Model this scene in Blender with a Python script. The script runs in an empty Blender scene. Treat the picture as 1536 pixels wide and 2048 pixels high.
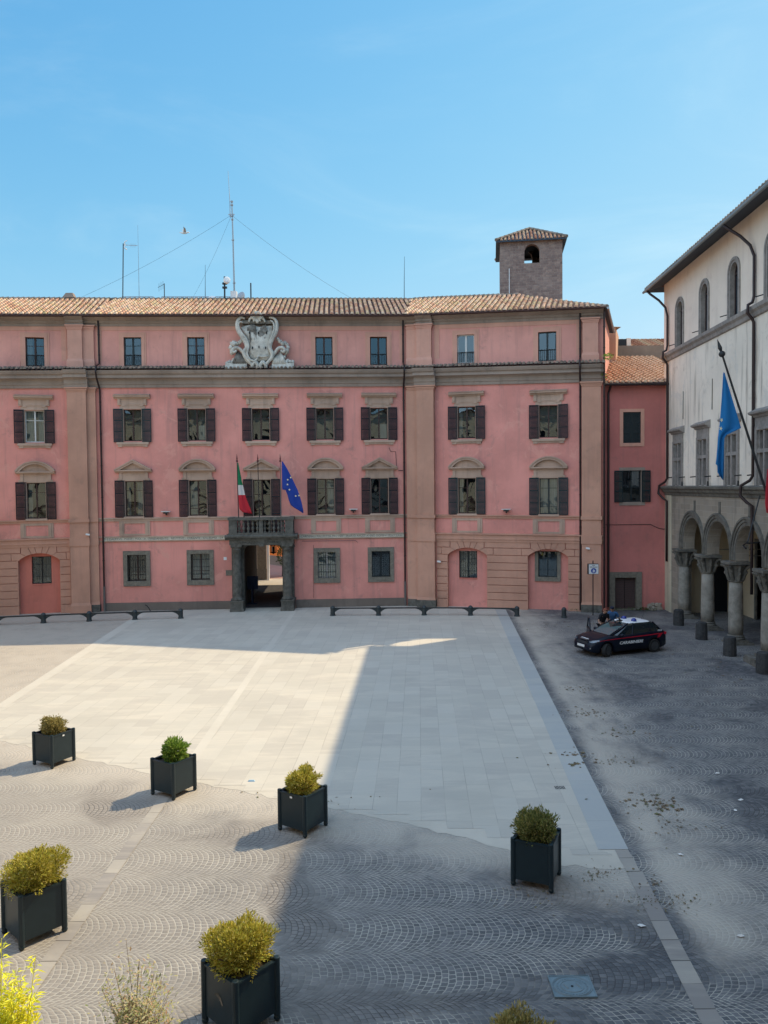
import bpy, bmesh, math, random
from mathutils import Matrix, Vector, noise
random.seed(7)
R = math.radians
sc = bpy.context.scene
col = sc.collection
# ---------------------------------------------------------------- camera
F = 1540.0; CH = 7.4; PITCH = 1.908; ROLL = -0.56
cam = bpy.data.cameras.new('camera'); camo = bpy.data.objects.new('camera', cam); col.objects.link(camo)
CM = Matrix.Rotation(R(90-PITCH), 3, 'X') @ Matrix.Rotation(R(ROLL), 3, 'Z')
camo.matrix_world = Matrix.Translation((0, 0, CH)) @ CM.to_4x4()
cam.sensor_fit = 'HORIZONTAL'; cam.sensor_width = 36; cam.lens = 36*F/1536
cam.clip_start = .1; cam.clip_end = 6000
sc.camera = camo
# ---------------------------------------------------------------- sky + sun
SUN = Vector((.864, .564, 1.0)).normalized()
w = bpy.data.worlds.new("World"); sc.world = w; w.use_nodes = True
nt = w.node_tree; nt.nodes.clear()
sk = nt.nodes.new('ShaderNodeTexSky'); sk.sky_type = 'NISHITA'; sk.sun_disc = False
sk.sun_elevation = R(44.1); sk.sun_rotation = math.atan2(SUN.x, SUN.y)
sk.air_density = 1.25; sk.dust_density = .35; sk.ozone_density = 1.6; sk.altitude = 300
bg = nt.nodes.new('ShaderNodeBackground'); bg.inputs[1].default_value = .15
ou = nt.nodes.new('ShaderNodeOutputWorld')
def vm(op, a, b):
    x = nt.nodes.new('ShaderNodeVectorMath'); x.operation = op
    for i, q in enumerate((a, b)):
        if q is None: continue
        if isinstance(q, tuple): x.inputs[i].default_value = q
        else: nt.links.new(q, x.inputs[i])
    return x.outputs[0]
sr = nt.nodes.new('ShaderNodeSeparateXYZ'); nt.links.new(sk.outputs[0], sr.inputs[0]); rc = nt.nodes.new('ShaderNodeCombineXYZ')
gm = nt.nodes.new('ShaderNodeMath'); gm.operation = 'POWER'; nt.links.new(sr.outputs[0], gm.inputs[0]); gm.inputs[1].default_value = 1.35
nt.links.new(gm.outputs[0], rc.inputs[0]); nt.links.new(sr.outputs[1], rc.inputs[1]); nt.links.new(sr.outputs[2], rc.inputs[2])
skc = vm('MULTIPLY', rc.outputs[0], (.30, .71, 1.0))
den = vm('ADD', (1, 1, 1), vm('MULTIPLY', vm('MULTIPLY', skc, skc), (1/2.6**2, 1/3.3**2, 1/3.6**2)))
sx = nt.nodes.new('ShaderNodeSeparateXYZ'); nt.links.new(den, sx.inputs[0]); cx = nt.nodes.new('ShaderNodeCombineXYZ')
for i in range(3):
    q = nt.nodes.new('ShaderNodeMath'); q.operation = 'SQRT'; nt.links.new(sx.outputs[i], q.inputs[0]); nt.links.new(q.outputs[0], cx.inputs[i])
skb = vm('DIVIDE', skc, cx.outputs[0])
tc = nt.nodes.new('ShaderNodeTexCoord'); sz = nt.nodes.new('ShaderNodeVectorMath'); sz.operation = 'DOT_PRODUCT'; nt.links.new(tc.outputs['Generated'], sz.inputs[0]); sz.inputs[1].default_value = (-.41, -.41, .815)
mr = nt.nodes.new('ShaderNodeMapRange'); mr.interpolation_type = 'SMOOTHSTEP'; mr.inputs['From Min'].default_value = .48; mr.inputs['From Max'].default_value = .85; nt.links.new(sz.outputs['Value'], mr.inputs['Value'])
sky_fill = nt.nodes.new('ShaderNodeVectorMath'); sky_fill.operation = 'SCALE'; sky_fill.inputs[0].default_value = (2.95, 3.2, 3.55); nt.links.new(mr.outputs[0], sky_fill.inputs['Scale'])   # added, unseen fill light for the shaded walls: veil overhead and behind the viewpoint
mpp = nt.nodes.new('ShaderNodeMapping'); mpp.inputs['Scale'].default_value = (1.2, 2.2, 4.5); mpp.inputs['Rotation'].default_value = (.2, .3, .4); nt.links.new(tc.outputs['Generated'], mpp.inputs[0])
cn = nt.nodes.new('ShaderNodeTexNoise'); cn.inputs['Scale'].default_value = 1.3; cn.inputs['Detail'].default_value = 7; cn.inputs['Roughness'].default_value = .6; cn.inputs['Distortion'].default_value = .8; nt.links.new(mpp.outputs[0], cn.inputs['Vector'])
cm = nt.nodes.new('ShaderNodeMapRange'); cm.interpolation_type = 'SMOOTHSTEP'; cm.inputs['From Min'].default_value = .48; cm.inputs['From Max'].default_value = .78; nt.links.new(cn.outputs['Fac'], cm.inputs['Value'])
wisp = nt.nodes.new('ShaderNodeVectorMath'); wisp.operation = 'SCALE'; wisp.inputs[0].default_value = (.40, .30, .12); nt.links.new(cm.outputs[0], wisp.inputs['Scale'])   # faint cirrus
nt.links.new(vm('ADD', vm('ADD', skb, wisp.outputs[0]), sky_fill.outputs[0]), bg.inputs[0]); nt.links.new(bg.outputs[0], ou.inputs[0])
sl = bpy.data.lights.new('sun', 'SUN'); sl.energy = 2.75; sl.angle = R(.5); sl.color = (1, .82, .55)
so = bpy.data.objects.new('sun', sl); col.objects.link(so)
so.rotation_euler = (-SUN).to_track_quat('-Z', 'Y').to_euler(); so.location = (40, 30, 60)
sc.view_settings.view_transform = 'Standard'; sc.view_settings.look = 'None'
sc.view_settings.exposure = 1.0; sc.view_settings.gamma = 1
# ---------------------------------------------------------------- node helpers
class NT:
    def __init__(s, name):
        s.m = bpy.data.materials.new(name); s.m.use_nodes = True; s.t = s.m.node_tree; s.t.nodes.clear()
        s.out = s.t.nodes.new('ShaderNodeOutputMaterial')
    def n(s, ty, ins=None, **kw):
        x = s.t.nodes.new('ShaderNode'+ty)
        for k, v in kw.items(): setattr(x, k, v)
        for k, v in (ins or {}).items(): s.put(x.inputs[k], v)
        return x
    def put(s, sock, v):
        if isinstance(v, bpy.types.NodeSocket): s.t.links.new(v, sock)
        elif isinstance(v, bpy.types.Node): s.t.links.new(v.outputs[0], sock)
        elif isinstance(v, (tuple, list)) and len(v) == 3 and sock.type == 'RGBA': sock.default_value = (*v, 1)
        else: sock.default_value = v
    def ma(s, op, a, b=None, c=None, clamp=False):
        x = s.n('Math', operation=op, use_clamp=clamp); s.put(x.inputs[0], a)
        if b is not None: s.put(x.inputs[1], b)
        if c is not None: s.put(x.inputs[2], c)
        return x.outputs[0]
    def mix(s, f, a, b, mode='MIX'):
        x = s.n('Mix', data_type='RGBA', blend_type=mode)
        s.put(x.inputs['Factor'], f); s.put(x.inputs[6], a); s.put(x.inputs[7], b)
        return x.outputs[2]
    def noise(s, vec, scale, detail=4, rough=.6, dist=0):
        x = s.n('TexNoise', {'Scale': scale, 'Detail': detail, 'Roughness': rough, 'Distortion': dist})
        if vec is not None: s.put(x.inputs['Vector'], vec)
        return x.outputs['Fac']
    def ramp(s, f, stops):
        x = s.n('ValToRGB'); s.put(x.inputs[0], f); e = x.color_ramp.elements
        while len(e) < len(stops): e.new(.5)
        for i, (p, c) in enumerate(stops):
            e[i].position = p; e[i].color = (*c, 1) if len(c) == 3 else c
        return x.outputs[0]
    def sm(s, f, a, b):
        x = s.n('MapRange', {'From Min': a, 'From Max': b}, interpolation_type='SMOOTHSTEP'); s.put(x.inputs['Value'], f)
        return x.outputs[0]
    def pos(s): return s.n('NewGeometry').outputs['Position']
    def obj(s): return s.n('TexCoord').outputs['Object']
    def scale(s, v, sc_):
        x = s.n('Mapping'); s.put(x.inputs[0], v); x.inputs['Scale'].default_value = sc_
        return x.outputs[0]
    def bump(s, h, st=.3, dist=.02):
        return s.n('Bump', {'Height': h, 'Strength': st, 'Distance': dist}).outputs[0]
    def fin(s, color, rough=.8, normal=None, metal=0, spec=.3, **kw):
        b = s.n('BsdfPrincipled'); s.put(b.inputs['Base Color'], color); s.put(b.inputs['Roughness'], rough)
        s.put(b.inputs['Metallic'], metal); s.put(b.inputs['Specular IOR Level'], spec)
        if normal is not None: s.put(b.inputs['Normal'], normal)
        for k, v in kw.items(): s.put(b.inputs[k], v)
        s.t.links.new(b.outputs[0], s.out.inputs[0]); return s.m
def mul(c, f): return tuple(x*f for x in c)
def plaster(name, c, var=.22, stain=(.25, .22, .2), st=.35, bump=.15, streak=.5, patch=None):
    n = NT(name); p = n.pos()
    a = n.noise(p, .35, 5, .6); b = n.noise(p, 2.2, 6, .7); f = n.noise(p, 30, 3)
    c1 = n.mix(n.sm(a, .3, .7), mul(c, 1-var), mul(c, 1+var*.6))
    c2 = n.mix(n.ma('MULTIPLY', n.sm(b, .5, .8), .25), c1, mul(c, 1.25))
    v = n.noise(n.scale(p, (1.6, 1.6, .12)), 1.6, 6, .65)
    c3 = n.mix(n.ma('MULTIPLY', n.sm(v, .49, .72), st*streak), c2, stain)
    g = n.noise(p, .9, 7, .7, .4)
    c4 = n.mix(n.ma('MULTIPLY', n.sm(g, .55, .75), st*.8), c3, stain)
    if patch:
        q = n.noise(p, .55, 6, .75, .8)
        c4 = n.mix(n.ma('MULTIPLY', n.sm(q, .55, .62), .55), c4, patch)
    return n.fin(c4, .88, n.bump(n.ma('ADD', f, n.ma('MULTIPLY', b, 2)), bump, .01), spec=.2)
def stone(name, c, var=.35, scale=3, bump=.4, light=None):
    n = NT(name); p = n.pos()
    a = n.noise(p, scale, 8, .7, .3); b = n.noise(p, scale*.2, 4, .6); f = n.noise(p, scale*9, 4)
    c1 = n.mix(n.sm(a, .3, .7), mul(c, 1-var), mul(c, 1+var*.7))
    c2 = n.mix(n.ma('MULTIPLY', n.sm(b, .45, .7), .5), c1, light or mul(c, 1.35))
    return n.fin(c2, .9, n.bump(n.ma('ADD', a, n.ma('MULTIPLY', f, .3)), bump, .03), spec=.2)
def simple(name, c, rough=.5, metal=0, var=.15, spec=.4, bump=0, **kw):
    n = NT(name); p = n.obj(); a = n.noise(p, 5, 5)
    return n.fin(n.mix(a, mul(c, 1-var), mul(c, 1+var)), rough, n.bump(a, bump, .01) if bump else None, metal, spec, **kw)
def island(name, stops, rough=.8, extra=.3, trans=0):
    n = NT(name); r = n.n('NewGeometry').outputs['Random Per Island']
    c = n.ramp(r, stops); p = n.pos()
    c = n.mix(n.ma('MULTIPLY', n.sm(n.noise(p, 14, 5), .45, .75), extra), c, (.1, .09, .075))
    m = n.fin(c, rough, spec=.25)
    if trans:
        b = [x for x in n.t.nodes if x.type == 'BSDF_PRINCIPLED'][0]
        tr = n.n('BsdfTranslucent'); n.put(tr.inputs[0], c)
        mx = n.n('MixShader'); mx.inputs[0].default_value = trans
        n.t.links.new(b.outputs[0], mx.inputs[1]); n.t.links.new(tr.outputs[0], mx.inputs[2]); n.t.links.new(mx.outputs[0], n.out.inputs[0])
    return m
M = {}
PINK = (.73, .305, .255)
M['pink'] = plaster('pink_plaster', PINK, .15, (.34, .19, .17), .8, patch=(.74, .36, .29))
M['pink2'] = plaster('upper_pink_plaster', (.72, .34, .28), .13, (.38, .2, .18), .7)
M['red'] = plaster('red_plaster', (.60, .20, .15), .16, (.22, .11, .09), .4)
M['tan'] = plaster('tan_plaster', (.55, .30, .215), .16, (.22, .15, .12), .5)
M['tan2'] = plaster('ochre_pink_plaster', (.66, .35, .265), .14, (.3, .19, .15), .4)
M['trim'] = plaster('beige_trim', (.49, .345, .265), .2, (.2, .15, .12), .6)
M['gray'] = plaster('gray_cornice_plaster', (.34, .27, .225), .22, (.12, .11, .1), .6)
M['plinth'] = plaster('gray_plinth', (.20, .165, .14), .2, (.09, .085, .075), .7, .3)
M['peperino'] = stone('peperino_stone', (.15, .14, .12), .4, 3, .5)
M['portal'] = stone('dark_portal_stone', (.12, .115, .10), .45, 4, .5)
M['surr'] = stone('window_surround_stone', (.20, .18, .145), .3, 6, .3)
M['cream'] = plaster('weathered_cream_plaster', (.80, .71, .60), .12, (.40, .34, .28), .8, .35, 1.3, (.62, .58, .52))
M['cream2'] = plaster('smooth_cream_plaster', (.80, .68, .57), .08, (.5, .36, .31), .4)
M['ocream'] = plaster('loggia_cream_plaster', (.62, .52, .37), .12, (.34, .28, .2), .5)
M['orange'] = plaster('orange_plaster', (.85, .22, .045), .1, (.55, .15, .05), .3)
M['brown'] = plaster('brown_wall', (.26, .20, .155), .25, (.13, .11, .09), .7)
M['band'] = stone('pale_travertine_band', (.56, .53, .44), .15, 8, .2)
M['marble'] = stone('weathered_travertine', (.56, .525, .46), .35, 2.5, .5)
M['marbled'] = stone('blackened_travertine', (.20, .18, .155), .6, 2.5, .5, light=(.42, .39, .34))
M['passage'] = plaster('shaded_passage_plaster', (.055, .05, .045), .2)  # near-black: the shade inside the passage is put into the colour
M['passfloor'] = stone('shaded_passage_paving', (.05, .048, .05), .3, 3, .4)  # dark floor colour stands for shade, up to where sunlight begins
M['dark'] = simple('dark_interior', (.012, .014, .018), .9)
M['brownwood'] = simple('dark_brown_wood', (.045, .022, .018), .6)
M['whitewood'] = simple('white_painted_wood', (.6, .6, .58), .5)
M['shutter'] = simple('dark_shutter_paint', (.018, .009, .013), .55, bump=.1)
M['shutterg'] = simple('green_black_shutter_paint', (.012, .022, .026), .5, bump=.1)
M['iron'] = simple('dark_iron', (.03, .032, .035), .5, .4)
M['pipe'] = simple('brown_downpipe', (.035, .022, .022), .45, .3)
M['pipeg'] = simple('grey_cast_pipe', (.16, .15, .14), .6, .3)
M['bollard'] = simple('painted_iron', (.045, .055, .058), .55, .3, .4)
M['curtain'] = simple('curtain_cloth', (.42, .42, .38), .9)
M['white'] = simple('white_enamel', (.75, .76, .76), .4)
M['wood'] = simple('weathered_door_wood', (.075, .045, .042), .7, bump=.3)
M['metalg'] = simple('galvanised_steel', (.33, .35, .37), .4, .7)
M['soil'] = simple('potting_soil', (.06, .045, .03), .95, bump=.5)
M['planter'] = simple('anthracite_paint', (.013, .027, .035), .38, .2, .25, .5, bump=.05)
M['steelb'] = simple('cast_iron_blue_grey', (.20, .25, .27), .5, .4, .3)
M['skin'] = simple('skin', (.42, .24, .17), .6)
M['black'] = simple('black_cloth', (.012, .012, .015), .85)
M['bluecloth'] = simple('blue_cloth', (.03, .09, .2), .85)
M['navy'] = simple('navy_cloth', (.012, .018, .04), .85)
M['ink'] = simple('inscription_ink', (.16, .13, .11), .8)
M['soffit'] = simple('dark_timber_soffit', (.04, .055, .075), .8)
M['tile'] = island('terracotta_tiles', [(0, (.30, .13, .075)), (.3, (.42, .20, .12)), (.55, (.50, .30, .19)), (.8, (.52, .38, .24)), (1, (.33, .19, .14))], .85, .4)
M['tilec'] = island('cream_terracotta_tiles', [(0, (.58, .31, .20)), (.3, (.70, .44, .30)), (.6, (.74, .54, .39)), (.8, (.58, .44, .24)), (1, (.50, .24, .16))], .85, .4)
def tl():
    n = NT('link_roof_tiles'); r = n.n('NewGeometry').outputs['Random Per Island']; p = n.pos()
    c = n.ramp(r, [(0, (.55, .36, .24)), (.5, (.66, .47, .33)), (1, (.60, .40, .27))])
    c = n.mix(n.ma('MULTIPLY', n.sm(n.noise(p, 3.2, 5, .7), .45, .65), .3), c, (.50, .24, .15)); c = n.mix(n.ma('MULTIPLY', n.sm(n.noise(p, 7, 5, .7), .5, .7), .5), c, (.72, .62, .44))
    return n.fin(c, .85)
M['tilelink'] = tl()
M['tileg'] = island('lichen_grey_tiles', [(0, (.16, .13, .11)), (.4, (.24, .19, .15)), (.7, (.33, .25, .2)), (1, (.22, .19, .16))], .9, .4)
M['tiled'] = simple('tile_underlay', (.07, .035, .03), .9)  # darkened so the valleys between tile rows look shaded
def glass():
    n = NT('window_glass'); p = n.pos()
    nb = n.bump(n.noise(p, .9, 1, .4, .8), .12, .1)
    g = n.n('BsdfGlossy', {'Roughness': .02, 'Color': (.72, .88, 1), 'Normal': nb})
    t = n.n('BsdfTransparent', {'Color': (.5, .56, .58)})
    mx = n.n('MixShader', {0: .14}); n.t.links.new(t.outputs[0], mx.inputs[1]); n.t.links.new(g.outputs[0], mx.inputs[2])
    n.t.links.new(mx.outputs[0], n.out.inputs[0]); return n.m
M['glass'] = glass()
M['rglass'] = simple('leaded_dark_glass', (.015, .028, .04), .15, spec=.5)
# ---------------------------------------------------------------- mesh builder
class MB:
    def __init__(s): s.v = []; s.f = []; s.mi = []; s.cur = 0; s.T = None
    def add(s, vs, fs):
        b = len(s.v)
        if s.T is not None: vs = [tuple(s.T @ Vector(v)) for v in vs]
        s.v += [tuple(v) for v in vs]; s.f += [tuple(i+b for i in f) for f in fs]; s.mi += [s.cur]*len(fs)
        return s
    def box(s, x0, x1, y0, y1, z0, z1):
        return s.add([(x0,y0,z0),(x1,y0,z0),(x1,y1,z0),(x0,y1,z0),(x0,y0,z1),(x1,y0,z1),(x1,y1,z1),(x0,y1,z1)],
                     [(0,3,2,1),(4,5,6,7),(0,1,5,4),(1,2,6,5),(2,3,7,6),(3,0,4,7)])
    def frust(s, x0, x1, y0, y1, z0, X0, X1, Y0, Y1, z1):
        return s.add([(x0,y0,z0),(x1,y0,z0),(x1,y1,z0),(x0,y1,z0),(X0,Y0,z1),(X1,Y0,z1),(X1,Y1,z1),(X0,Y1,z1)],
                     [(0,3,2,1),(4,5,6,7),(0,1,5,4),(1,2,6,5),(2,3,7,6),(3,0,4,7)])
    def quad(s, a, b, c, d): return s.add([a, b, c, d], [(0, 1, 2, 3)])
    def prism(s, pts, y0, y1):        # pts (x,z) polygon extruded in y
        n = len(pts)
        vs = [(x, y0, z) for x, z in pts]+[(x, y1, z) for x, z in pts]
        fs = [tuple(range(n)), tuple(range(2*n-1, n-1, -1))]
        fs += [(i, i+n, (i+1) % n+n, (i+1) % n) for i in range(n)]
        return s.add(vs, fs)
    def sweep(s, prof, x0, x1, yoff=0):   # prof list of (y,z), along x, with end caps
        n = len(prof); vs = [(x0, y+yoff, z) for y, z in prof]+[(x1, y+yoff, z) for y, z in prof]
        fs = [(i, (i+1) % n, (i+1) % n+n, i+n) for i in range(n)]
        fs += [tuple(range(n-1, -1, -1)), tuple(range(n, 2*n))]
        return s.add(vs, fs)
    def ring(s, outer, inner, y0, y1):   # closed ring band between two polylines (open strips) in xz, extruded
        n = len(outer); vs = []
        for (ox, oz), (ix, iz) in zip(outer, inner): vs += [(ox, y0, oz), (ix, y0, iz), (ix, y1, iz), (ox, y1, oz)]
        fs = []
        for i in range(n-1):
            a = 4*i; b = a+4
            fs += [(a, b, b+1, a+1), (a+1, b+1, b+2, a+2), (a+2, b+2, b+3, a+3), (a+3, b+3, b, a)]
        fs += [(0, 1, 2, 3), (4*n-1, 4*n-2, 4*n-3, 4*n-4)]
        return s.add(vs, fs)
    def tube(s, pts, r, n=8, cap=True):
        pts = [Vector(p) for p in pts]; rr = r if isinstance(r, (list, tuple)) else [r]*len(pts)
        vs = []; up = Vector((0, 0, 1)); last = None
        for i, p in enumerate(pts):
            d = (pts[min(i+1, len(pts)-1)]-pts[max(i-1, 0)])
            d = d.normalized() if d.length > 1e-9 else Vector((0, 0, 1))
            if last is None: a = d.cross(up if abs(d.z) < .9 else Vector((0, 1, 0))).normalized()
            else:
                a = last-d*last.dot(d); a = a.normalized() if a.length > 1e-6 else d.orthogonal().normalized()
            last = a; b = d.cross(a)
            for k in range(n):
                t = 2*math.pi*k/n; vs.append(p+(a*math.cos(t)+b*math.sin(t))*rr[i])
        fs = []
        for i in range(len(pts)-1):
            for k in range(n): fs.append((i*n+k, i*n+(k+1) % n, (i+1)*n+(k+1) % n, (i+1)*n+k))
        if cap: fs += [tuple(range(n-1, -1, -1)), tuple(range((len(pts)-1)*n, len(pts)*n))]
        return s.add([tuple(v) for v in vs], fs)
    def lathe(s, prof, n=16, c=(0, 0, 0)):   # prof (r,z)
        vs = []; fs = []
        for r_, z in prof:
            for k in range(n):
                t = 2*math.pi*k/n; vs.append((c[0]+r_*math.cos(t), c[1]+r_*math.sin(t), c[2]+z))
        for i in range(len(prof)-1):
            for k in range(n): fs.append((i*n+k, i*n+(k+1) % n, (i+1)*n+(k+1) % n, (i+1)*n+k))
        fs += [tuple(range(n-1, -1, -1)), tuple(range((len(prof)-1)*n, len(prof)*n))]
        return s.add(vs, fs)
    def blob(s, c, rx, ry, rz, seed=0, amp=.15, nu=8, nv=6):
        vs = []; fs = []
        for i in range(nv+1):
            ph = math.pi*i/nv
            for k in range(nu):
                t = 2*math.pi*k/nu; d = Vector((math.sin(ph)*math.cos(t), math.sin(ph)*math.sin(t), math.cos(ph)))
                q = 1+amp*noise.noise(d*2+Vector((seed*3.1, seed, 0)))*2
                vs.append((c[0]+d.x*rx*q, c[1]+d.y*ry*q, c[2]+d.z*rz*q))
        for i in range(nv):
            for k in range(nu): fs.append((i*nu+k, (i+1)*nu+k, (i+1)*nu+(k+1) % nu, i*nu+(k+1) % nu))
        return s.add(vs, fs)
    def build(s, name, mats, parent=None, mw=None, warp=None, smooth=False, link=True):
        if not isinstance(mats, (list, tuple)): mats = [mats]
        vs = s.v
        if warp: vs = [warp(*v) for v in vs]
        me = bpy.data.meshes.new(name); me.from_pydata(vs, [], s.f)
        for m in mats: me.materials.append(M[m] if isinstance(m, str) else m)
        me.polygons.foreach_set('material_index', s.mi)
        bm = bmesh.new(); bm.from_mesh(me); bmesh.ops.recalc_face_normals(bm, faces=bm.faces)
        bm.to_mesh(me); bm.free()
        if smooth: me.shade_smooth()
        o = bpy.data.objects.new(name, me)
        if link: col.objects.link(o)
        if parent: o.parent = parent
        if mw is not None: o.matrix_local = mw
        return o
def tag(o, label=None, cat=None, group=None, kind=None):
    if label: o['label'] = label
    if cat: o['category'] = cat
    if group: o['group'] = group
    if kind: o['kind'] = kind
    return o
def empty(name, loc=(0, 0, 0), rz=0, **kw):
    o = bpy.data.objects.new(name, None); col.objects.link(o); o.location = loc; o.rotation_euler = (0, 0, rz)
    return tag(o, **kw)
def copy_tree(o, parent=None):
    c = o.copy(); col.objects.link(c); c.parent = parent
    for ch in list(o.children): copy_tree(ch, c)
    return c
def text(body, size, mat, name, parent, mw, ext=.004, ax='CENTER', width=None, bold=False):
    cu = bpy.data.curves.new(name, 'FONT'); cu.body = body; cu.size = size; cu.extrude = ext; cu.align_x = ax; cu.align_y = 'CENTER'
    if bold: cu.offset = size*.02
    cu.resolution_u = 2
    t = bpy.data.objects.new('tmp', cu); col.objects.link(t); bpy.context.view_layer.update()
    me = bpy.data.meshes.new_from_object(t); bpy.data.objects.remove(t); bpy.data.curves.remove(cu)
    if width:
        xs = [v.co.x for v in me.vertices]; f = width/(max(xs)-min(xs)); me.transform(Matrix.Diagonal((f, 1, 1, 1)))
    me.materials.clear(); me.materials.append(M[mat]); me.name = name
    o = bpy.data.objects.new(name, me); col.objects.link(o); o.parent = parent; o.matrix_local = mw
    return o
UP = Matrix.Rotation(R(90), 4, 'X')     # text upright, facing -y
def T3(x, y, z): return Matrix.Translation((x, y, z))
# pixel (of the 1536 x 2048 photograph) -> ray, ground, vertical plane
def ray(px, py): return CM @ Vector(((px-768)/F, -(py-1024)/F, -1))
def gp(px, py):
    d = ray(px, py); t = -CH/d.z; return Vector((d.x*t, d.y*t, 0))
def vp(px, py, P, n):
    d = ray(px, py); t = (Vector((P[0], P[1], 0))-Vector((0, 0, CH))).dot(Vector((n[0], n[1], 0)))/d.dot(Vector((n[0], n[1], 0)))
    return Vector((0, 0, CH))+d*t
def at(px, py, Y):
    d = ray(px, py); t = Y/d.y; return Vector((0, 0, CH))+d*t
# tiled slope: local x along eave, y up-slope (horizontal), z up
def tiles(mb, x0, x1, run, slope, pitch=.31, course=.42, r=.10, smin=None, smax=None, jit=.012, seg=5, z0=0, merge=False):
    nx = int((x1-x0)/pitch); ny = max(1, int(round(run/course))); cr = run/ny
    for i in range(nx+1):
        cx0 = x0+(i+.5)*pitch; pv = []; pf = []
        for j in range(ny):
            ya = j*cr; yb = ya+cr*1.12
            cx = cx0+random.uniform(-jit, jit)
            if smin and cx < smin(ya+cr/2): continue
            if smax and cx > smax(ya+cr/2): continue
            za = z0+ya*slope+.045+random.uniform(0, jit*.8); zb = z0+yb*slope+.01
            ra = r*random.uniform(.95, 1.08); rb = r*.78; sk_ = random.uniform(-jit, jit)
            vs = []; fs = []
            for (yy, zz, rr, dx) in ((ya, za, ra, 0), (yb, zb, rb, sk_)):
                for k in range(seg+1):
                    t = math.pi*k/seg; vs.append((cx+dx+rr*math.cos(t), yy, zz+rr*1.1*math.sin(t)))
            for k in range(seg): fs.append((k, k+1, seg+2+k, seg+1+k))
            if merge:      # one connected run of overlapping tiles
                b_ = len(pv); pv += vs; pf += [tuple(q+b_ for q in f) for f in fs]
                if b_: pf += [(b_-seg-1+k, b_-seg+k, b_+k+1, b_+k) for k in range(seg)]
                else: pf.append(tuple(range(seg+1)))
            else:
                fs.append(tuple(range(seg+1))); mb.add(vs, fs)
        if pv: mb.add(pv, pf)
def inst(o, parent, mw):
    c = copy_tree(o, parent); c.matrix_local = mw; return c
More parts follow.
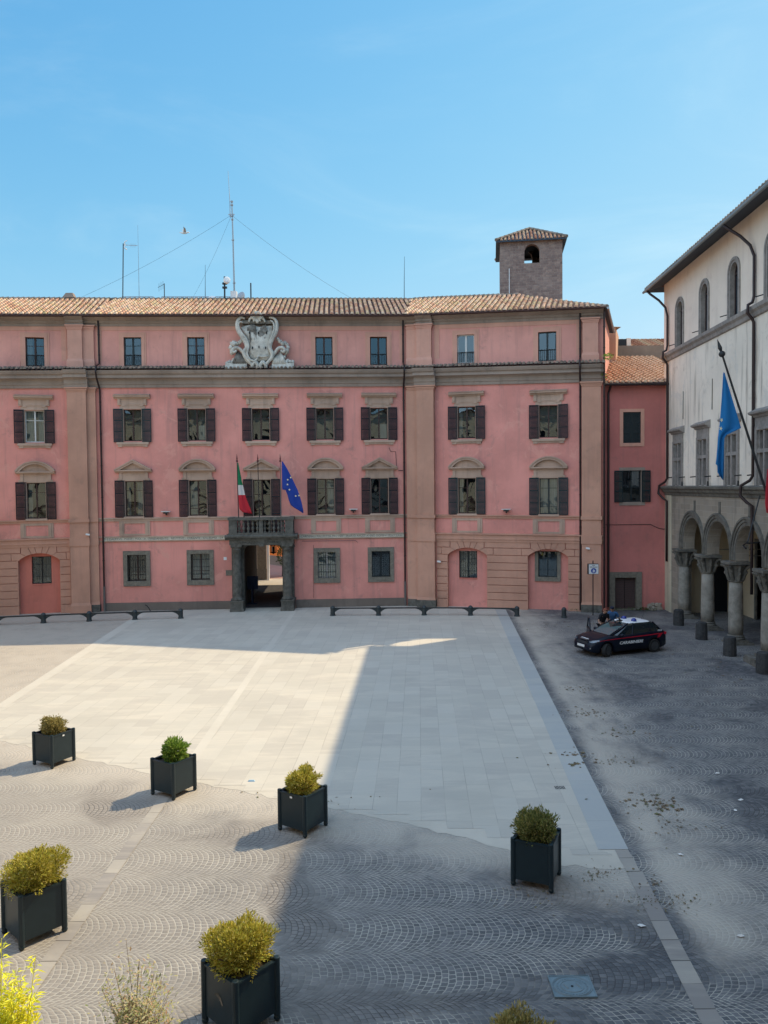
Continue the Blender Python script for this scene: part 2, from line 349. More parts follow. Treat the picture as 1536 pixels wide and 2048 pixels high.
# ================================================================ GROUND
def cobble():
    n = NT('fan_cobblestones'); p = n.pos()
    sp = n.n('SeparateXYZ'); n.put(sp.inputs[0], p)
    d1 = n.ma('MULTIPLY', n.ma('SUBTRACT', n.noise(p, 1.5, 4), .5), .13)
    d2 = n.ma('MULTIPLY', n.ma('SUBTRACT', n.noise(n.scale(p, (1, 1, 1)), 1.3, 4, .6, .4), .5), .16)
    X = n.ma('ADD', sp.outputs[0], d1); Y = n.ma('ADD', sp.outputs[1], d2)
    W, RR, TX, TV = 1.2, .68, .108, .10
    by = n.ma('FLOOR', n.ma('DIVIDE', Y, W))
    yy = n.ma('SUBTRACT', Y, n.ma('MULTIPLY', n.ma('ADD', by, .5), W))
    par = n.ma('FRACT', n.ma('MULTIPLY', by, .5))       # 0 or .5
    xo = n.ma('ADD', X, n.ma('MULTIPLY', by, .37))
    s_ = n.ma('DIVIDE', yy, RR); c = n.ma('SQRT', n.ma('SUBTRACT', 1, n.ma('MULTIPLY', s_, s_)))
    u = n.ma('DIVIDE', n.ma('SUBTRACT', xo, n.ma('MULTIPLY', c, RR)), TX)
    ui = n.ma('FLOOR', u); uf = n.ma('FRACT', u)
    wn = n.n('TexWhiteNoise', noise_dimensions='2D'); cb = n.n('CombineXYZ'); n.put(cb.inputs[0], ui); n.put(cb.inputs[1], by); n.put(wn.inputs['Vector'], cb)
    v = n.ma('ADD', n.ma('DIVIDE', n.ma('MULTIPLY', n.ma('ARCSINE', s_), RR), TV), n.ma('MULTIPLY', wn.outputs[0], 5))
    vi = n.ma('FLOOR', v); vf = n.ma('FRACT', v)
    du = n.ma('MULTIPLY', n.ma('MULTIPLY', n.ma('MINIMUM', uf, n.ma('SUBTRACT', 1, uf)), TX), c)
    dv = n.ma('MULTIPLY', n.ma('MINIMUM', vf, n.ma('SUBTRACT', 1, vf)), TV)
    d = n.ma('MINIMUM', du, dv)
    jm = n.sm(n.ma('ADD', d, n.ma('MULTIPLY', n.noise(p, 18, 2), .006)), .013, .006)       # 1 in joints
    cs = n.n('CombineXYZ'); n.put(cs.inputs[0], ui); n.put(cs.inputs[1], vi); n.put(cs.inputs[2], by)
    w3 = n.n('TexWhiteNoise', noise_dimensions='3D'); n.put(w3.inputs['Vector'], cs)
    base = n.ramp(w3.outputs[0], [(0, (.075, .078, .085)), (.5, (.11, .112, .118)), (1, (.16, .158, .16))])
    fine = n.noise(p, 40, 4)
    base = n.mix(n.ma('MULTIPLY', n.sm(fine, .5, .8), .35), base, (.27, .25, .23))
    lo = n.noise(p, .22, 5, .55, .6); lo2 = n.noise(p, .75, 6, .7, .3)
    jc = n.mix(n.sm(lo, .43, .50), (.035, .03, .028), (.45, .42, .36))
    jf = n.ma('MULTIPLY', jm, n.ma('ADD', .3, n.ma('MULTIPLY', n.sm(lo2, .3, .65), .65)))
    dw = n.ma('MULTIPLY', n.sm(n.ma('ADD', sp.outputs[0], n.ma('MULTIPLY', lo, 8)), 8, -3), .66)  # dust thickens towards the sunlit left; lit-to-shade contrast painted into the stone colour
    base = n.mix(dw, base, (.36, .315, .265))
    c1 = n.mix(jf, base, jc)
    # pale dust lying near the slabs: distance to the slab edges
    xr = n.ma('SUBTRACT', sp.outputs[0], n.ma('ADD', 3.7, n.ma('MULTIPLY', sp.outputs[1], .0757)))
    dr = n.ma('MULTIPLY', n.sm(xr, -.2, .6), n.sm(xr, 4.2, .3))
    dr = n.ma('MULTIPLY', dr, n.sm(sp.outputs[1], 9.5, 13))
    yl = n.ma('SUBTRACT', n.ma('SUBTRACT', 16.45, n.ma('MULTIPLY', sp.outputs[0], .50)), sp.outputs[1])
    dl = n.ma('MULTIPLY', n.sm(yl, 3.2, -.2), n.sm(xr, .3, -.3))
    du_ = n.ma('MAXIMUM', dr, dl)
    du_ = n.ma('MULTIPLY', du_, n.sm(n.ma('ADD', n.ma('MULTIPLY', du_, .35), n.ma('ADD', n.ma('MULTIPLY', lo2, .6), n.ma('MULTIPLY', n.noise(n.scale(p, (1, .35, 1)), 1.7, 6, .65), .4))), .5, .9))
    dall = n.ma('MAXIMUM', n.ma('MULTIPLY', du_, .9), n.ma('MULTIPLY', n.sm(lo2, .52, .78), .2))
    c2 = n.mix(dall, c1, (.46, .41, .345))
    # random dark stains
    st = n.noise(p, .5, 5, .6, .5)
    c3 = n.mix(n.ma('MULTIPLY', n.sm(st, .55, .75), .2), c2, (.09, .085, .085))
    h = n.ma('SUBTRACT', n.ma('MULTIPLY', n.sm(d, .0, .03), 1.0), n.ma('MULTIPLY', fine, .15))
    return n.fin(c3, .72, n.bump(h, .55, .012), spec=.35)
def slabs(name, a, b, c, wx=.56, ly=1.15, joint=(.22, .2, .175), dust=(.66, .60, .50), jd=.6):
    n = NT(name); p = n.pos()
    sp = n.n('SeparateXYZ'); n.put(sp.inputs[0], p)
    X = n.ma('SUBTRACT', sp.outputs[0], n.ma('MULTIPLY', sp.outputs[1], .045)); Y = sp.outputs[1]
    u = n.ma('DIVIDE', X, wx); ui = n.ma('FLOOR', u); uf = n.ma('FRACT', u)
    wn = n.n('TexWhiteNoise', noise_dimensions='1D'); n.put(wn.inputs['W'], ui)
    v = n.ma('ADD', n.ma('DIVIDE', Y, ly), n.ma('MULTIPLY', wn.outputs[0], 3)); vi = n.ma('FLOOR', v); vf = n.ma('FRACT', v)
    du = n.ma('MULTIPLY', n.ma('MINIMUM', uf, n.ma('SUBTRACT', 1, uf)), wx); dv = n.ma('MULTIPLY', n.ma('MINIMUM', vf, n.ma('SUBTRACT', 1, vf)), ly)
    d = n.ma('MINIMUM', du, dv); jm = n.sm(d, .012, .004)
    cs = n.n('CombineXYZ'); n.put(cs.inputs[0], ui); n.put(cs.inputs[1], vi)
    w2 = n.n('TexWhiteNoise', noise_dimensions='2D'); n.put(w2.inputs['Vector'], cs)
    base = n.ramp(w2.outputs[0], [(0, a), (.5, b), (1, c)])
    q = n.noise(n.scale(p, (.35, 1.3, 1)), .9, 7, .7, .8); q2 = n.noise(p, .16, 4, .55); fi = n.noise(p, 22, 5, .7)
    c1 = n.mix(n.ma('MULTIPLY', n.sm(q, .42, .70), .7), base, dust)
    c1 = n.mix(n.ma('MULTIPLY', n.sm(q2, .5, .7), .35), c1, mul(b, .78))
    c1 = n.mix(n.ma('MULTIPLY', n.sm(fi, .5, .75), .12), c1, mul(b, .6))
    jn = n.sm(n.noise(p, .6, 4), .40, .6)
    c2 = n.mix(n.ma('MULTIPLY', jm, n.ma('MULTIPLY', n.ma('ADD', .15, n.ma('MULTIPLY', jn, .85)), jd)), c1, joint)
    return n.fin(c2, .8, n.bump(n.ma('ADD', n.sm(d, 0, .012), n.ma('MULTIPLY', fi, .25)), .3, .006), spec=.25)
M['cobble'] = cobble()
M['slab'] = slabs('stone_slabs', (.45, .415, .36), (.48, .445, .38), (.51, .475, .41), dust=(.57, .52, .435), jd=.45)
M['strip'] = slabs('smooth_border_slabs', (.37, .375, .365), (.395, .40, .385), (.42, .42, .40), 400, 2.3, jd=.4, dust=(.46, .45, .4))
M['curb'] = slabs('curb_slabs', (.235, .215, .20), (.29, .265, .24), (.35, .32, .28), 400, .55, joint=(.05, .045, .04), dust=(.42, .38, .32), jd=1)
M['faint'] = plaster('rubbed_band', (.54, .50, .43), .06, (.45, .42, .37), .3, .15)
M['conc'] = plaster('pale_concrete', (.52, .475, .40), .12, (.4, .37, .32), .4, .2, .3)
def sheet(name, mat, pts, z, kind='structure'):
    mb = MB(); mb.add([(x, y, z) for x, y in pts], [tuple(range(len(pts)))])
    return tag(mb.build(name, mat), kind=kind)
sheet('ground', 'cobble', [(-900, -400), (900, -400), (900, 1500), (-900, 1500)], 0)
low = [(-13.0, 23.4), (-8.5, 21.0), (-4.67, 19.04), (-1.22, 17.42), (.87, 16.37), (3.43, 14.75), (4.79, 14.47)]
lowj = []
for (a, b), (c, d) in zip(low, low[1:]):
    n_ = int(math.hypot(c-a, d-b)/.22)
    for t in range(n_): lowj.append((a+(c-a)*t/n_, b+(d-b)*t/n_+random.uniform(-.07, .09)))
lowj.append(low[-1])
sheet('concrete_apron', 'conc', [(-13.05, 26), ]+[(x, y) for x, y in lowj]+[(4.93, 16.0)], .004)
st = [(-13.2, 26.5)]; xx = -13.1; k = 0
def lowy(x):
    for (a, b), (c, d) in zip(low, low[1:]):
        if a <= x <= c: return b+(d-b)*(x-a)/(c-a)
    return low[-1][1]
while xx < 4.0:
    x2 = xx+.8; ym = max(lowy(xx), lowy(min(x2, 4.79)))+(.06 if xx < -1 else .12+.35*(xx+1)/5)
    st += [(xx, ym), (x2, ym-.02)]; xx = x2
st += [(4.3, 15.35), (4.45, 17)]
sheet('paved_square', 'slab', st+[(6.55, 45.3), (6.55, 47.3), (1.45, 47.4), (-16, 46.4), (-14.35, 45.8)], .008)
sheet('border_strip', 'strip', [(4.27, 15.35), (4.88, 15.35), (7.18, 45.6), (6.57, 45.6)], .012)
sheet('border_strip_near', 'curb', [(4.56, 14.47), (4.82, 14.47), (4.87, 15.33), (4.60, 15.33)], .012)
sheet('light_band', 'faint', [(-5.40, 18.9), (-5.12, 18.9), (-5.3, 46.3), (-5.55, 46.3)], .0115)
sheet('left_border_strip', 'faint', [(-13.35, 26.0), (-12.95, 26.0), (-14.05, 45.6), (-14.6, 45.6)], .0121)
sheet('kerb_band_left', 'curb', [(-5.45, 0), (-5.19, 0), (-5.19, 18.9), (-5.45, 18.9)], .012)
sheet('kerb_band_right', 'curb', [(3.72, 2), (4.02, 2), (4.86, 14.45), (4.56, 14.45)], .012)
# ================================================================ PALAZZO plan
PA = [Vector((-30.89, 43.49)), Vector((-17.2, 46.4)), Vector((1.45, 47.5)), Vector((12.66, 44.4))]
DIR = [(PA[i+1]-PA[i]).normalized() for i in range(3)]
NIN = [Vector((-d.y, d.x)) for d in DIR]
S = [-(PA[1]-PA[0]).length, 0, (PA[2]-PA[1]).length]; S.append(S[2]+(PA[3]-PA[2]).length)
def kk(s):
    kn = [(-14, .974), (-5.49, .99), (0, 1), (S[2], 1.004), (S[3], .985)]
    for (a, b), (c, d) in zip(kn, kn[1:]):
        if s <= c: return b+(d-b)*(s-a)/(c-a)
    return .985
def segof(s): return 0 if s < 0 else 1 if s < S[2] else 2
def W(s, y, z):
    for j in (1, 2):
        if abs(s-S[j]) < 2e-3:
            m = (NIN[j-1]+NIN[j])/(1+NIN[j-1].dot(NIN[j])); p = PA[j]+m*y
            return (p.x, p.y, z*kk(s))
    i = segof(s); p = PA[i]+DIR[i]*(s-S[i])+NIN[i]*y
    return (p.x, p.y, z*kk(s))
def WM(s, z=0):
    i = segof(s); p = PA[i]+DIR[i]*(s-S[i]); d = DIR[i]; n = NIN[i]
    return Matrix(((d.x, n.x, 0, p.x), (d.y, n.y, 0, p.y), (0, 0, kk(s), z*kk(s)), (0, 0, 0, 1)))
def so_(px, py=1000, out=0):
    i = 0 if px < 197 else 1 if px < 815 else 2
    P = PA[i]-NIN[i]*out
    q = vp(px, py, P, NIN[i]); return S[i]+(Vector((q.x, q.y))-P).dot(DIR[i])
SEG = [(S[0], 0), (0, S[2]), (S[2], S[3])]
pal = empty('palazzo', (PA[1].x, PA[1].y, 0), label='long pink plastered government palace with tiled roof, dark shutters and a columned portal', cat='palace')
PI = Matrix.Translation((-PA[1].x, -PA[1].y, 0))
def pbuild(mb, name, mats, warp=True, smooth=False):
    return mb.build(name, mats, pal, PI, W if warp else None, smooth)
def pmat(s, z=0): return PI @ WM(s, z)
# --- windows list
colL = [so_(70.5, 900)]; colC = [so_(x, 900) for x in (266.5, 394.5, 522.5, 650.5, 758.5)]; colR = [so_(933.5, 900), so_(1097, 900)]
allc = colL+colC+colR
mez = [so_(x, 700) for x in (70, 265.5, 392, 648, 757, 931.5, 1094.5)]
gw = [so_(x, 1135) for x in (274, 401, 654, 762)]
SP = so_(527.5, 1150)
arch = [((so_(38, 1170)+so_(121.5, 1170))/2, (so_(121.5, 1170)-so_(38, 1170))/2),
        ((so_(896, 1150)+so_(974.5, 1150))/2, (so_(974.5, 1150)-so_(896, 1150))/2),
        ((so_(1056, 1150)+so_(1136.5, 1150))/2, (so_(1136.5, 1150)-so_(1056, 1150))/2)]
ARZ, ARS = 3.66, 3.22
def arcz(x, hw):      # height of segmental arch above centre offset x
    r = (hw*hw+(ARZ-ARS)**2)/(2*(ARZ-ARS)); return ARZ-r+math.sqrt(max(0, r*r-x*x))
holes = []
for s in allc: holes += [(s-.53, s+.53, 10.26, 12.16)]
for s in allc: holes += [(s-.53, s+.53, 5.72 if abs(s-colC[2]) > .1 else 4.6, 7.86)]
for s in mez: holes += [(s-.52, s+.52, 14.76, 16.48)]
for s in gw: holes += [(s-.57, s+.57, 1.8, 3.4)]
holes.append((SP-1.16, SP+1.16, -.3, 3.9))
for s, h in arch: holes.append((s-h, s+h, -.3, ARZ))
def wallgrid(mb, x0, x1, z0, z1, hs, y):
    xs = sorted({x0, x1, *[h[0] for h in hs if x0 < h[0] < x1], *[h[1] for h in hs if x0 < h[1] < x1]})
    zs = sorted({z0, z1, *[h[2] for h in hs if z0 < h[2] < z1], *[h[3] for h in hs if z0 < h[3] < z1]})
    idx = {}
    vs = []; fs = []
    def vi(x, z):
        if (x, z) not in idx: idx[(x, z)] = len(vs); vs.append((x, y, z))
        return idx[(x, z)]
    for a, b in zip(xs, xs[1:]):
        for c, d in zip(zs, zs[1:]):
            mx, mz = (a+b)/2, (c+d)/2
            if any(h[0] < mx < h[1] and h[2] < mz < h[3] for h in hs): continue
            fs.append((vi(a, c), vi(b, c), vi(b, d), vi(a, d)))
    mb.add(vs, fs)
for i in range(3):
    a, b = SEG[i]
    mb = MB(); hs = [h for h in holes if a < (h[0]+h[1])/2 < b]
    wallgrid(mb, a, b, -.3, 14.4, hs, 0)
    mb.cur = 1; wallgrid(mb, a, b, 14.4, 17.7, hs, 0)
    mb.cur = 2
    hb = [(SP-1.25, SP+1.25, -.3, 4.1)] if i == 1 else []
    hb += [(s-h-.1, s+h+.1, -.3, ARZ+.1) for s, h in arch if a < s < b]
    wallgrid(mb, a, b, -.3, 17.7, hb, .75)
    if i == 0: mb.box(a, a+.2, .01, 8, -.3, 17.6)
    mb.cur = 0
    for s, h in arch:          # spandrels over the segmental arches
        if a < s < b:
            n_ = 12; xs = [-h+2*h*q/n_ for q in range(n_+1)]
            mb.ring([(s+x, ARZ) for x in xs], [(s+x, arcz(x, h)) for x in xs], -.02, .26)
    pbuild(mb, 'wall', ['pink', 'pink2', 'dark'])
# back, side and body
mb = MB()
wallgrid(mb, S[0], 0, -.3, 17.7, [], 8); wallgrid(mb, 0, S[2], -.3, 17.7, [(SP-1.25, SP+1.25, -.3, 3.9)], 8)
pbuild(mb, 'rear_wall', 'tan')
Fp = Vector((14.75, 50.4)); sd = (Fp-PA[3]).normalized(); sdl = (Fp-PA[3]).length
mb = MB(); z = 17.7*kk(S[3])
mb.quad((PA[3].x, PA[3].y, -.3), (Fp.x, Fp.y, -.3), (Fp.x, Fp.y, z), (PA[3].x, PA[3].y, z))
q = Fp+Vector((-7.5, 3.2)); mb.quad((q.x, q.y, -.3), (Fp.x, Fp.y, -.3), (Fp.x, Fp.y, z), (q.x, q.y, z))
pbuild(mb, 'side_wall', 'pink2', warp=False)
# plinths
mb = MB()
mb = None
for a, b in ((.25, SP-1.9), (SP+1.95, S[2]-.15)):
    mb = MB(); mb.box(a, b, -.05, 0, -.3, .5); pbuild(mb, 'plinth', 'plinth')
# passage through the building
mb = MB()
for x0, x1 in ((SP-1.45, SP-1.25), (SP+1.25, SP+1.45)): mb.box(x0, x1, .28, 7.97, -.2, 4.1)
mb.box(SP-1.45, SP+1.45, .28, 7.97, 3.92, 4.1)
mb.box(SP-5, SP+3, 8.02, 13.2, 4.15, 4.5)  # unseen slab added behind the rear wall to shade the floor
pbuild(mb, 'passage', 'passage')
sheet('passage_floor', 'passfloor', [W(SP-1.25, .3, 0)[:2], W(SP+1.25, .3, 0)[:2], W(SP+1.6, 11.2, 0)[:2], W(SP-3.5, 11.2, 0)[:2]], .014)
# --- string courses, fascias
for i in range(3):
    a, b = SEG[i]
    if i == 2: b -= .0
    mb = MB(); mb.sweep([(0, 5.44), (-.06, 5.44), (-.07, 5.56), (-.12, 5.58), (-.12, 5.64), (0, 5.66)], a, b)
    if i == 1:
        mb.sweep([(0, 4.19), (-.05, 4.19), (-.09, 4.24), (-.09, 4.27), (0, 4.27)], a, SP-2.12)
        mb.sweep([(0, 4.19), (-.05, 4.19), (-.09, 4.24), (-.09, 4.27), (0, 4.27)], SP+2.12, b)
        mb.sweep([(0, 4.47), (-.10, 4.47), (-.10, 4.52), (0, 4.54)], a, SP-2.12)
        mb.sweep([(0, 4.47), (-.10, 4.47), (-.10, 4.52), (0, 4.54)], SP+2.12, b)
    else:
        mb.sweep([(0, 4.02), (-.13, 4.02), (-.14, 4.14), (-.17, 4.18), (-.17, 4.23), (-.14, 4.25), (-.14, 4.42), (-.2, 4.46), (-.2, 4.52), (0, 4.55)], a, b)
    pbuild(mb, 'string_course', 'trim' if i == 1 else 'tan')
for a, b, tx in ((.2, SP-2.15, 'V\u00b7S\u00b7DALEXVS \u00b7 PONT \u00b7 MAX \u00b7 A \u00b7 FVNDAMENTIS \u00b7 RESTITVIT \u00b7 CVRANTE \u00b7 GVLIELMO \u00b7 S\u00b7R\u00b7E'), (SP+2.2, S[2]-.25, 'CARDINALI PALLOTTA PRO PERT ERARIO APOST ANNO DOMINI MDCCLXXI')):
    mb = MB(); mb.box(a, b, -.06, 0, 4.272, 4.468); bd = pbuild(mb, 'inscription_band', 'band')
    sm_ = (a+b)/2
    text(tx, .17, 'ink', 'lettering', bd, WM(sm_, 0) @ T3(0, -.066, 4.365) @ UP, .003, width=(b-a)*.97)
# --- main cornice and top cornice
PC = [(0, 13.46), (-.10, 13.46), (-.12, 13.62), (-.17, 13.66), (-.18, 13.88), (-.28, 13.97), (-.50, 14.0), (-.50, 14.17), (-.60, 14.22), (-.68, 14.36), (-.70, 14.42), (0, 14.44)]
PT = [(0, 17.12), (-.06, 17.12), (-.08, 17.27), (-.16, 17.32), (-.17, 17.42), (-.34, 17.50), (-.50, 17.62), (0, 17.66)]
def shift(p, d, i0=1): return [(y-d if 0 < i < len(p)-1 else y, z) for i, (y, z) in enumerate(p)]
for i in range(3):
    a, b = SEG[i]
    mb = MB(); mb.sweep(PC, a, b)
    pbuild(mb, 'cornice', 'gray')
    mb = MB(); mb.sweep(PT, a, b); pbuild(mb, 'eaves_cornice', 'gray')
# --- pilasters
def pil(x0, x1, out, z0, z1, dark=0, cap=True, mat='tan', nm='pilaster'):
    mb = MB(); mb.box(x0, x1, -out, 0, z0+.62, z1-.3)
    mb.frust(x0-.05, x1+.05, -out-.05, 0, z0+.45, x0, x1, -out, 0, z0+.62)
    mb.cur = 1 if dark else 0; mb.box(x0-.05, x1+.05, -out-.05, 0, -.3 if z0 < 1 else z0, z0+.45); mb.cur = 0
    if cap:
        for dz, e in ((-.30, .03), (-.22, .06), (-.12, .11)): mb.box(x0-e, x1+e, -out-e, 0, z1+dz, z1+dz+.085)
    if z0 < 1:
        for zc, h, e in ((4.02, .5, .04), (5.44, .2, .06)): mb.box(x0-e, x1+e, -out-e, 0, zc, zc+h)
    return pbuild(mb, nm, [mat, 'portal'])
La, Lb, Lc = so_(137, 950, .4), so_(175, 950, .4), so_(196.5, 950, .2)
Ra0, Ra, Rb = so_(814.9, 950, .2), so_(834, 950, .4), so_(868, 950, .4)
Ea, Eb = so_(1163.5, 950, .3), so_(1202, 950, .3)
pil(La, Lb, .42, 0, 13.5); pil(Lb, -.02, .2, 0, 13.5, 1)
pil(S[2]+.02, Ra, .2, 0, 13.5, 1); pil(Ra, Rb, .42, 0, 13.5, 1)
pil(Ea, Eb, .34, 0, 13.5, 1)
pil(La+.08, Lb-.16, .32, 14.55, 17.2, mat='tan2'); pil(Lb-.16, -.05, .16, 14.55, 17.2, mat='tan2')
pil(S[2]+.05, Ra+.0, .16, 14.55, 17.2, mat='tan2'); pil(Ra+.0, Rb-.14, .32, 14.55, 17.2, mat='tan2')
pil(Ea+.05, Eb-.15, .26, 14.55, 17.2, mat='tan2')
for x0, x1, d in ((La-.12, Lb+.12, .38), (Ra-.12, Rb+.12, .38), (Ea-.1, Eb+.02, .10)):
    mb = MB(); mb.sweep(shift(PC, d), x0, x1); pbuild(mb, 'cornice_break', 'gray')
    mb = MB(); mb.sweep(shift(PT, d*.75), x0+.1, x1-.2); pbuild(mb, 'eaves_cornice_break', 'gray')
# --- panels of the top storey and aprons
mb = MB()
for i in range(3):
    a, b = SEG[i]
    for x0, x1 in {0: ((a, La),), 1: ((.1, S[2]-.1),), 2: ((Rb, Ea),)}[i]:
        mb.box(x0, x1, -.03, 0, 16.88, 17.14)
        for q in (x0, x1-.3): mb.box(q, q+.3, -.03, 0, 14.9, 16.878)
pbuild(mb, 'panel_frame', 'tan2')
mb = MB()
for x0, x1 in ((S[0], La), (.1, S[2]-.1), (Rb, Ea)):
    cuts = [(s-.82, s+.82) for s in mez if x0 < s < x1]; p = x0
    for c0, c1 in cuts: mb.box(p, c0, -.035, 0, 14.5, 15.08); p = c1
    mb.box(p, x1, -.035, 0, 14.5, 15.08)
pbuild(mb, 'base_band', 'pink2')
# --- rusticated ground floor
def rust(x0, x1, arches):
    mb = MB(); y0, y1 = -.10, 0
    rows = [(-.3, .52)]; zz_ = .555
    while zz_ < 3.1: rows.append((zz_, zz_+.415)); zz_ += .45
    ztop = zz_
    for a, b in rows:
        p = x0
        for s, h in arches:
            if s-h > p: mb.frust(p+.012, s-h, y0, y1, a, p+.012, s-h, y0, y1, b)
            p = s+h
        if x1 > p: mb.box(p, x1-.012, y0, y1, a, b)
    # voussoirs
    z2, z3, z4 = ztop, ztop+.42, 4.02
    p = x0
    for n_, (s, h) in enumerate(arches):
        nx = arches[n_+1][0]-arches[n_+1][1] if n_+1 < len(arches) else x1
        def ap(x): return (s+x, arcz(x, h)+.0)
        f = [-1, -.62, -.36, -.12, .12, .36, .62, 1]
        tops = [(-1.0-.30, z2), (-.86, z3-.02), (-.52, z4), (-.20, z4), (.20, z4), (.52, z4), (.86, z3-.02), (1.30, z2)]
        g = .014
        for i in range(7):
            a0, a1 = f[i]*h, f[i+1]*h
            low_ = [ap(a0+(a1-a0)*t/4) for t in range(5)]
            low_ = [(x+(g if t == 0 else -g if t == 4 else 0), zq) for t, (x, zq) in enumerate(low_)]
            tl = (s+tops[i][0]*h+g, tops[i][1]); tr = (s+tops[i+1][0]*h-g, tops[i+1][1])
            if i == 0: pts = low_+[(tr[0], z3-.02), (s-h-.02-.3*h, z3-.02), (s-h-.3*h, z2+.0), (s-h, z2)]; 
            elif i == 6: pts = low_+[(s+h, z2), (s+h+.3*h, z2), (s+h+.3*h, z3-.02), (tl[0], z3-.02)]
            elif i == 1: pts = low_+[(tr[0], z4), (tl[0]-.0, z4), (tl[0], z3)]
            elif i == 5: pts = low_+[(tr[0], z3), (tr[0], z4), (tl[0], z4)]
            else: pts = low_+[tr, tl]
            mb.prism(pts, y0, y1)
        # rows beside
        a1_ = s-h-.3*h-.035
        if a1_ > p+.05: mb.box(p+.012, a1_, y0, y1, z2, z3-.02)
        if s-.86*h-.03 > p+.05: mb.box(p+.012, s-.86*h-.03, y0, y1, z3+.015, z4)
        p = s+h+.3*h+.035
        nn = nx if n_+1 == len(arches) else arches[n_+1][0]
        if n_+1 == len(arches):
            mb.box(p, x1-.012, y0, y1, z2, z3-.02); mb.box(s+.86*h+.03, x1-.012, y0, y1, z3+.015, z4)
        else:
            s2, h2 = arches[n_+1]
            mb.box(p, s2-h2*1.3-.035, y0, y1, z2, z3-.02); mb.box(s+.86*h+.03, s2-.86*h2-.03, y0, y1, z3+.015, z4)
            p = 1e9
    return pbuild(mb, 'rusticated_blocks', 'tan')
rust(S[0], La-.06, [arch[0]])
rust(Rb+.06, Ea-.06, arch[1:])
# --- windows
SH = {}
def shutter_mesh(h, wd=.56, mat='shutter', nm=3):
    key = (h, wd, mat)
    if key in SH: return SH[key]
    mb = MB(); t = .02
    for x in (0, wd-.05): mb.box(x, x+.05, -t, t, 0, h)
    for k in range(nm+1): z = (h-.06)*k/nm; mb.box(.05, wd-.05, -t, t, z, z+.06)
    ns = int(h/.075)
    for k in range(ns):
        z = .06+(h-.12)*(k+.3)/ns; mb.frust(.05, wd-.05, -.008, .0, z, .05, wd-.05, .0, .012, z+.05)
    o = mb.build('shutter', mat, link=False); SH[key] = o.data; bpy.data.objects.remove(o); return SH[key]
def shutters(parent, hw, z0, h, y=-.06, mat='shutter', amp=10, sd=0):
    rr = random.Random(sd)
    for sgn in (-1, 1):
        o = bpy.data.objects.new('shutter', shutter_mesh(h, mat=mat)); col.objects.link(o); o.parent = parent
        a = R(rr.uniform(1, amp))
        # hinge at +-hw, folded back against the wall; opens outwards (-y)
        if sgn > 0: o.matrix_local = T3(hw, y, z0) @ Matrix.Rotation(-a, 4, 'Z')
        else: o.matrix_local = T3(-hw, y, z0) @ Matrix.Rotation(a, 4, 'Z') @ Matrix.Diagonal((-1, 1, 1, 1))
def casement(parent, hw, z0, z1, mat='brownwood', trans=(.72,), y=.17, st=.05, mull=True):
    mb = MB()
    mb.box(-hw, -hw+st, y-.03, y+.03, z0, z1); mb.box(hw-st, hw, y-.03, y+.03, z0, z1)
    mb.box(-hw+st, hw-st, y-.03, y+.03, z0, z0+st*1.5); mb.box(-hw+st, hw-st, y-.03, y+.03, z1-st, z1)
    if mull: mb.box(-st*.9, st*.9, y-.035, y+.03, z0+st*1.5, z1-st)
    for t in trans:
        z = z0+(z1-z0)*t; mb.box(-hw+st, -st*.9 if mull else 0, y-.02, y+.02, z, z+.03); mb.box(st*.9 if mull else 0, hw-st, y-.02, y+.02, z, z+.03)
    mb.build('frame', mat, parent)
    mb = MB(); mb.quad((-hw+.02, y+.005, z0+.02), (hw-.02, y+.005, z0+.02), (hw-.02, y+.005, z1-.02), (-hw+.02, y+.005, z1-.02))
    o = mb.build('pane', 'glass', parent); return o
def reveal(mb, hw, z0, z1, d=.4):
    mb.quad((-hw, 0, z0), (-hw, d, z0), (-hw, d, z1), (-hw, 0, z1)); mb.quad((hw, 0, z0), (hw, d, z0), (hw, d, z1), (hw, 0, z1))
    mb.quad((-hw, 0, z1), (hw, 0, z1), (hw, d, z1), (-hw, d, z1)); mb.quad((-hw, 0, z0), (hw, 0, z0), (hw, d, z0), (-hw, d, z0))
def curtain(parent, x0, x1, z0, z1, y=.32):
    mb = MB(); n_ = 14; vs = []
    for i in range(n_+1):
        x = x0+(x1-x0)*i/n_; yy = y+.025*math.sin(i*2.4)
        vs += [(x, yy, z0), (x, yy, z1)]
    mb.add(vs, [(2*i, 2*i+2, 2*i+3, 2*i+1) for i in range(n_)]); mb.build('curtain', 'curtain', parent)
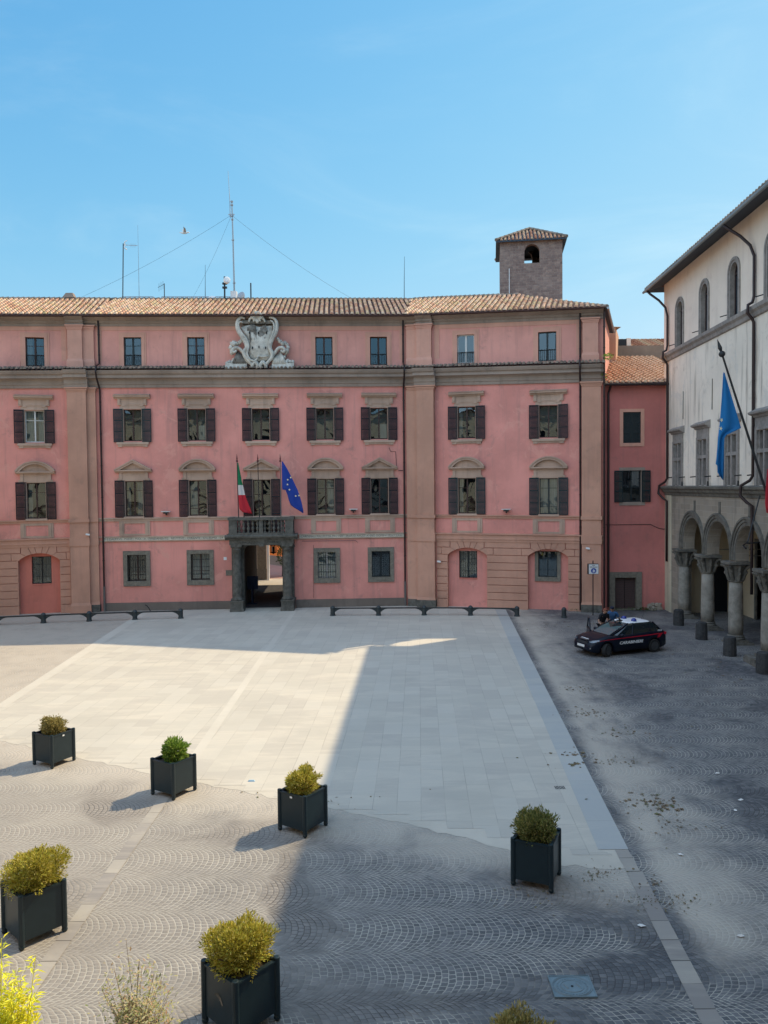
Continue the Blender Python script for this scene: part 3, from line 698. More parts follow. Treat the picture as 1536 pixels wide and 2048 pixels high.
def win3(s, k):
    mb = MB(); reveal(mb, .53, 10.26, 12.16)
    for a in (-1, 1):
        mb.box(*sorted((a*.53, a*.68)), -.035, 0, 10.26, 12.18)
        mb.box(*sorted((a*.66, a*.86)), -.10, 0, 12.42, 12.80); mb.box(*sorted((a*.70, a*.82)), -.13, -.10, 12.5, 12.78)
        mb.box(*sorted((a*.62, a*.88)), -.09, 0, 9.92, 10.06)
    mb.box(-.66, .66, -.05, 0, 12.38, 12.80); mb.box(-.75, .75, -.035, 0, 12.18, 12.38)
    mb.box(-.42, .42, -.075, -.05, 12.44, 12.50)
    for a in (-1, 1): mb.box(*sorted((a*.42, a*.62)), -.075, -.05, 12.34, 12.40)
    mb.box(-.62, .62, -.06, 0, 9.95, 10.06)
    mb.box(-.95, .95, -.13, 0, 10.06, 10.20)
    w_ = mb.build('window', 'trim', pal, pmat(s))
    mb = MB(); mb.sweep([(0, 12.80), (-.12, 12.80), (-.16, 12.87), (-.29, 12.90), (-.29, 12.97), (-.33, 13.0), (0, 13.10)], -1.07, 1.07)
    mb.build('hood', 'trim', w_)
    op = (k == 0)
    casement(w_, .53, 10.26, 12.16, 'whitewood' if op else 'brownwood', (.68,), st=.045)
    if k in (0,): curtain(w_, -.5, -.12, 10.3, 12.1); curtain(w_, .15, .5, 10.3, 12.1)
    if k in (6,): curtain(w_, -.5, -.3, 10.3, 12.1)
    if k in (2, 5): curtain(w_, .08, .5, 10.3, 11.2)
    shutters(w_, .56, 10.2, 2.0, mat='shutterg' if k in (1,) else 'shutter', sd=k+10)
def pediment(kind, z):
    mb = MB(); hw = 1.09
    mb.sweep([(0, z), (-.12, z), (-.16, z+.06), (-.28, z+.08), (-.28, z+.14), (0, z+.16)], -hw, hw)
    z0 = z+.145; h = .60
    if kind == 't':
        o = [(-hw, z0), (0, z0+h), (hw, z0)]; i1 = [(-hw+.30, z0), (0, z0+h-.17), (hw-.30, z0)]
        mb.prism([(-hw+.32, z0), (0, z0+h-.17), (hw-.32, z0)], -.08, 0)
    else:
        r = (hw*hw+h*h)/(2*h); a = math.asin(hw/r); cz = z0+h-r
        o = [(r*math.sin(-a+2*a*t/14), cz+r*math.cos(-a+2*a*t/14)) for t in range(15)]
        hw2, h2 = hw-.24, h-.16; r2 = (hw2*hw2+h2*h2)/(2*h2); a2 = math.asin(hw2/r2); cz2 = z0+h2-r2
        i1 = [(r2*math.sin(-a2+2*a2*t/14), cz2+r2*math.cos(-a2+2*a2*t/14)) for t in range(15)]
        mb.prism(i1, -.08, 0)
    mb.ring(o, i1, -.27, 0)
    def sc(p, q, f): return [(a[0]*f+b[0]*(1-f), a[1]*f+b[1]*(1-f)) for a, b in zip(p, q)]
    mb.ring([(x*1.02, z_+.03) for x, z_ in o], sc(o, i1, .75), -.32, -.02)
    return mb
def win2(s, k, kind, balc=False):
    zb = 4.62 if balc else 5.72
    mb = MB(); reveal(mb, .53, zb, 7.86)
    for a in (-1, 1):
        mb.box(*sorted((a*.53, a*.68)), -.035, 0, zb, 7.88)
        mb.box(*sorted((a*.68, a*.86)), -.10, 0, 7.95, 8.38); mb.box(*sorted((a*.72, a*.95)), -.07, 0, 7.90, 8.03)
        if not balc:
            mb.box(*sorted((a*.62, a*.92)), -.045, 0, 4.56, 5.44); mb.box(*sorted((a*.70, a*.80)), -.08, -.045, 4.56, 5.44)
    mb.box(-.68, .68, -.05, 0, 7.90, 8.38); mb.box(-.5, .5, -.03, 0, 7.86, 7.92)
    if not balc:
        mb.box(-.62, .62, -.045, 0, 4.56, 4.68); mb.box(-.62, .62, -.045, 0, 5.30, 5.44)
        mb.box(-.60, .60, -.14, 0, 5.60, 5.72)
    w_ = mb.build('window', 'trim', pal, pmat(s))
    pediment(kind, 8.38).build('pediment', 'trim', w_)
    casement(w_, .53, zb, 7.86, 'shutterg' if k == 7 else 'brownwood', (.2, .72), st=.045)
    if k == 7: curtain(w_, -.48, .48, 5.75, 7.8)
    if k in (2,): curtain(w_, -.5, -.05, 5.75, 7.8)
    if k in (1, 4): curtain(w_, .12, .5, 5.75, 7.8)
    if k in (0, 1, 6): curtain(w_, -.5, -.28, 5.75, 7.8)
    if balc:
        o = None; shutters(w_, .56, 4.7, 3.2, amp=6, sd=77)
    else: shutters(w_, .56, 5.68, 2.22, mat='shutterg' if k in (6, 7) else 'shutter', sd=k+40)
for k, s in enumerate(allc): win3(s, k)
for k, s in enumerate(allc): win2(s, k, ['a', 't', 'a', 't', 'a', 't', 'a', 'a'][k], k == 3)
for k, s in enumerate(mez):
    mb = MB(); reveal(mb, .52, 14.76, 16.48)
    for e0, e1, y in ((.52, .70, .055), (.70, .80, .03)):
        for a in (-1, 1): mb.box(*sorted((a*e0, a*e1)), -y, 0, 14.5, 16.48+(e0-.52))
        mb.box(-e1, e1, -y, 0, 16.48+e0-.52, 16.48+e1-.52)
    mb.box(-.52, .52, -.05, 0, 14.5, 14.76)
    w_ = mb.build('window', 'tan2', pal, pmat(s))
    casement(w_, .52, 14.76, 16.48, 'whitewood' if k == 5 else 'shutterg' if k in (1, 6) else 'brownwood', (.70,) if k in (1, 2, 0) else (), st=.06, y=.14)
    if k in (0, 2): curtain(w_, -.5, -.2, 14.8, 16.4)
    mb = MB(); n_ = 9
    for i in range(n_+1):
        x = -.5+i/n_; mb.box(x-.011, x+.011, .02, .042, 14.80, 15.42)
    mb.box(-.52, .52, .012, .05, 15.42, 15.45); mb.box(-.52, .52, .015, .047, 14.78, 14.80)
    mb.build('railing', 'iron', w_)
for k, s in enumerate(gw):
    mb = MB(); reveal(mb, .57, 1.8, 3.4)
    for a in (-1, 1): mb.box(*sorted((a*.57, a*.81)), -.07, 0, 1.5, 3.64)
    mb.box(-.57, .57, -.07, 0, 3.4, 3.64); mb.box(-.57, .57, -.075, 0, 1.5, 1.8)
    w_ = mb.build('window', 'surr', pal, pmat(s))
    casement(w_, .57, 1.8, 3.4, ['brownwood', 'brownwood', 'metalg', 'shutterg'][k], (.33,), st=.05, y=.25)
    if k in (1, 2): curtain(w_, -.5, .5, 1.85, 3.35, .34)
    mb = MB()
    if k < 3:
        for i in range(8): x = -.5+i/7; mb.tube([(x, .06, 1.8), (x, .06, 3.4)], .012, 6)
        for z in (2.15, 2.6, 3.05): mb.box(-.57, .57, .045, .075, z-.012, z+.012)
    else:
        for i in range(10): x = -.52+1.04*i/9; mb.box(x-.006, x+.006, .05, .062, 1.8, 3.4)
        for i in range(14): z = 1.85+1.5*i/13; mb.box(-.57, .57, .052, .06, z-.005, z+.005)
    mb.build('grille', 'iron', w_)
for k, (s, h) in enumerate(arch):
    mb = MB()
    wz = (1.78, 3.43) if k < 2 else (1.95, 3.50); ww = .55
    off = (so_(81.5, 1140)-s) if k == 0 else (so_(935, 1130)-s) if k == 1 else (so_(1095, 1130)-s)
    wallgrid(mb, -h-.05, h+.05, -.3, ARZ+.05, [(off-ww, off+ww, wz[0], wz[1])], .25)
    mb.cur = 1
    mb.box(-h-.04, -h, -.095, .25, -.3, ARS+.02); mb.box(h, h+.04, -.095, .25, -.3, ARS+.02)
    n_ = mb.build('blind_arch', ['red' if k == 0 else 'pink', 'tan'], pal, pmat(s))
    mb = MB(); mb.T = T3(off, .25, 0); reveal(mb, ww, wz[0], wz[1], .3); mb.T = None
    mb.box(off-ww, off+ww, .22, .25, wz[0]-.07, wz[0])
    if k == 2:
        for a in (-1, 1): mb.box(*sorted((off+a*ww, off+a*(ww+.2))), .17, .25, wz[0]-.25, wz[1])
        mb.box(off-ww, off+ww, .17, .249, wz[0]-.25, wz[0])
    w_ = mb.build('window', 'surr' if k == 2 else 'red', n_)
    mb = MB(); z0, z1 = wz
    for x in (off-ww, off+ww-.05, off-.03): mb.box(x, x+.05, .40, .45, z0, z1)
    mb.box(off-ww+.05, off+ww-.05, .41, .45, z0, z0+.05); mb.box(off-ww+.05, off+ww-.05, .41, .45, z0+.4, z0+.43); mb.box(off-ww+.05, off+ww-.05, .41, .45, z0+1.15, z0+1.18); mb.box(off-ww+.05, off+ww-.05, .41, .45, z1-.04, z1)
    if k != 2:
        for i in range(8): x = off-ww+.08+i*(2*ww-.16)/7; mb.tube([(x, .30, z0), (x, .30, z1)], .011, 5)
    mb.build('frame', 'shutterg' if k else 'iron', n_)
    mb = MB(); mb.quad((off-ww, .44, z0), (off+ww, .44, z0), (off+ww, .44, z1), (off-ww, .44, z1)); mb.build('pane', 'glass', n_)
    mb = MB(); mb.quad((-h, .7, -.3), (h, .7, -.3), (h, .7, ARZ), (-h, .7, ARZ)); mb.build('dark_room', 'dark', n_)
# --- portal and balcony
PM = pmat(SP)
mb = MB()
mb.box(-1.9, 1.9, -1.12, -.75, 3.97, 4.28); mb.box(-1.9, 1.9, -.20, 0, 3.97, 4.28); mb.box(-1.9, -1.2, -.75, -.2, 3.97, 4.28); mb.box(1.2, 1.9, -.75, -.2, 3.97, 4.28)
mb.box(-.16, .16, -1.16, -1.12, 3.88, 4.28)
mb.sweep([(-.0, 4.28), (-1.18, 4.28), (-1.22, 4.36), (-1.36, 4.42), (-1.38, 4.48), (-1.38, 4.54), (-1.30, 4.58), (0, 4.58)], -2.14, 2.14)
pbuild_ = ent = mb.build('portal', 'portal', pal, PM)
for a in (-1, 1):
    mb = MB()
    c0 = a*1.50
    mb.box(c0-.37, c0+.37, -1.22, -.42, -.1, .62); mb.box(c0-.41, c0+.41, -1.26, -.40, -.1, .16); mb.box(c0-.40, c0+.40, -1.25, -.40, .58, .66)
    mb.box(*sorted((a*1.28, a*1.92)), -.40, 0, -.1, .62); mb.box(*sorted((a*1.24, a*1.96)), -.42, 0, .58, .66)
    mb.box(*sorted((a*1.32, a*1.88)), -.34, 0, .66, 4.05)
    mb.box(*sorted((a*1.28, a*1.92)), -.40, 0, 3.75, 3.85)
    mb.box(c0-.33, c0+.33, -1.13, -.45, 3.86, 3.97); mb.build('pedestal', 'portal', pbuild_)
for a in (-1, 1):
    mb = MB(); prof = [(.34, .66), (.36, .70), (.35, .76), (.29, .80), (.30, .84), (.27, .88), (.275, .9)]
    prof += [(.275-.03*(t/8)**1.5, .9+t*(2.75/8)) for t in range(1, 9)]+[(.28, 3.66), (.28, 3.69), (.25, 3.71), (.26, 3.78), (.33, 3.86)]
    mb.lathe(prof, 20, (a*1.50, -.80, 0)); mb.build('column', 'portal', pbuild_, smooth=True)
mb = MB()
r_ = .38; arcp = [(-1.16, -.1), (-1.16, 3.5)]+[(-1.16+r_-r_*math.cos(t*math.pi/12), 3.5+r_*math.sin(t*math.pi/12)) for t in range(1, 7)]
arcp += [(-x, z) for x, z in reversed(arcp)]
outp = []
for x, z in arcp:
    outp.append((max(-1.32, min(1.32, x*1.14)), z if z < 3.4 else 3.97) if abs(x) > 1.1 else (x, 3.97))
mb.ring(outp, arcp, -.22, .30)
mb.build('door_frame', 'portal', pbuild_)
M['ptext'] = simple('worn_lettering', (.035, .035, .03), .8)
text('PALAZZO', .19, 'ptext', 'lettering', ent, T3(-.66, -1.126, 4.12) @ UP, .004, width=.95)
text('GOVERNO', .19, 'ptext', 'lettering', ent, T3(.68, -1.126, 4.12) @ UP, .004, width=.95)
mb = MB()
for c0, w0 in ((-1.66, .24), (1.66, .24), (0, .12)):
    mb.box(c0-w0, c0+w0, -1.27, -.97, 4.68, 5.46)
for c0 in (-1.80, 1.80): mb.box(c0-.1, c0+.1, -.28, 0, 4.68, 5.46)
mb.box(-1.93, 1.93, -1.30, -.94, 4.58, 4.70); mb.box(-1.95, 1.95, -1.32, -.92, 5.46, 5.62)
for a in (-1, 1): mb.box(*sorted((a*1.66, a*1.93)), -.94, 0, 4.58, 4.70); mb.box(*sorted((a*1.66, a*1.95)), -.92, 0, 5.46, 5.62)
bal = mb.build('balcony', 'portal', pbuild_)
bp = [(r_*1.3, z_) for r_, z_ in [(.075, 0), (.075, .05), (.04, .08), (.035, .14), (.075, .24), (.07, .30), (.03, .38), (.03, .41), (.07, .50), (.075, .56), (.035, .66), (.045, .70), (.075, .73), (.075, .77)]]
mb = MB()
for x in [-1.30+.27*i for i in range(5)]+[.22+.27*i for i in range(5)]: mb.lathe(bp, 8, (x, -1.12, 4.695))
for a in (-1, 1):
    for y in (-.80, -.6, -.4): mb.lathe(bp, 8, (a*1.80, y, 4.695))
mb.build('balusters', 'portal', pbuild_, smooth=True)
# --- roof
RUN, SL, EY, EZ = 5.8, .387, -.82, 17.64
MT = {j: (NIN[j-1]+NIN[j])/(1+NIN[j-1].dot(NIN[j])) for j in (1, 2)}
hipk = .939
for i in range(3):
    a, b = SEG[i]
    def sm0(r, i=i, a=a):
        return a if i == 0 else a+MT[i].dot(DIR[i])*(r+EY)
    def sm1(r, i=i, b=b):
        return b-hipk*(r-.22)-.22+.12 if i == 2 else b+MT[i+1].dot(DIR[i])*(r+EY)
    mb = MB()
    def fr(x, y, z, i=i):
        p = PA[i]+DIR[i]*(x-S[i])+NIN[i]*(y+EY); return (p.x, p.y, z*kk(min(x, S[3])))
    tiles(mb, a-1.5, b+1.5, RUN, SL, smin=sm0, smax=sm1, z0=EZ)
    mb.cur = 1
    mb.add([(sm0(0), 0, EZ), (sm1(0), 0, EZ), (sm1(RUN), RUN, EZ+RUN*SL), (sm0(RUN), RUN, EZ+RUN*SL)], [(0, 1, 2, 3)])
    mb.add([(sm0(0), 0, EZ-.06), (sm1(0), 0, EZ-.06), (sm1(.9), .9, EZ-.02), (sm0(.9), .9, EZ-.02)], [(0, 1, 2, 3)])
    mb.add([(sm0(0), 0, EZ-.06), (sm1(0), 0, EZ-.06), (sm1(0), 0, EZ+.0), (sm0(0), 0, EZ+.0)], [(0, 1, 2, 3)])
    # rear slope
    mb.add([(sm0(RUN), RUN, EZ+RUN*SL), (sm1(RUN), RUN, EZ+RUN*SL), (sm1(RUN), RUN+3.6, EZ+RUN*SL-1.6), (sm0(RUN), RUN+3.6, EZ+RUN*SL-1.6)], [(0, 1, 2, 3)])
    # ridge caps
    mb.cur = 2; x = sm0(RUN)
    while x < sm1(RUN):
        z = EZ+RUN*SL; mb.tube([(x, RUN, z+.02), (x+.34, RUN, z+.05)], [.12, .15], 7); x += .31
    mb.build('roof', ['tilec', 'tiled', 'tileg'], pal, PI, fr)
# gutters lip + hip side
E3 = Vector((PA[3].x, PA[3].y)); sn = Vector((-sd.y, sd.x))
mb = MB()
def fs(x, y, z):
    p = E3+sd*x+sn*(y-.22); return (p.x, p.y, z*.985)
tiles(mb, -1, sdl+.6, RUN, SL, smin=lambda r: .94*(r-.22)-.1, z0=EZ)
mb.cur = 1
mb.add([(-.5, 0, EZ), (sdl+.6, 0, EZ), (sdl+.6, RUN, EZ+RUN*SL), (.94*(RUN-.22), RUN, EZ+RUN*SL)], [(0, 1, 2, 3)])
mb.add([(-.5, 0, EZ-.08), (sdl+.6, 0, EZ-.08), (sdl+.6, .5, EZ+.0), (-.0, .5, EZ+.0)], [(0, 1, 2, 3)])
mb.cur = 2; n_ = 22
for k in range(n_):
    t0, t1 = k/n_, (k+1.1)/n_
    def hp(t): r = RUN*t; return (.94*(r-.22)-.02, r, EZ+r*SL+.10)
    mb.tube([hp(t0), hp(t1)], [.15, .11], 7)
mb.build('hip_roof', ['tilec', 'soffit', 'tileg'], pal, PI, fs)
mb = MB(); mb.tube([fs(-.5, -.06, EZ-.02), fs(sdl+.6, -.06, EZ-.02)], .07, 8); mb.build('gutter', 'metalg', pal, PI)
# tiled ledge on the main cornice
for i in range(3):
    a, b = SEG[i]; mb = MB()
    def fr2(x, y, z): return W(x, y-.74, z)
    tiles(mb, a, b, .78, .30, pitch=.235, course=.4, r=.085, z0=14.46, jit=.035)
    for x0, x1, d in ((La-.12, Lb+.12, .38), (Ra-.12, Rb+.12, .38), (Ea-.1, Eb+.02, .10)):
        if a <= (x0+x1)/2 <= b:
            mb.T = T3(0, -d, -.03); tiles(mb, x0, x1, .6, .2, pitch=.235, course=.4, r=.085, z0=14.46, jit=.035); mb.T = None
    mb.cur = 1; mb.add([(a, .02, 14.46), (b, .02, 14.46), (b, .74, 14.68), (a, .74, 14.68)], [(0, 1, 2, 3)])
    mb.build('tiled_ledge', ['tileg', 'tiled'], pal, PI, fr2)
# downpipes
def dpipe(s, out, mat='pipe', cast=True, jog=True, z0=0):
    pts = [(s, -out-.05, 17.45), (s, -out-.02, 16.9), (s, -out, 14.9)]
    if jog: pts += [(s, -.78-out*.2, 14.62), (s, -.84-out*.2, 14.3), (s, -.70, 13.95), (s, -out, 13.35)]
    pts += [(s, -out, 9), (s, -out, 5), (s, -out, 1.5 if cast else .1)]
    mb = MB(); mb.tube(pts, .055, 8)
    for z in (16.6, 15.4, 12.6, 10.7, 8.8, 6.9, 5.0, 3.1): mb.tube([(s, -out, z-.03), (s, -out, z+.03)], .068, 8)
    if cast: mb.cur = 1; mb.tube([(s, -out, -.05), (s, -out, 1.52)], .072, 8)
    pbuild(mb, 'downpipe', [mat, 'pipeg'], smooth=False)
dpipe(so_(203, 950, .15), .12); dpipe(so_(808.5, 950, .15), .12); dpipe(so_(1160.5, 950, .2), .14, cast=False)
dpipe(S[3]-.02+.06, .30, cast=False, jog=False)
# ================================================================ crest (carved coat of arms on the front)
def crest():
    P0 = PA[1]; sC = so_(521, 690); m = pmat(sC)
    def q(px, py, y=0):     # photo pixel -> local (x, y, z) on the facade plane
        s = so_(px, py); v = vp(px, py, PA[1], NIN[1]); return (s-sC, y, v.z/kk(s))
    K = 180/1536
    def z6(x, y, d): return q(430+x*K, 610+y*K, d)
    mb = MB()
    for a, b in ((190, 560), (975, 1355)):
        p0 = z6(a, 1110, 0); p1 = z6(b, 1015, 0)
        mb.frust(p0[0], p1[0], -.62, 0, p0[2]-.05, p0[0]+.05, p1[0], -.55, 0, p1[2])
    root = mb.build('coat_of_arms', 'marble', pal, m)
    # shield: convex slab
    out = [(440, 390), (590, 350), (760, 385), (900, 370), (1000, 360), (1015, 480), (990, 600), (960, 700), (955, 800), (985, 860), (975, 930), (900, 985), (760, 1000), (680, 985), (600, 930), (575, 840), (600, 760), (580, 680), (560, 610), (500, 510), (455, 440)]
    cx, cz = 760, 690; vs = []; fs = []
    rings = [(1, -.28), (.93, -.46), (.7, -.58), (.35, -.66), (.05, -.68)]
    for f, d in rings:
        for x, y in out: vs.append(z6(cx+(x-cx)*f, cz+(y-cz)*f, d))
    n = len(out)
    for i in range(len(rings)-1):
        for k in range(n): fs.append((i*n+k, i*n+(k+1) % n, (i+1)*n+(k+1) % n, (i+1)*n+k))
    fs.append(tuple(range((len(rings)-1)*n, len(rings)*n)))
    mb = MB(); mb.add(vs, fs)
    mb.add([z6(x, y, -.28) for x, y in out]+[z6(x, y, -.02) for x, y in out], [(k, (k+1) % n, (k+1) % n+n, k+n) for k in range(n)])
    for x, y in ((610, 510), (757, 515), (897, 510), (657, 765), (770, 752), (880, 765)):
        mb.cur = 1; a = z6(x-8, y+20, 0); b = z6(x+8, y-20, 0); mb.box(a[0], b[0], -.69, -.5, a[2], b[2])
    mb.cur = 0
    sh = mb.build('shield', ['marble', 'dark'], root, smooth=False)
    mb = MB()   # dark weather crust on the shield
    for bx, by, sx, sy in ((620, 560, 20, 90), (720, 620, 25, 110), (650, 440, 75, 60), (860, 460, 55, 70), (700, 560, 30, 120), (815, 560, 60, 110), (760, 640, 40, 60)):
        p = z6(bx, by, 0); mb.blob((p[0], -.62, p[2]), sx*K*.0302, .045, sy*K*.0302, bx, .45, 10, 8)
    mb.build('weather_crust', 'marbled', root)
    # scroll frame
    def path(pts, r0, r1, d, mat='marble', nm='scroll', n=8, flat=1):
        P_ = [Vector(z6(x, y, -d if not isinstance(d, (list, tuple)) else -d[i])) for i, (x, y) in enumerate(pts)]
        out_ = []
        for i in range(len(P_)-1):
            a = P_[max(i-1, 0)]; b = P_[i]; c = P_[i+1]; e = P_[min(i+2, len(P_)-1)]
            for t in (0, .25, .5, .75):
                out_.append(.5*((2*b)+(-a+c)*t+(2*a-5*b+4*c-e)*t*t+(-a+3*b-3*c+e)*t**3))
        out_.append(P_[-1]); L = len(out_)
        rr = [r0+(r1-r0)*max(0, math.sin(math.pi*i/(L-1)))**.6 for i in range(L)]
        mb_ = MB(); mb_.tube(out_, rr, n); return mb_.build(nm, mat, root, smooth=True)
    path([(530, 270), (470, 245), (415, 300), (400, 390), (425, 480), (490, 580), (550, 680), (565, 760), (525, 820), (530, 900), (590, 970), (640, 1040), (660, 1095)], .05, .14, .58)
    path([(935, 250), (1010, 255), (1060, 320), (1068, 410), (1050, 500), (1000, 590), (960, 680), (950, 770), (990, 850), (985, 920), (930, 990), (880, 1050), (870, 1095)], .05, .13, .58)
    path([(500, 340), (450, 330), (425, 390), (470, 500), (560, 620), (590, 720), (585, 800), (570, 860), (610, 950), (690, 985), (745, 940), (755, 905), (830, 915), (920, 895)], .03, .065, .66)
    path([(960, 300), (1010, 340), (1025, 430), (1000, 540), (955, 640), (935, 720)], .03, .06, .66)
    # side volutes
    path([(660, 1060), (560, 980), (520, 880), (450, 780), (370, 755), (320, 790), (330, 830), (370, 820), (375, 790)], .05, .095, .5)
    path([(880, 1060), (960, 960), (1020, 860), (1090, 765), (1160, 750), (1200, 790), (1180, 825), (1145, 810), (1150, 785)], .05, .095, .5)
    path([(640, 1100), (700, 1000), (745, 1060), (720, 1110)], .06, .12, .6)
    path([(900, 1100), (840, 1000), (790, 1060), (810, 1110)], .06, .12, .6)
    path([(600, 330), (610, 280), (650, 255), (690, 290), (670, 320)], .04, .075, .6)
    path([(870, 330), (850, 280), (800, 260), (775, 290), (800, 310)], .04, .075, .6)
    # shell
    mb = MB()
    c = z6(738, 285, -.5)
    for k in range(9):
        a = R(20+140*k/8); e = (c[0]+.40*math.cos(a), -.62-.1*math.sin(a), c[2]+.47*math.sin(a))
        mb.tube([(c[0], -.55, c[2]-.08), ((c[0]+e[0])/2, -.66, (c[2]+e[2])/2), e], [.035, .065, .085], 6)
    mb.blob((c[0], -.58, c[2]-.06), .13, .1, .16, 3, .2); mb.build('shell', 'marble', root, smooth=True)
    mb = MB()
    a = z6(480, 345, 0); b = z6(1000, 290, 0); mb.box(a[0], b[0], -.5, -.1, a[2], b[2])
    mb.build('head_slab', 'marbled', root)
    # drapery and garlands at both sides
    rr = random.Random(4)
    for sx, pts in ((-1, [(300, 690), (285, 740), (300, 800), (340, 690), (380, 680), (430, 660), (465, 630), (330, 660), (300, 840), (345, 945), (310, 985), (260, 990), (225, 1010)]),
                    (1, [(1235, 690), (1250, 740), (1235, 800), (1200, 670), (1160, 680), (1110, 640), (1075, 600), (1225, 830), (1190, 900), (1230, 970), (1290, 985), (1330, 985), (1220, 1010)])):
        mb = MB()
        for i, (x, y) in enumerate(pts):
            p = z6(x, y, -.35); mb.blob((p[0], -.32-rr.random()*.12, p[2]), .10+rr.random()*.04, .10, .10+rr.random()*.04, i+sx*9, .35, 8, 6)
            p = z6(x+rr.uniform(-25, 25), y+rr.uniform(-25, 25), -.35); mb.blob((p[0], -.3, p[2]), .075, .08, .075, i+sx*5, .3, 7, 5)
        mb.build('garland', 'marble', root, smooth=True)
        mb = MB()
        for k in range(7):
            x0 = (400 if sx < 0 else 1115)+k*12*(1 if sx < 0 else -1); top = z6(x0, 800+k*12, -.3); bot = z6((340+k*34) if sx < 0 else (1210-k*34), 1030, -.4)
            mid = ((top[0]+bot[0])/2+.04*math.sin(k), -.42, (top[2]+bot[2])/2)
            mb.tube([(top[0], -.25, top[2]), mid, (bot[0], -.48, bot[2])], [.05, .085, .11], 7)
        mb.build('drapery', 'marbled' if sx < 0 else 'marble', root, smooth=True)
crest()
# small fittings on the palazzo front
mb = MB(); a = so_(460, 1145); mb.box(-.25, .25, -.03, 0, 2.05, 2.38); mb.build('plaque', 'surr', pal, pmat(a))
mb = MB(); mb.box(-.09, .09, -.02, 0, 3.0, 3.18); mb.build('house_number', 'white', pal, pmat(so_(450.5, 1120)))
mb = MB(); mb.box(-.12, .12, -.02, 0, 3.0, 3.2); mb.build('house_number', 'white', pal, pmat(so_(2, 1129)))
for x in (333.5, 706.5, 1013):
    mb = MB(); mb.T = T3(0, -.22, 5.98); mb.frust(-.25, .25, -.14, .1, 0, -.27, .27, -.16, .12, .05)
    mb.cur = 1; mb.box(-.15, .15, -.1, .08, -.10, 0); mb.box(-.03, .03, 0, .22, -.2, -.1)
    mb.build('floodlight', ['white', 'iron'], pal, pmat(so_(x, 1030)))
for px, y, z in ((178, -.55, 4.72), (1175.5, -.5, 3.78), (879, -.25, 2.8)):
    mb = MB(); mb.T = T3(0, y, z) @ Matrix.Rotation(R(12), 4, 'Y'); mb.box(-.10, .12, -.06, .05, -.05, .05); mb.cur = 1; mb.tube([(.06, 0, 0), (.06, .3, -.12)], .02, 6)
    mb.build('security_camera', ['white', 'iron'], pal, pmat(so_(px, 1060)))
mb = MB()
def fq(px, py, y=-.02): s_ = so_(px, py); return (s_, y, vp(px, py, PA[1], NIN[1]).z/kk(s_))
mb.tube([fq(778, 895), fq(781, 903), fq(791, 903), fq(793, 932)], .013, 5); mb.tube([fq(604, 1082, -.09), fq(712, 1081, -.09), fq(715, 1085, -.06)], .014, 5)
mb.tube([fq(797, 941), fq(806, 941)], .022, 5); mb.tube([fq(627, 1090), fq(627.5, 1196)], .009, 4)
pbuild(mb, 'cables', 'iron')
mb = MB(); p = at(290, 1212, 46.0); mb.tube([(0, 0, .42), (.12, -.02, .36), (.25, -.05, .2), (.33, -.06, .02)], .025, 6)
tag(mb.build('bent_hose', 'black', mw=T3(p.x, 46.05, 0)), 'short bent black pipe sticking up at the foot of the palace wall', 'pipe')
# ================================================================ link building
LW = 45.05
def Lx(px, Y=LW): return at(px, 1000, Y).x
lk = empty('link_house', (14.3, LW, 0), label='narrow dark pink house with green shutters squeezed between the palace and the arcaded building', cat='house')
LI = Matrix.Translation((-14.3, -LW, 0))
def lz(py, px=1260, Y=LW): return at(px, py, Y).z
x0, x1 = PA[3].x-.1, 17.4
wins = [(Lx(1246), Lx(1281.5), lz(886), lz(824)), (Lx(1245), Lx(1283), lz(1004), lz(941)), (Lx(1229.5), Lx(1272), -.3, lz(1155))]
mb = MB(); wallgrid(mb, x0, x1, -.3, 13.3, wins, 0); mb.cur = 1; wallgrid(mb, x0, x1, -.3, 13.3, [], .5)
M['pinkd'] = plaster('dark_pink_plaster', (.56, .20, .175), .15, (.26, .15, .13), .5)
LT = T3(0, 0, 0)
def lb(mb, nm, mats, par=None): return mb.build(nm, mats, par or lk, (LI @ T3(0, LW, 0)) if par is None else None)
lb(mb, 'wall', ['pinkd', 'dark'])
for i, (a, b, c, d) in enumerate(wins[:2]):
    mb = MB(); mb.T = T3((a+b)/2, 0, 0); hw = (b-a)/2; reveal(mb, hw, c, d, .3)
    for e in (-1, 1): mb.box(*sorted((e*hw, e*(hw+.2))), -.03, 0, c-.2, d+.18)
    mb.box(-hw, hw, -.03, 0, d, d+.18); mb.box(-hw-.0, hw, -.05, 0, c-.2, c)
    w_ = lb(mb, 'window', 'tan2' if i == 0 else 'gray')
    mb = MB(); mb.T = T3((a+b)/2, 0, 0)
    if i == 0:
        for e in (-1, 1):
            o = bpy.data.objects.new('shutter', shutter_mesh(round(d-c, 2), round(hw-.01, 2), 'shutterg')); col.objects.link(o); o.parent = w_
            o.matrix_local = T3((a+b)/2+(0 if e > 0 else -hw), .06, c)
    else:
        h_ = bpy.data.objects.new('mount', None)
        for e in (-1, 1):
            o = bpy.data.objects.new('shutter', shutter_mesh(round(d-c, 2), .5, 'shutterg')); col.objects.link(o); o.parent = w_
            o.matrix_local = T3((a+b)/2+e*hw+(0 if e > 0 else -.5), -.07, c)
        bpy.data.objects.remove(h_)
        mb.box(-.03, .03, .14, .2, c, d); mb.box(-hw, hw, .14, .2, d-.05, d); mb.box(-hw, hw, .14, .2, c, c+.07); mb.build('frame', 'shutterg', w_)
        mb = MB(); mb.quad((a, .18, c), (b, .18, c), (b, .18, d), (a, .18, d)); mb.build('pane', 'glass', w_)
a, b, c, d = wins[2]
mb = MB(); mb.T = T3((a+b)/2, 0, 0); hw = (b-a)/2
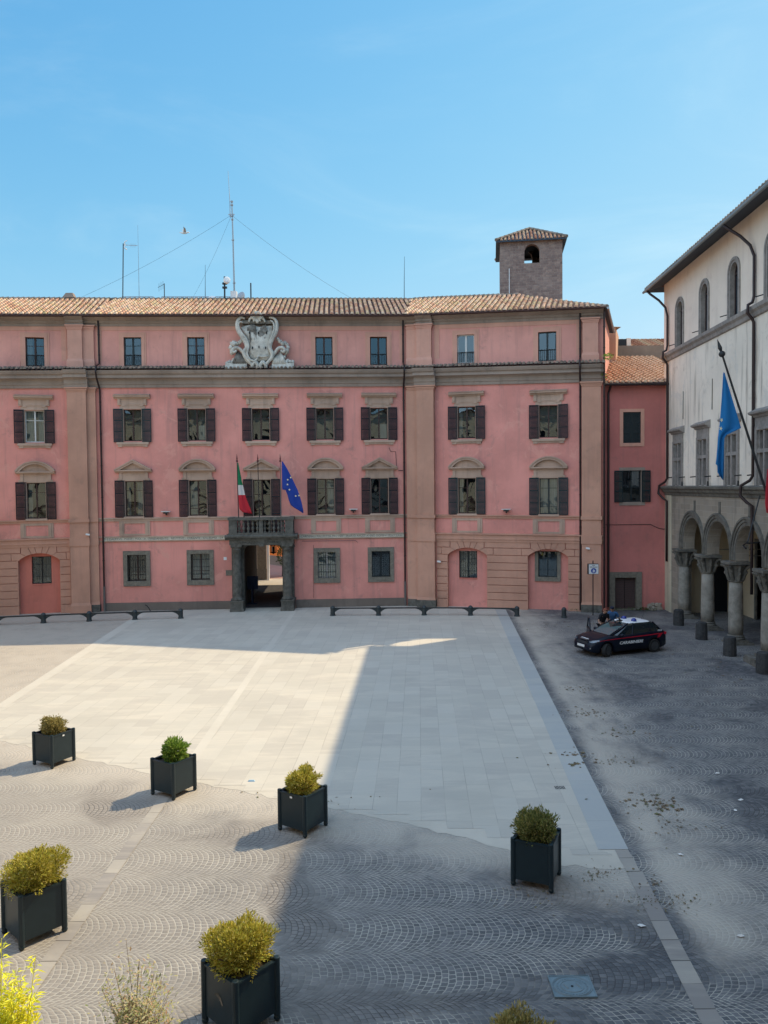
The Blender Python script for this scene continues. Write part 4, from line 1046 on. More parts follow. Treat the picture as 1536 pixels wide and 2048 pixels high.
for e in (-1, 1): mb.box(*sorted((e*hw, e*(hw+.33))), -.08, .25, -.1, d+.33)
mb.box(-hw, hw, -.08, .25, d, d+.33); mb.box(-hw, hw, -.12, .2, -.1, .06)
w_ = lb(mb, 'door_surround', 'surr')
mb = MB(); mb.T = T3((a+b)/2, 0, 0); z = .06; k = 0
while z < d-.1:
    for e in (-1, 1): mb.frust(min(0, e*hw)+.015, max(0, e*hw)-.015, .14, .2, z, min(0, e*hw)+.015, max(0, e*hw)-.015, .16, .2, z+.12)
    z += .14
mb.build('door', 'wood', w_)
mb = MB()    # rubble plaster and weeds at the foot are separate things
L0 = Vector((x0, LW)); 
def fl(x, y, z): return (x, LW+y-.45, z)
mb = MB(); tiles(mb, x0-.2, 18.5, 8.4, .34, pitch=.325, course=.42, r=.105, z0=13.2, jit=.02, merge=True, smax=lambda r: 18.5)
mb.cur = 1; mb.add([(x0-.2, 0, 13.2), (18.5, 0, 13.2), (18.5, 8.4, 13.2+8.4*.34), (x0-.2, 8.4, 13.2+8.4*.34)], [(0, 1, 2, 3)])
mb.add([(x0-.2, 0, 13.1), (18.5, 0, 13.1), (18.5, .5, 13.15), (x0-.2, .5, 13.15)], [(0, 1, 2, 3)])
mb.build('roof', ['tilelink', 'tiled'], lk, LI, fl)
mb = MB(); mb.tube([(x0+.1, -.52, 13.14), (17.0, -.52, 13.12)], .075, 8); mb.tube([(13.15, -.45, 13.1), (13.1, -.12, 12.7), (13.1, -.10, .2)], .07, 8); lb(mb, 'gutter', 'pipe')
mb = MB(); pts = [(x0+.3+i*.25, -.02, 5.02+(.0 if i < 12 else -.28*math.sin(min(1, (i-11)/5)*math.pi*.8))) for i in range(18)]; mb.tube(pts, .016, 5); lb(mb, 'cable', 'iron')
# wall and upper house behind the link roof
bh = empty('rear_house', (15, 54, 0), label='low weathered house with a hipped tile roof and a dark grating, behind the link roof', cat='house')
BI = Matrix.Translation((-15, -54, 0))
Yb = 53.6; zb0, zb1 = at(1270, 720, Yb).z-2, at(1270, 691, Yb).z
mb = MB(); mb.box(at(1208, 700, Yb).x, 22, Yb, Yb+.3, 6, zb1); mb.box(at(1208, 700, Yb).x, at(1208, 700, Yb).x+.3, Yb+.31, Yb+5, 6, zb1); mb.build('wall', 'brown', bh, BI)
mb = MB()
def fb(x, y, z): return (x, Yb+.5+y, z)
tiles(mb, at(1262, 690, Yb).x, 23, 3.2, .36, pitch=.3, course=.4, r=.11, z0=zb1-.1, merge=True)
mb.cur = 1; mb.add([(14.9, 0, zb1-.12), (23, 0, zb1-.12), (23, 3.2, zb1-.12+3.2*.36), (14.9, 3.2, zb1-.12+3.2*.36)], [(0, 1, 2, 3)])
mb.build('roof', ['tile', 'tiled'], bh, BI, fb)
mb = MB(); gx0, gx1 = at(1237, 690, Yb).x, at(1255, 690, Yb).x; gz0, gz1 = at(1246, 695, Yb).z, at(1246, 677, Yb).z
mb.box(gx0, gx1, Yb+.2, Yb+1.4, gz0, gz1); mb.cur = 1; mb.box(gx1, gx1+.28, Yb+.15, Yb+1.4, gz0, gz1+.05); mb.box(gx0-.1, gx0, Yb+.15, Yb+1.4, gz0, gz1+.05)
mb.build('dormer', ['iron', 'cream2'], bh, BI)
ob = empty('orange_house', (14.6, 52, 0), label='small sunlit peach house corner past the side wall of the palace', cat='house')
mb = MB(); xa, xb = at(1219, 690, 51.5).x, at(1229, 690, 51.5).x; za, zb = 12, at(1230, 657, 51.5).z
M['peach'] = plaster('pale_peach_plaster', (.62, .36, .24), .12, (.4, .27, .2), .4)
mb.add([(xa, 51.5, za), (xb, 51.2, za), (xb+1.2, 54.5, za), (xa, 54.5, za), (xa, 51.5, zb), (xb, 51.2, zb), (xb+1.2, 54.5, zb), (xa, 54.5, zb)], [(0, 1, 5, 4), (1, 2, 6, 5), (2, 3, 7, 6), (3, 0, 4, 7), (4, 5, 6, 7)])
mb.build('wall', 'peach', ob, Matrix.Translation((-14.6, -52, 0)))
mb = MB(); mb.frust(xa-.2, xb+.3, 51.0, 54.6, zb, xa+.4, xb+.2, 52.5, 54.4, zb+.35); mb.build('roof', 'tileg', ob, Matrix.Translation((-14.6, -52, 0)))
# ================================================================ stone tower
TY = 60.0; tx0, tx1 = at(1001, 540, TY).x, at(1123.5, 540, TY).x; tz = at(1060, 480, TY).z
tw = empty('stone_tower', ((tx0+tx1)/2, TY, 0), label='square dark stone bell tower with a tiled pyramid roof rising behind the palace', cat='tower')
TI = Matrix.Translation((-(tx0+tx1)/2, -TY, 0)); TWd = tx1-tx0
def blocks():
    n = NT('tufa_blocks'); p = n.obj(); sp = n.n('SeparateXYZ'); n.put(sp.inputs[0], p)
    cb = n.n('CombineXYZ'); n.put(cb.inputs[0], n.ma('ADD', sp.outputs[0], sp.outputs[1])); n.put(cb.inputs[1], sp.outputs[2])
    b = n.n('TexBrick', {'Color1': (.23, .165, .14, 1), 'Color2': (.38, .285, .235, 1), 'Mortar': (.34, .27, .23, 1), 'Scale': 1, 'Mortar Size': .02, 'Mortar Smooth': .4, 'Bias': -.2, 'Brick Width': .42, 'Row Height': .19})
    n.put(b.inputs[0], cb); v = n.noise(p, 3, 7, .7); v2 = n.noise(p, .6, 5)
    c = n.mix(n.ma('MULTIPLY', n.sm(v, .35, .65), .6), b.outputs[0], (.16, .12, .115)); c = n.mix(n.ma('MULTIPLY', n.sm(v2, .45, .7), .4), c, (.36, .28, .24))
    return n.fin(c, .92, n.bump(n.ma('ADD', v, n.ma('MULTIPLY', b.outputs[1], -1)), .6, .05), spec=.15)
M['blocks'] = blocks()
hx = at(1064, 510, TY).x; hw = .58; hz0 = at(1064, 526, TY).z; hz1 = at(1064, 503, TY).z
def towall(mb, nx0, nx1, y, d, hc, hwid, hz0, hz1):
    wallgrid(mb, nx0, nx1, 10, tz, [(hc-hwid, hc+hwid, hz0, hz1+hwid)], y)
    xs = [hc-hwid*math.cos(math.pi*t/12) for t in range(13)]; zs = [hz1+hwid*math.sin(math.pi*t/12) for t in range(13)]
    mb.ring([(x, hz1+hwid+.001) for x in xs], list(zip(xs, zs)), y, y+d)
    mb.quad((hc-hwid, y, hz0), (hc-hwid, y+d, hz0), (hc-hwid, y+d, hz1), (hc-hwid, y, hz1)); mb.quad((hc+hwid, y, hz0), (hc+hwid, y+d, hz0), (hc+hwid, y+d, hz1), (hc+hwid, y, hz1))
    mb.quad((hc-hwid, y, hz0), (hc+hwid, y, hz0), (hc+hwid, y+d, hz0), (hc-hwid, y+d, hz0))
mb = MB(); towall(mb, tx0, tx1, TY, .5, hx, hw, hz0, hz1); wallgrid(mb, tx0+.5, tx1-.5, 10, tz, [(hx-hw, hx+hw, hz0, hz1+hw)], TY+.5)
towall(mb, tx0, tx1, TY+TWd, -.4, hx-.38, .62, hz0-.3, 26.08)
for x in (tx0, tx1): mb.quad((x, TY, 10), (x, TY+TWd, 10), (x, TY+TWd, tz), (x, TY, tz))
mb.quad((tx0, TY, 24.2), (tx1, TY, 24.2), (tx1, TY+TWd, 24.2), (tx0, TY+TWd, 24.2))
mb.build('masonry', 'blocks', tw, TI)
mb = MB(); e = .32; ap = ((tx0+tx1)/2-.1, TY+TWd/2, tz+1.55)
for k in range(4):
    a = [(tx0-e, TY-e), (tx1+e, TY-e), (tx1+e, TY+TWd+e), (tx0-e, TY+TWd+e)]
    p, q = a[k], a[(k+1) % 4]; L = math.hypot(q[0]-p[0], q[1]-p[1]); dx = Vector(((q[0]-p[0])/L, (q[1]-p[1])/L)); ny = Vector((-dx.y, dx.x))
    h2 = L/2; slp = (ap[2]-tz+.05)/h2
    mb.T = Matrix(((dx.x, ny.x, 0, p[0]), (dx.y, ny.y, 0, p[1]), (0, 0, 1, tz-.05), (0, 0, 0, 1)))
    mb.cur = 0; tiles(mb, 0, L, h2, slp, pitch=.29, course=.4, r=.10, smin=lambda r: r, smax=lambda r: L-r)
    mb.cur = 1; mb.add([(0, 0, 0), (L, 0, 0), (h2, h2, h2*slp)], [(0, 1, 2)]); mb.add([(0, 0, -.09), (L, 0, -.09), (L-.35, .35, -.02), (.35, .35, -.02)], [(0, 1, 2, 3)]); mb.add([(0, 0, -.09), (L, 0, -.09), (L, 0, 0), (0, 0, 0)], [(0, 1, 2, 3)])
    mb.cur = 2
    for t in range(8): u = t/8; v = (t+1.1)/8; mb.tube([(h2*u, h2*u, h2*u*slp+.1), (h2*v, h2*v, h2*v*slp+.1)], [.14, .11], 6)
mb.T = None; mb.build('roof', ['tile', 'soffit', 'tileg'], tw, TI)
mb = MB(); cx_ = at(1092, 463, TY+1.8); mb.frust(cx_.x-.22, cx_.x+.22, TY+1.6, TY+2.1, tz+.3, cx_.x-.25, cx_.x+.2, TY+1.55, TY+2.1, cx_.z-.45); mb.build('chimney', 'tileg', tw, TI)
mb = MB(); px_ = at(1019.5, 560, TY-.1); mb.tube([(px_.x, TY-.08, at(1019, 590, TY).z), (px_.x, TY-.08, at(1019, 536, TY).z)], .03, 6); mb.build('conduit', 'white', tw, TI)
tw.rotation_euler = (0, 0, R(-8))
# ================================================================ courtyard seen through the passage
cy = empty('courtyard_house', (-6, 75, 0), label='bright orange house wall glimpsed through the palace passage', cat='house')
CI = Matrix.Translation((6, -75, 0))
mb = MB(); a = at(600, 1100, 72); b = at(541, 1100, 80)
mb.add([(a.x+4, 66, .9), (b.x-2.5, 77.5, .9), (b.x-2.5, 77.5, 9), (a.x+4, 66, 9)], [(0, 1, 2, 3)])
mb.build('wall', 'orange', cy, CI)
mb = MB(); mb.add([(a.x+4, 65.98, 0), (b.x-2.5, 77.48, 0), (b.x-2.5, 77.48, .9), (a.x+4, 65.98, .9)], [(0, 1, 2, 3)]); mb.build('plinth', 'brown', cy, CI)
pr = empty('stone_pier_house', (-10, 61, 0), label='tan stone pier with a white drainpipe seen through the passage', cat='building')
Pm = Matrix.Translation((10, -61, 0)); Yp = 61.5
pa, pb = at(514, 1100, Yp).x, at(532, 1100, Yp).x
mb = MB(); mb.box(pa, pb, Yp, Yp+1.0, .9, 9); mb.cur = 1; mb.box(pa-.03, pb+.03, Yp-.03, Yp+1.0, -.1, .9); mb.cur = 2; mb.box(pa-2.2, pa, Yp-.0, Yp+3, -.1, 9); mb.cur = 2; mb.box(pb, pb+.10, Yp+.02, Yp+.9, -.1, 9)
mb.build('wall', ['surr', 'peperino', 'cream2'], pr, Pm)
xq = at(537.5, 1100, Yp).x; mb = MB(); mb.tube([(xq, Yp-.3, -.05), (xq, Yp-.3, 9)], .09, 8); mb.build('drainpipe', 'white', pr, Pm)
M['court'] = plaster('reddish_paving', (.42, .26, .22), .15, (.3, .2, .17), .4)
sheet('courtyard_paving', 'court', [(-16, 62.3), (-3, 62.3), (-3, 90), (-16, 90)], .01)
def leaves(mb, c, rx, ry, rz, n, ls, rng, flat=.35, top=None, inner=.45, up=.3):
    for _ in range(n):
        while True:
            d = Vector((rng.gauss(0, 1), rng.gauss(0, 1), rng.gauss(0, 1)))
            if d.length > .1: break
        d.normalize()
        rad = inner+(1-inner)*rng.random()**.6
        lump = .82+.42*noise.noise(d*2.3+Vector((c[0], c[1], 1.7)))
        p = Vector((c[0]+d.x*rx*rad*lump, c[1]+d.y*ry*rad*lump, c[2]+d.z*rz*rad*lump))
        if top is not None and p.z < top: continue
        dr = (d+Vector((rng.uniform(-.7, .7), rng.uniform(-.7, .7), rng.uniform(-.3, .9)+up))).normalized()
        sd_ = dr.cross(Vector((rng.uniform(-1, 1), rng.uniform(-1, 1), rng.uniform(-1, 1)))).normalized()
        l = ls*rng.uniform(.7, 1.3); w_ = l*flat
        nn = dr.cross(sd_)
        mb.add([p, p+dr*l*.5+sd_*w_*.5+nn*l*.06, p+dr*l, p+dr*l*.5-sd_*w_*.5+nn*l*.06], [(0, 1, 2, 3)])
M['leafd'] = island('dark_leaves', [(0, (.02, .045, .012)), (.6, (.05, .09, .025)), (1, (.09, .13, .04))], .6, .1, .25)
rg = random.Random(3)
mb = MB(); c = at(560, 1108, 64); leaves(mb, (c.x+.2, 64, c.z), .5, .5, 1.1, 420, .16, rg, .5)
t = empty('courtyard_tree', (c.x+.2, 64, 0), label='small dark tree in the courtyard beyond the passage', cat='tree'); mb.build('crown', 'leafd', t, Matrix.Translation((-c.x-.2, -64, 0)))
mb = MB(); mb.tube([(0, 0, 0), (.03, 0, 1.2), (0, .02, 2.2)], [.07, .05, .03], 6); mb.build('trunk', 'wood', t)
lc = at(546.5, 1098, 54.2); ln = empty('hanging_lantern', lc, label='black wrought iron lantern hanging in the palace passage', cat='lantern')
mb = MB(); mb.lathe([(.02, .55), (.03, .42), (.24, .30), (.26, .26), (.14, .24)], 6); mb.lathe([(.2, -.28), (.22, -.24), (.12, -.2)], 6); mb.lathe([(.02, -.36), (.08, -.3), (.02, -.28)], 6)
for k in range(6): a = k*math.pi/3; mb.tube([(.21*math.cos(a), .21*math.sin(a), -.25), (.21*math.cos(a), .21*math.sin(a), .27)], .022, 5)
mb.tube([(0, 0, .5), (0, 0, 3.85-lc.z)], .02, 5); mb.build('cage', 'iron', ln)
mb = MB(); mb.lathe([(.08, -.2), (.09, .1), (.04, .2)], 8); mb.build('globe', 'rglass', ln)
pz = at(497, 1168, 48.2); mb = MB(); mb.T = T3(0, 0, 0); mb.box(-.04, .04, -.3, .3, .0, 1.4); mb.box(-.35, .35, -.03, .03, .9, 1.75); mb.box(-.3, .3, -.25, .25, 0, .05)
tag(mb.build('notice_stand', 'navy', mw=T3(pz.x+.12, 49.0, 0)), 'dark blue notice stand just inside the left of the palace portal', 'notice stand')
# ================================================================ roof clutter: masts, antennas, rails
def wpt(px, py, Y): v = at(px, py, Y); return (v.x, v.y, v.z)
ZR = 52.0
def wire(a, b, sag=.0, r=.012, n=8):
    a, b = Vector(a), Vector(b); return [(a+(b-a)*t/n)-Vector((0, 0, sag*4*(t/n)*(1-t/n))) for t in range(n+1)]
base = Vector(at(468, 606, ZR)); mast = empty('radio_mast', base, label='tall radio mast with guy wires on the ridge above the coat of arms', cat='mast')
MI = Matrix.Translation(-base)
mb = MB(); mb.tube([wpt(469, 600, ZR), wpt(466, 480, ZR), wpt(463.5, 402, ZR)], [.06, .05, .04], 8)
for y in (403, 410, 432, 439, 480, 566): p = wpt(463.5+(y-403)*.03, y, ZR); mb.lathe([(.09, -.04), (.09, .04)], 8, p)
mb.box(*sorted((wpt(457, 430, ZR)[0], wpt(469, 430, ZR)[0])), ZR-.03, ZR+.03, wpt(460, 430, ZR)[2], wpt(460, 428, ZR)[2])
mb.build('pole', 'metalg', mast, MI)
mb = MB(); mb.tube([wpt(460.5, 435, ZR), wpt(459.5, 400, ZR), wpt(456, 342, ZR)], [.03, .022, .012], 6); mb.build('whip_antenna', 'metalg', mast, MI)
for i, (x1_, y1_, Y1) in enumerate(((157, 597, 51), (383, 600, 55), (707, 599, 52.5))):
    mb = MB(); mb.tube(wire(wpt(463, 430, ZR), wpt(x1_, y1_, Y1), .25), .007, 4); mb.build('guy_wire', 'iron', mast, MI)
mb = MB(); mb.frust(*[wpt(462, 600, ZR)[0], wpt(474, 600, ZR)[0]], ZR-.2, ZR+.2, base.z-.3, wpt(462, 600, ZR)[0], wpt(474, 600, ZR)[0], ZR-.15, ZR+.2, wpt(468, 583, ZR)[2]); mb.build('base_block', 'white', mast, MI)
def thing(nm, px, py, Y, lab, cat_, parts, grp=None):
    b = Vector(at(px, py, Y)); e = empty(nm, b, label=lab, cat=cat_, group=grp)
    for pn, mt, m_ in parts: m_.build(pn, mt, e, Matrix.Translation(-b))
m1 = MB(); m1.tube([wpt(245.5, 604, ZR), wpt(246.5, 487, ZR)], .035, 6)
m2 = MB(); m2.tube([wpt(246, 490, ZR), wpt(275, 491, ZR)], .018, 5)
for x in (262, 266, 270): m2.tube([wpt(x, 487, ZR), wpt(x, 495, ZR)], .010, 4)
m3 = MB(); m3.tube([wpt(254, 481, ZR), wpt(249, 484, ZR-.1), wpt(250, 490, ZR), wpt(249, 496, ZR-.1), wpt(254, 499, ZR)], .035, 6)
thing('television_antenna', 246, 604, ZR, 'tall thin mast with a horizontal yagi antenna, leftmost on the ridge', 'antenna', [('pole', 'iron', m1), ('boom', 'metalg', m2), ('reflector', 'white', m3)])
m1 = MB(); m1.tube([wpt(278.5, 604, ZR+1), wpt(277, 520, ZR+1), wpt(275.5, 450, ZR+1)], [.022, .014, .008], 5)
thing('whip_aerial', 278, 604, ZR+1, 'very thin whip aerial just right of the yagi antenna mast', 'antenna', [('rod', 'metalg', m1)])
m1 = MB(); m1.tube([wpt(329, 606, ZR), wpt(328.5, 567, ZR)], .03, 6); m2 = MB(); m2.tube([wpt(316, 575, ZR), wpt(329, 568, ZR)], .015, 5)
for x, y in ((318, 575), (322, 572), (326, 570)): m2.tube([wpt(x, y-8, ZR), wpt(x, y+8, ZR)], .009, 4)
thing('television_antenna', 329, 606, ZR, 'short antenna with upright rods between the two ridge railings', 'antenna', [('pole', 'iron', m1), ('boom', 'iron', m2)])
m1 = MB(); m1.tube([wpt(410.5, 605, ZR+2), wpt(410.5, 580, ZR+2), wpt(410.5, 530, ZR+2)], [.03, .02, .01], 5)
thing('whip_aerial', 410, 605, ZR+2, 'thin grey aerial behind the long ridge railing', 'antenna', [('rod', 'iron', m1)])
m1 = MB(); m1.tube([wpt(502, 605, ZR), wpt(501.5, 566, ZR)], .045, 6)
thing('short_post', 502, 605, ZR, 'plain dark post on the ridge right of the radio mast', 'post', [('rod', 'iron', m1)])
m1 = MB(); m1.tube([wpt(808.5, 602, ZR), wpt(808.5, 560, ZR), wpt(809, 513, ZR)], [.025, .02, .01], 5)
thing('whip_aerial', 808, 602, ZR, 'lone thin aerial on the ridge between the coat of arms and the tower', 'antenna', [('rod', 'iron', m1)])
m1 = MB(); m1.tube([wpt(449.5, 606, ZR-.5), wpt(449, 553, ZR-.5)], .055, 8); m2 = MB()
p = Vector(wpt(453, 562, ZR-.7)); m2.lathe([(.05, .0), (.22, .02), (.22, .2), (.12, .22)], 12); m2.T = None
m2.v = [tuple(Matrix.Rotation(R(75), 3, 'X') @ Matrix.Rotation(R(25), 3, 'Y') @ Vector(v)+p) for v in m2.v]
m3 = MB()
for y in (567, 575, 602): q_ = wpt(449, y, ZR-.55); m3.box(q_[0]-.14, q_[0]+.16, ZR-.6, ZR-.45, q_[2]-.06, q_[2]+.06)
thing('relay_antenna', 449, 606, ZR-.5, 'white drum relay antenna on a thick pole left of the radio mast', 'antenna', [('pole', 'iron', m1), ('drum', 'white', m2), ('clamp', 'iron', m3)])
m1 = MB(); p = Vector(at(424, 602, ZR)); m1.lathe([(.0, -.10), (.16, -.07), (.3, .0), (.36, .08)], 16)
m1.v = [tuple(Matrix.Rotation(R(65), 3, 'X') @ Vector(v)+p) for v in m1.v]; thing('satellite_dish', 424, 606, ZR, 'white satellite dish poking above the ridge by the railing', 'dish', [('dish', 'white', m1)])
m1 = MB(); p = Vector(at(482, 596, ZR+.3)); m1.lathe([(.0, -.10), (.2, -.07), (.36, .0), (.42, .08)], 16)
m1.v = [tuple(Matrix.Rotation(R(70), 3, 'X') @ Matrix.Rotation(R(-35), 3, 'Y') @ Vector(v)+p) for v in m1.v]; thing('satellite_dish', 482, 606, ZR, 'tilted dish right against the white base block of the radio mast', 'dish', [('dish', 'metalg', m1)])
for x0_, x1_, lb_ in ((244, 307, 'short iron railing on the ridge by the yagi mast'), (323, 470, 'long iron railing on the ridge left of the radio mast')):
    m1 = MB(); Yq = ZR+1.2; m1.tube([wpt(x0_, 593.5, Yq), wpt(x1_, 593.5, Yq)], .025, 5); m1.tube([wpt(x0_, 604, Yq), wpt(x1_, 604, Yq)], .02, 5); m2 = MB(); x = x0_
    while x <= x1_: m2.tube([wpt(x, 593.5, Yq), wpt(x, 606, Yq)], .012, 4); x += 4
    thing('roof_railing', x0_, 606, Yq, lb_, 'railing', [('rails', 'metalg', m1), ('pickets', 'metalg', m2)])
p = at(141, 600, 51); m1 = MB(); m1.box(p.x-.36, p.x+.3, 50.7, 51.2, p.z-.5, p.z+.15); m1.frust(p.x-.40, p.x+.36, 50.65, 51.25, p.z+.1, p.x-.22, p.x+.22, 50.8, 51.1, p.z+.42); thing('chimney_stack', 141, 604, 51, 'stubby brick chimney with a tile cap on the left of the ridge', 'chimney', [('stack', 'tileg', m1)])
# gull and roof pigeons
def bird(name, c, sz, mat, lab, fly=False, rz=0, grp=None):
    e = empty(name, c, rz, label=lab, cat='bird', group=grp); b = MB()
    b.tube([(-.5*sz, 0, .02*sz), (-.32*sz, 0, 0), (0, 0, 0), (.28*sz, 0, .05*sz), (.4*sz, 0, .12*sz), (.52*sz, 0, .12*sz), (.62*sz, 0, .10*sz)], [.02*sz, .07*sz, .13*sz, .10*sz, .075*sz, .07*sz, .01*sz], 8)
    if not fly: b.tube([(0, .04*sz, -.1*sz), (0, .04*sz, -.3*sz)], .015*sz, 4); b.tube([(0, -.04*sz, -.1*sz), (0, -.04*sz, -.3*sz)], .015*sz, 4)
    b.build('body', mat, e, smooth=True)
    if fly:
        for s_, up_ in ((1, .55), (-1, .25)):
            q = MB(); st_ = [(.0, .16, .02), (.5, .13, .0), (.95, .1, -.06), (1.3, .02, -.2)]
            vs = []
            for t, ch, sw in st_:
                for dx, dz in ((ch, 0), (-ch, 0), (0, .03)): vs.append(((dx+sw+.05)*sz, s_*(.05+t)*sz*.75, (t*up_+dz+.03)*sz))
            fs_ = []
            for i in range(3):
                for k in range(3): fs_.append((3*i+k, 3*i+(k+1) % 3, 3*i+3+(k+1) % 3, 3*i+3+k))
            fs_ += [(0, 1, 2), (9, 10, 11)]; q.add(vs, fs_); q.build('wing', 'gullwing', e)
M['gullwing'] = simple('gull_wing', (.42, .42, .42), .8)
bird('gull', at(368, 466, 40), .46, 'white', 'grey and white gull flying over the palace roof', True, R(20))
bird('pigeon', at(741, 600, 52), .33, 'iron', 'dark pigeon standing on the ridge, left one of two', rz=R(200), grp='pigeons on the ridge')
bird('pigeon', at(759, 599, 52), .33, 'iron', 'dark pigeon standing on the ridge, right one of two', rz=R(160), grp='pigeons on the ridge')
bird('pigeon', at(661, 601, 52), .3, 'iron', 'small dark pigeon alone on the ridge right of the crest', rz=R(20), grp='pigeons on the ridge')
# ================================================================ arcaded building on the right
CO = Vector((16.5, 45.4)); ad = Vector((-.05, -1)).normalized(); an = Vector((-ad.y, ad.x))   # an points into the building
if an.x < 0: an = -an
def AM(x=0, y=0, z=0):
    p = CO+ad*x+an*y; return Matrix(((ad.x, an.x, 0, p.x), (ad.y, an.y, 0, p.y), (0, 0, 1, z), (0, 0, 0, 1)))
M['peel'] = plaster('peeling_white_plaster', (.55, .50, .38), .15, (.3, .27, .2), .6, .4, 1, (.2, .17, .15))
M['grstone'] = stone('grey_window_stone', (.27, .245, .225), .25, 5, .4)
M['colstone'] = stone('column_stone', (.27, .25, .215), .3, 3, .3)
M['guttergrey'] = simple('grey_gutter', (.22, .25, .26), .6, .2)
M['redfin'] = simple('dull_red_finial', (.12, .03, .03), .6)
ar = empty('arcaded_building', (CO.x, CO.y, 0), label='cream plastered building with arched windows above a grey stone column arcade', cat='building')
AI = Matrix.Translation((-CO.x, -CO.y, 0)) @ AM()
def aw(px, py):    # pixel -> (x along, z) on the face
    v = vp(px, py, CO, an); return ((Vector((v.x, v.y))-CO).dot(ad), v.z)
def ab(mb, nm, mats, par=None, smooth=False): return mb.build(nm, mats, par or ar, AI if par is None else None, None, smooth)
LEN = 52
COLS = [3.1, 6.62, 10.12, 13.55, 17.0, 20.4, 23.8]
AW = [(aw(1360, 640)[0], 17.65), (aw(1409.5, 600)[0], 17.65), (aw(1469, 560)[0], 17.65), (14.0, 17.65), (17.8, 17.65), (21.6, 17.65)]
CW = [aw(1357, 920)[0], aw(1406.5, 920)[0], aw(1464.5, 920)[0], aw(1530, 920)[0], 17.9, 21.7]
ah = .44; azt = 16.95
def arcwall(mb, x0, x1, z0, z1, ars, y, d):    # wall with arched openings (xc, hw, zbottom, zspring)
    wallgrid(mb, x0, x1, z0, z1, [(c-h, c+h, b, s+h*r) for c, h, b, s, r in ars], y)
    for c, h, b, s, r in ars:
        xs = [c-h*math.cos(math.pi*t/16) for t in range(17)]; zs = [s+h*r*math.sin(math.pi*t/16) for t in range(17)]
        mb.ring([(x, s+h*r+.0005) for x in xs], list(zip(xs, zs)), y, y+d)
        for e in (-1, 1): mb.quad((c+e*h, y, b), (c+e*h, y+d, b), (c+e*h, y+d, s), (c+e*h, y, s))
mb = MB()
arcwall(mb, 0, LEN, 14.6, 19.0, [(c, ah, 14.92, azt, 1) for c, _ in AW], 0, .35)
mb.cur = 1; wallgrid(mb, 0, LEN, 7.05, 14.6, [(c-.62, c+.62, 7.3, 9.6) for c in CW], 0)
mb.cur = 2; wallgrid(mb, 0, LEN, 7, 19, [], .6)
mb.cur = 0; mb.quad((0, 0, 6.9), (0, 14, 6.9), (0, 14, 19), (0, 0, 19)); mb.quad((0, 0, -.3), (0, 14, -.3), (0, 14, 6.9), (0, 0, 6.9)); mb.quad((0, 14, 0), (LEN, 14, 0), (LEN, 14, 19), (0, 14, 19)); mb.quad((LEN, 0, -.3), (LEN, 14, -.3), (LEN, 14, 19), (LEN, 0, 19))
ab(mb, 'upper_wall', ['cream2', 'cream', 'dark'])
# end strip of peeling plaster
mb = MB(); mb.box(0, 1.45, -.035, 0, -.2, 6.8); ab(mb, 'corner_strip', 'peel')
def blk():
    n = NT('grey_ashlar'); p = n.pos(); sp = n.n('SeparateXYZ'); n.put(sp.inputs[0], p); cb = n.n('CombineXYZ'); n.put(cb.inputs[0], n.ma('ADD', sp.outputs[1], sp.outputs[0])); n.put(cb.inputs[1], sp.outputs[2])
    b = n.n('TexBrick', {'Color1': (.26, .22, .175, 1), 'Color2': (.36, .305, .24, 1), 'Mortar': (.42, .37, .31, 1), 'Scale': 1, 'Mortar Size': .008, 'Mortar Smooth': .3, 'Bias': 0, 'Brick Width': .8, 'Row Height': .30})
    n.put(b.inputs[0], cb); v = n.noise(p, 1.6, 8, .7, .5); v2 = n.noise(n.scale(p, (1.5, 1.5, .2)), 1.3, 6, .7)
    c = n.mix(n.ma('MULTIPLY', n.sm(v, .35, .65), .45), b.outputs[0], (.30, .275, .24)); c = n.mix(n.ma('MULTIPLY', n.sm(v2, .5, .7), .55), c, (.115, .105, .095))
    return n.fin(c, .9, n.bump(n.ma('ADD', v, n.ma('MULTIPLY', b.outputs[1], -.6)), .5, .03), spec=.2)
M['ashlar'] = blk()
# ground storey stone wall with arches
ars = []
for a, b in zip(COLS, COLS[1:]):
    ars.append(((a+b)/2, (b-a)/2-.34, -.3, 4.15, 1))
ars = [(c, h, 3.80, sp_, r) for c, h, b, sp_, r in ars]
mb = MB(); TH = .60
arcwall(mb, 1.45, COLS[-1]+.34, 3.80, 6.78, ars, 0, TH)
mb.box(COLS[-1]+.34, LEN, 0, TH, -.3, 6.78); mb.box(1.45, COLS[0]-.1, 0.002, TH, -.3, 3.80)
for c in COLS: mb.box(c-.34, c+.34, .003, TH, 3.797, 3.85)
ab(mb, 'arcade_wall', 'ashlar')
for (c, h, b, s_, r) in ars:       # archivolt mouldings
    mb = MB(); N_ = 20
    for e0, e1, y in ((.02, .17, .03), (.17, .30, .075), (.30, .40, .12)):
        def cur(e): return [(c-h-e, 3.86)]+[(c-(h+e)*math.cos(math.pi*t/N_), s_+(h+e)*math.sin(math.pi*t/N_)) for t in range(N_+1)]+[(c+h+e, 3.86)]
        mb.ring(cur(min(e1, .40)), cur(e0), -y, 0)
    ab(mb, 'archivolt', 'peperino')
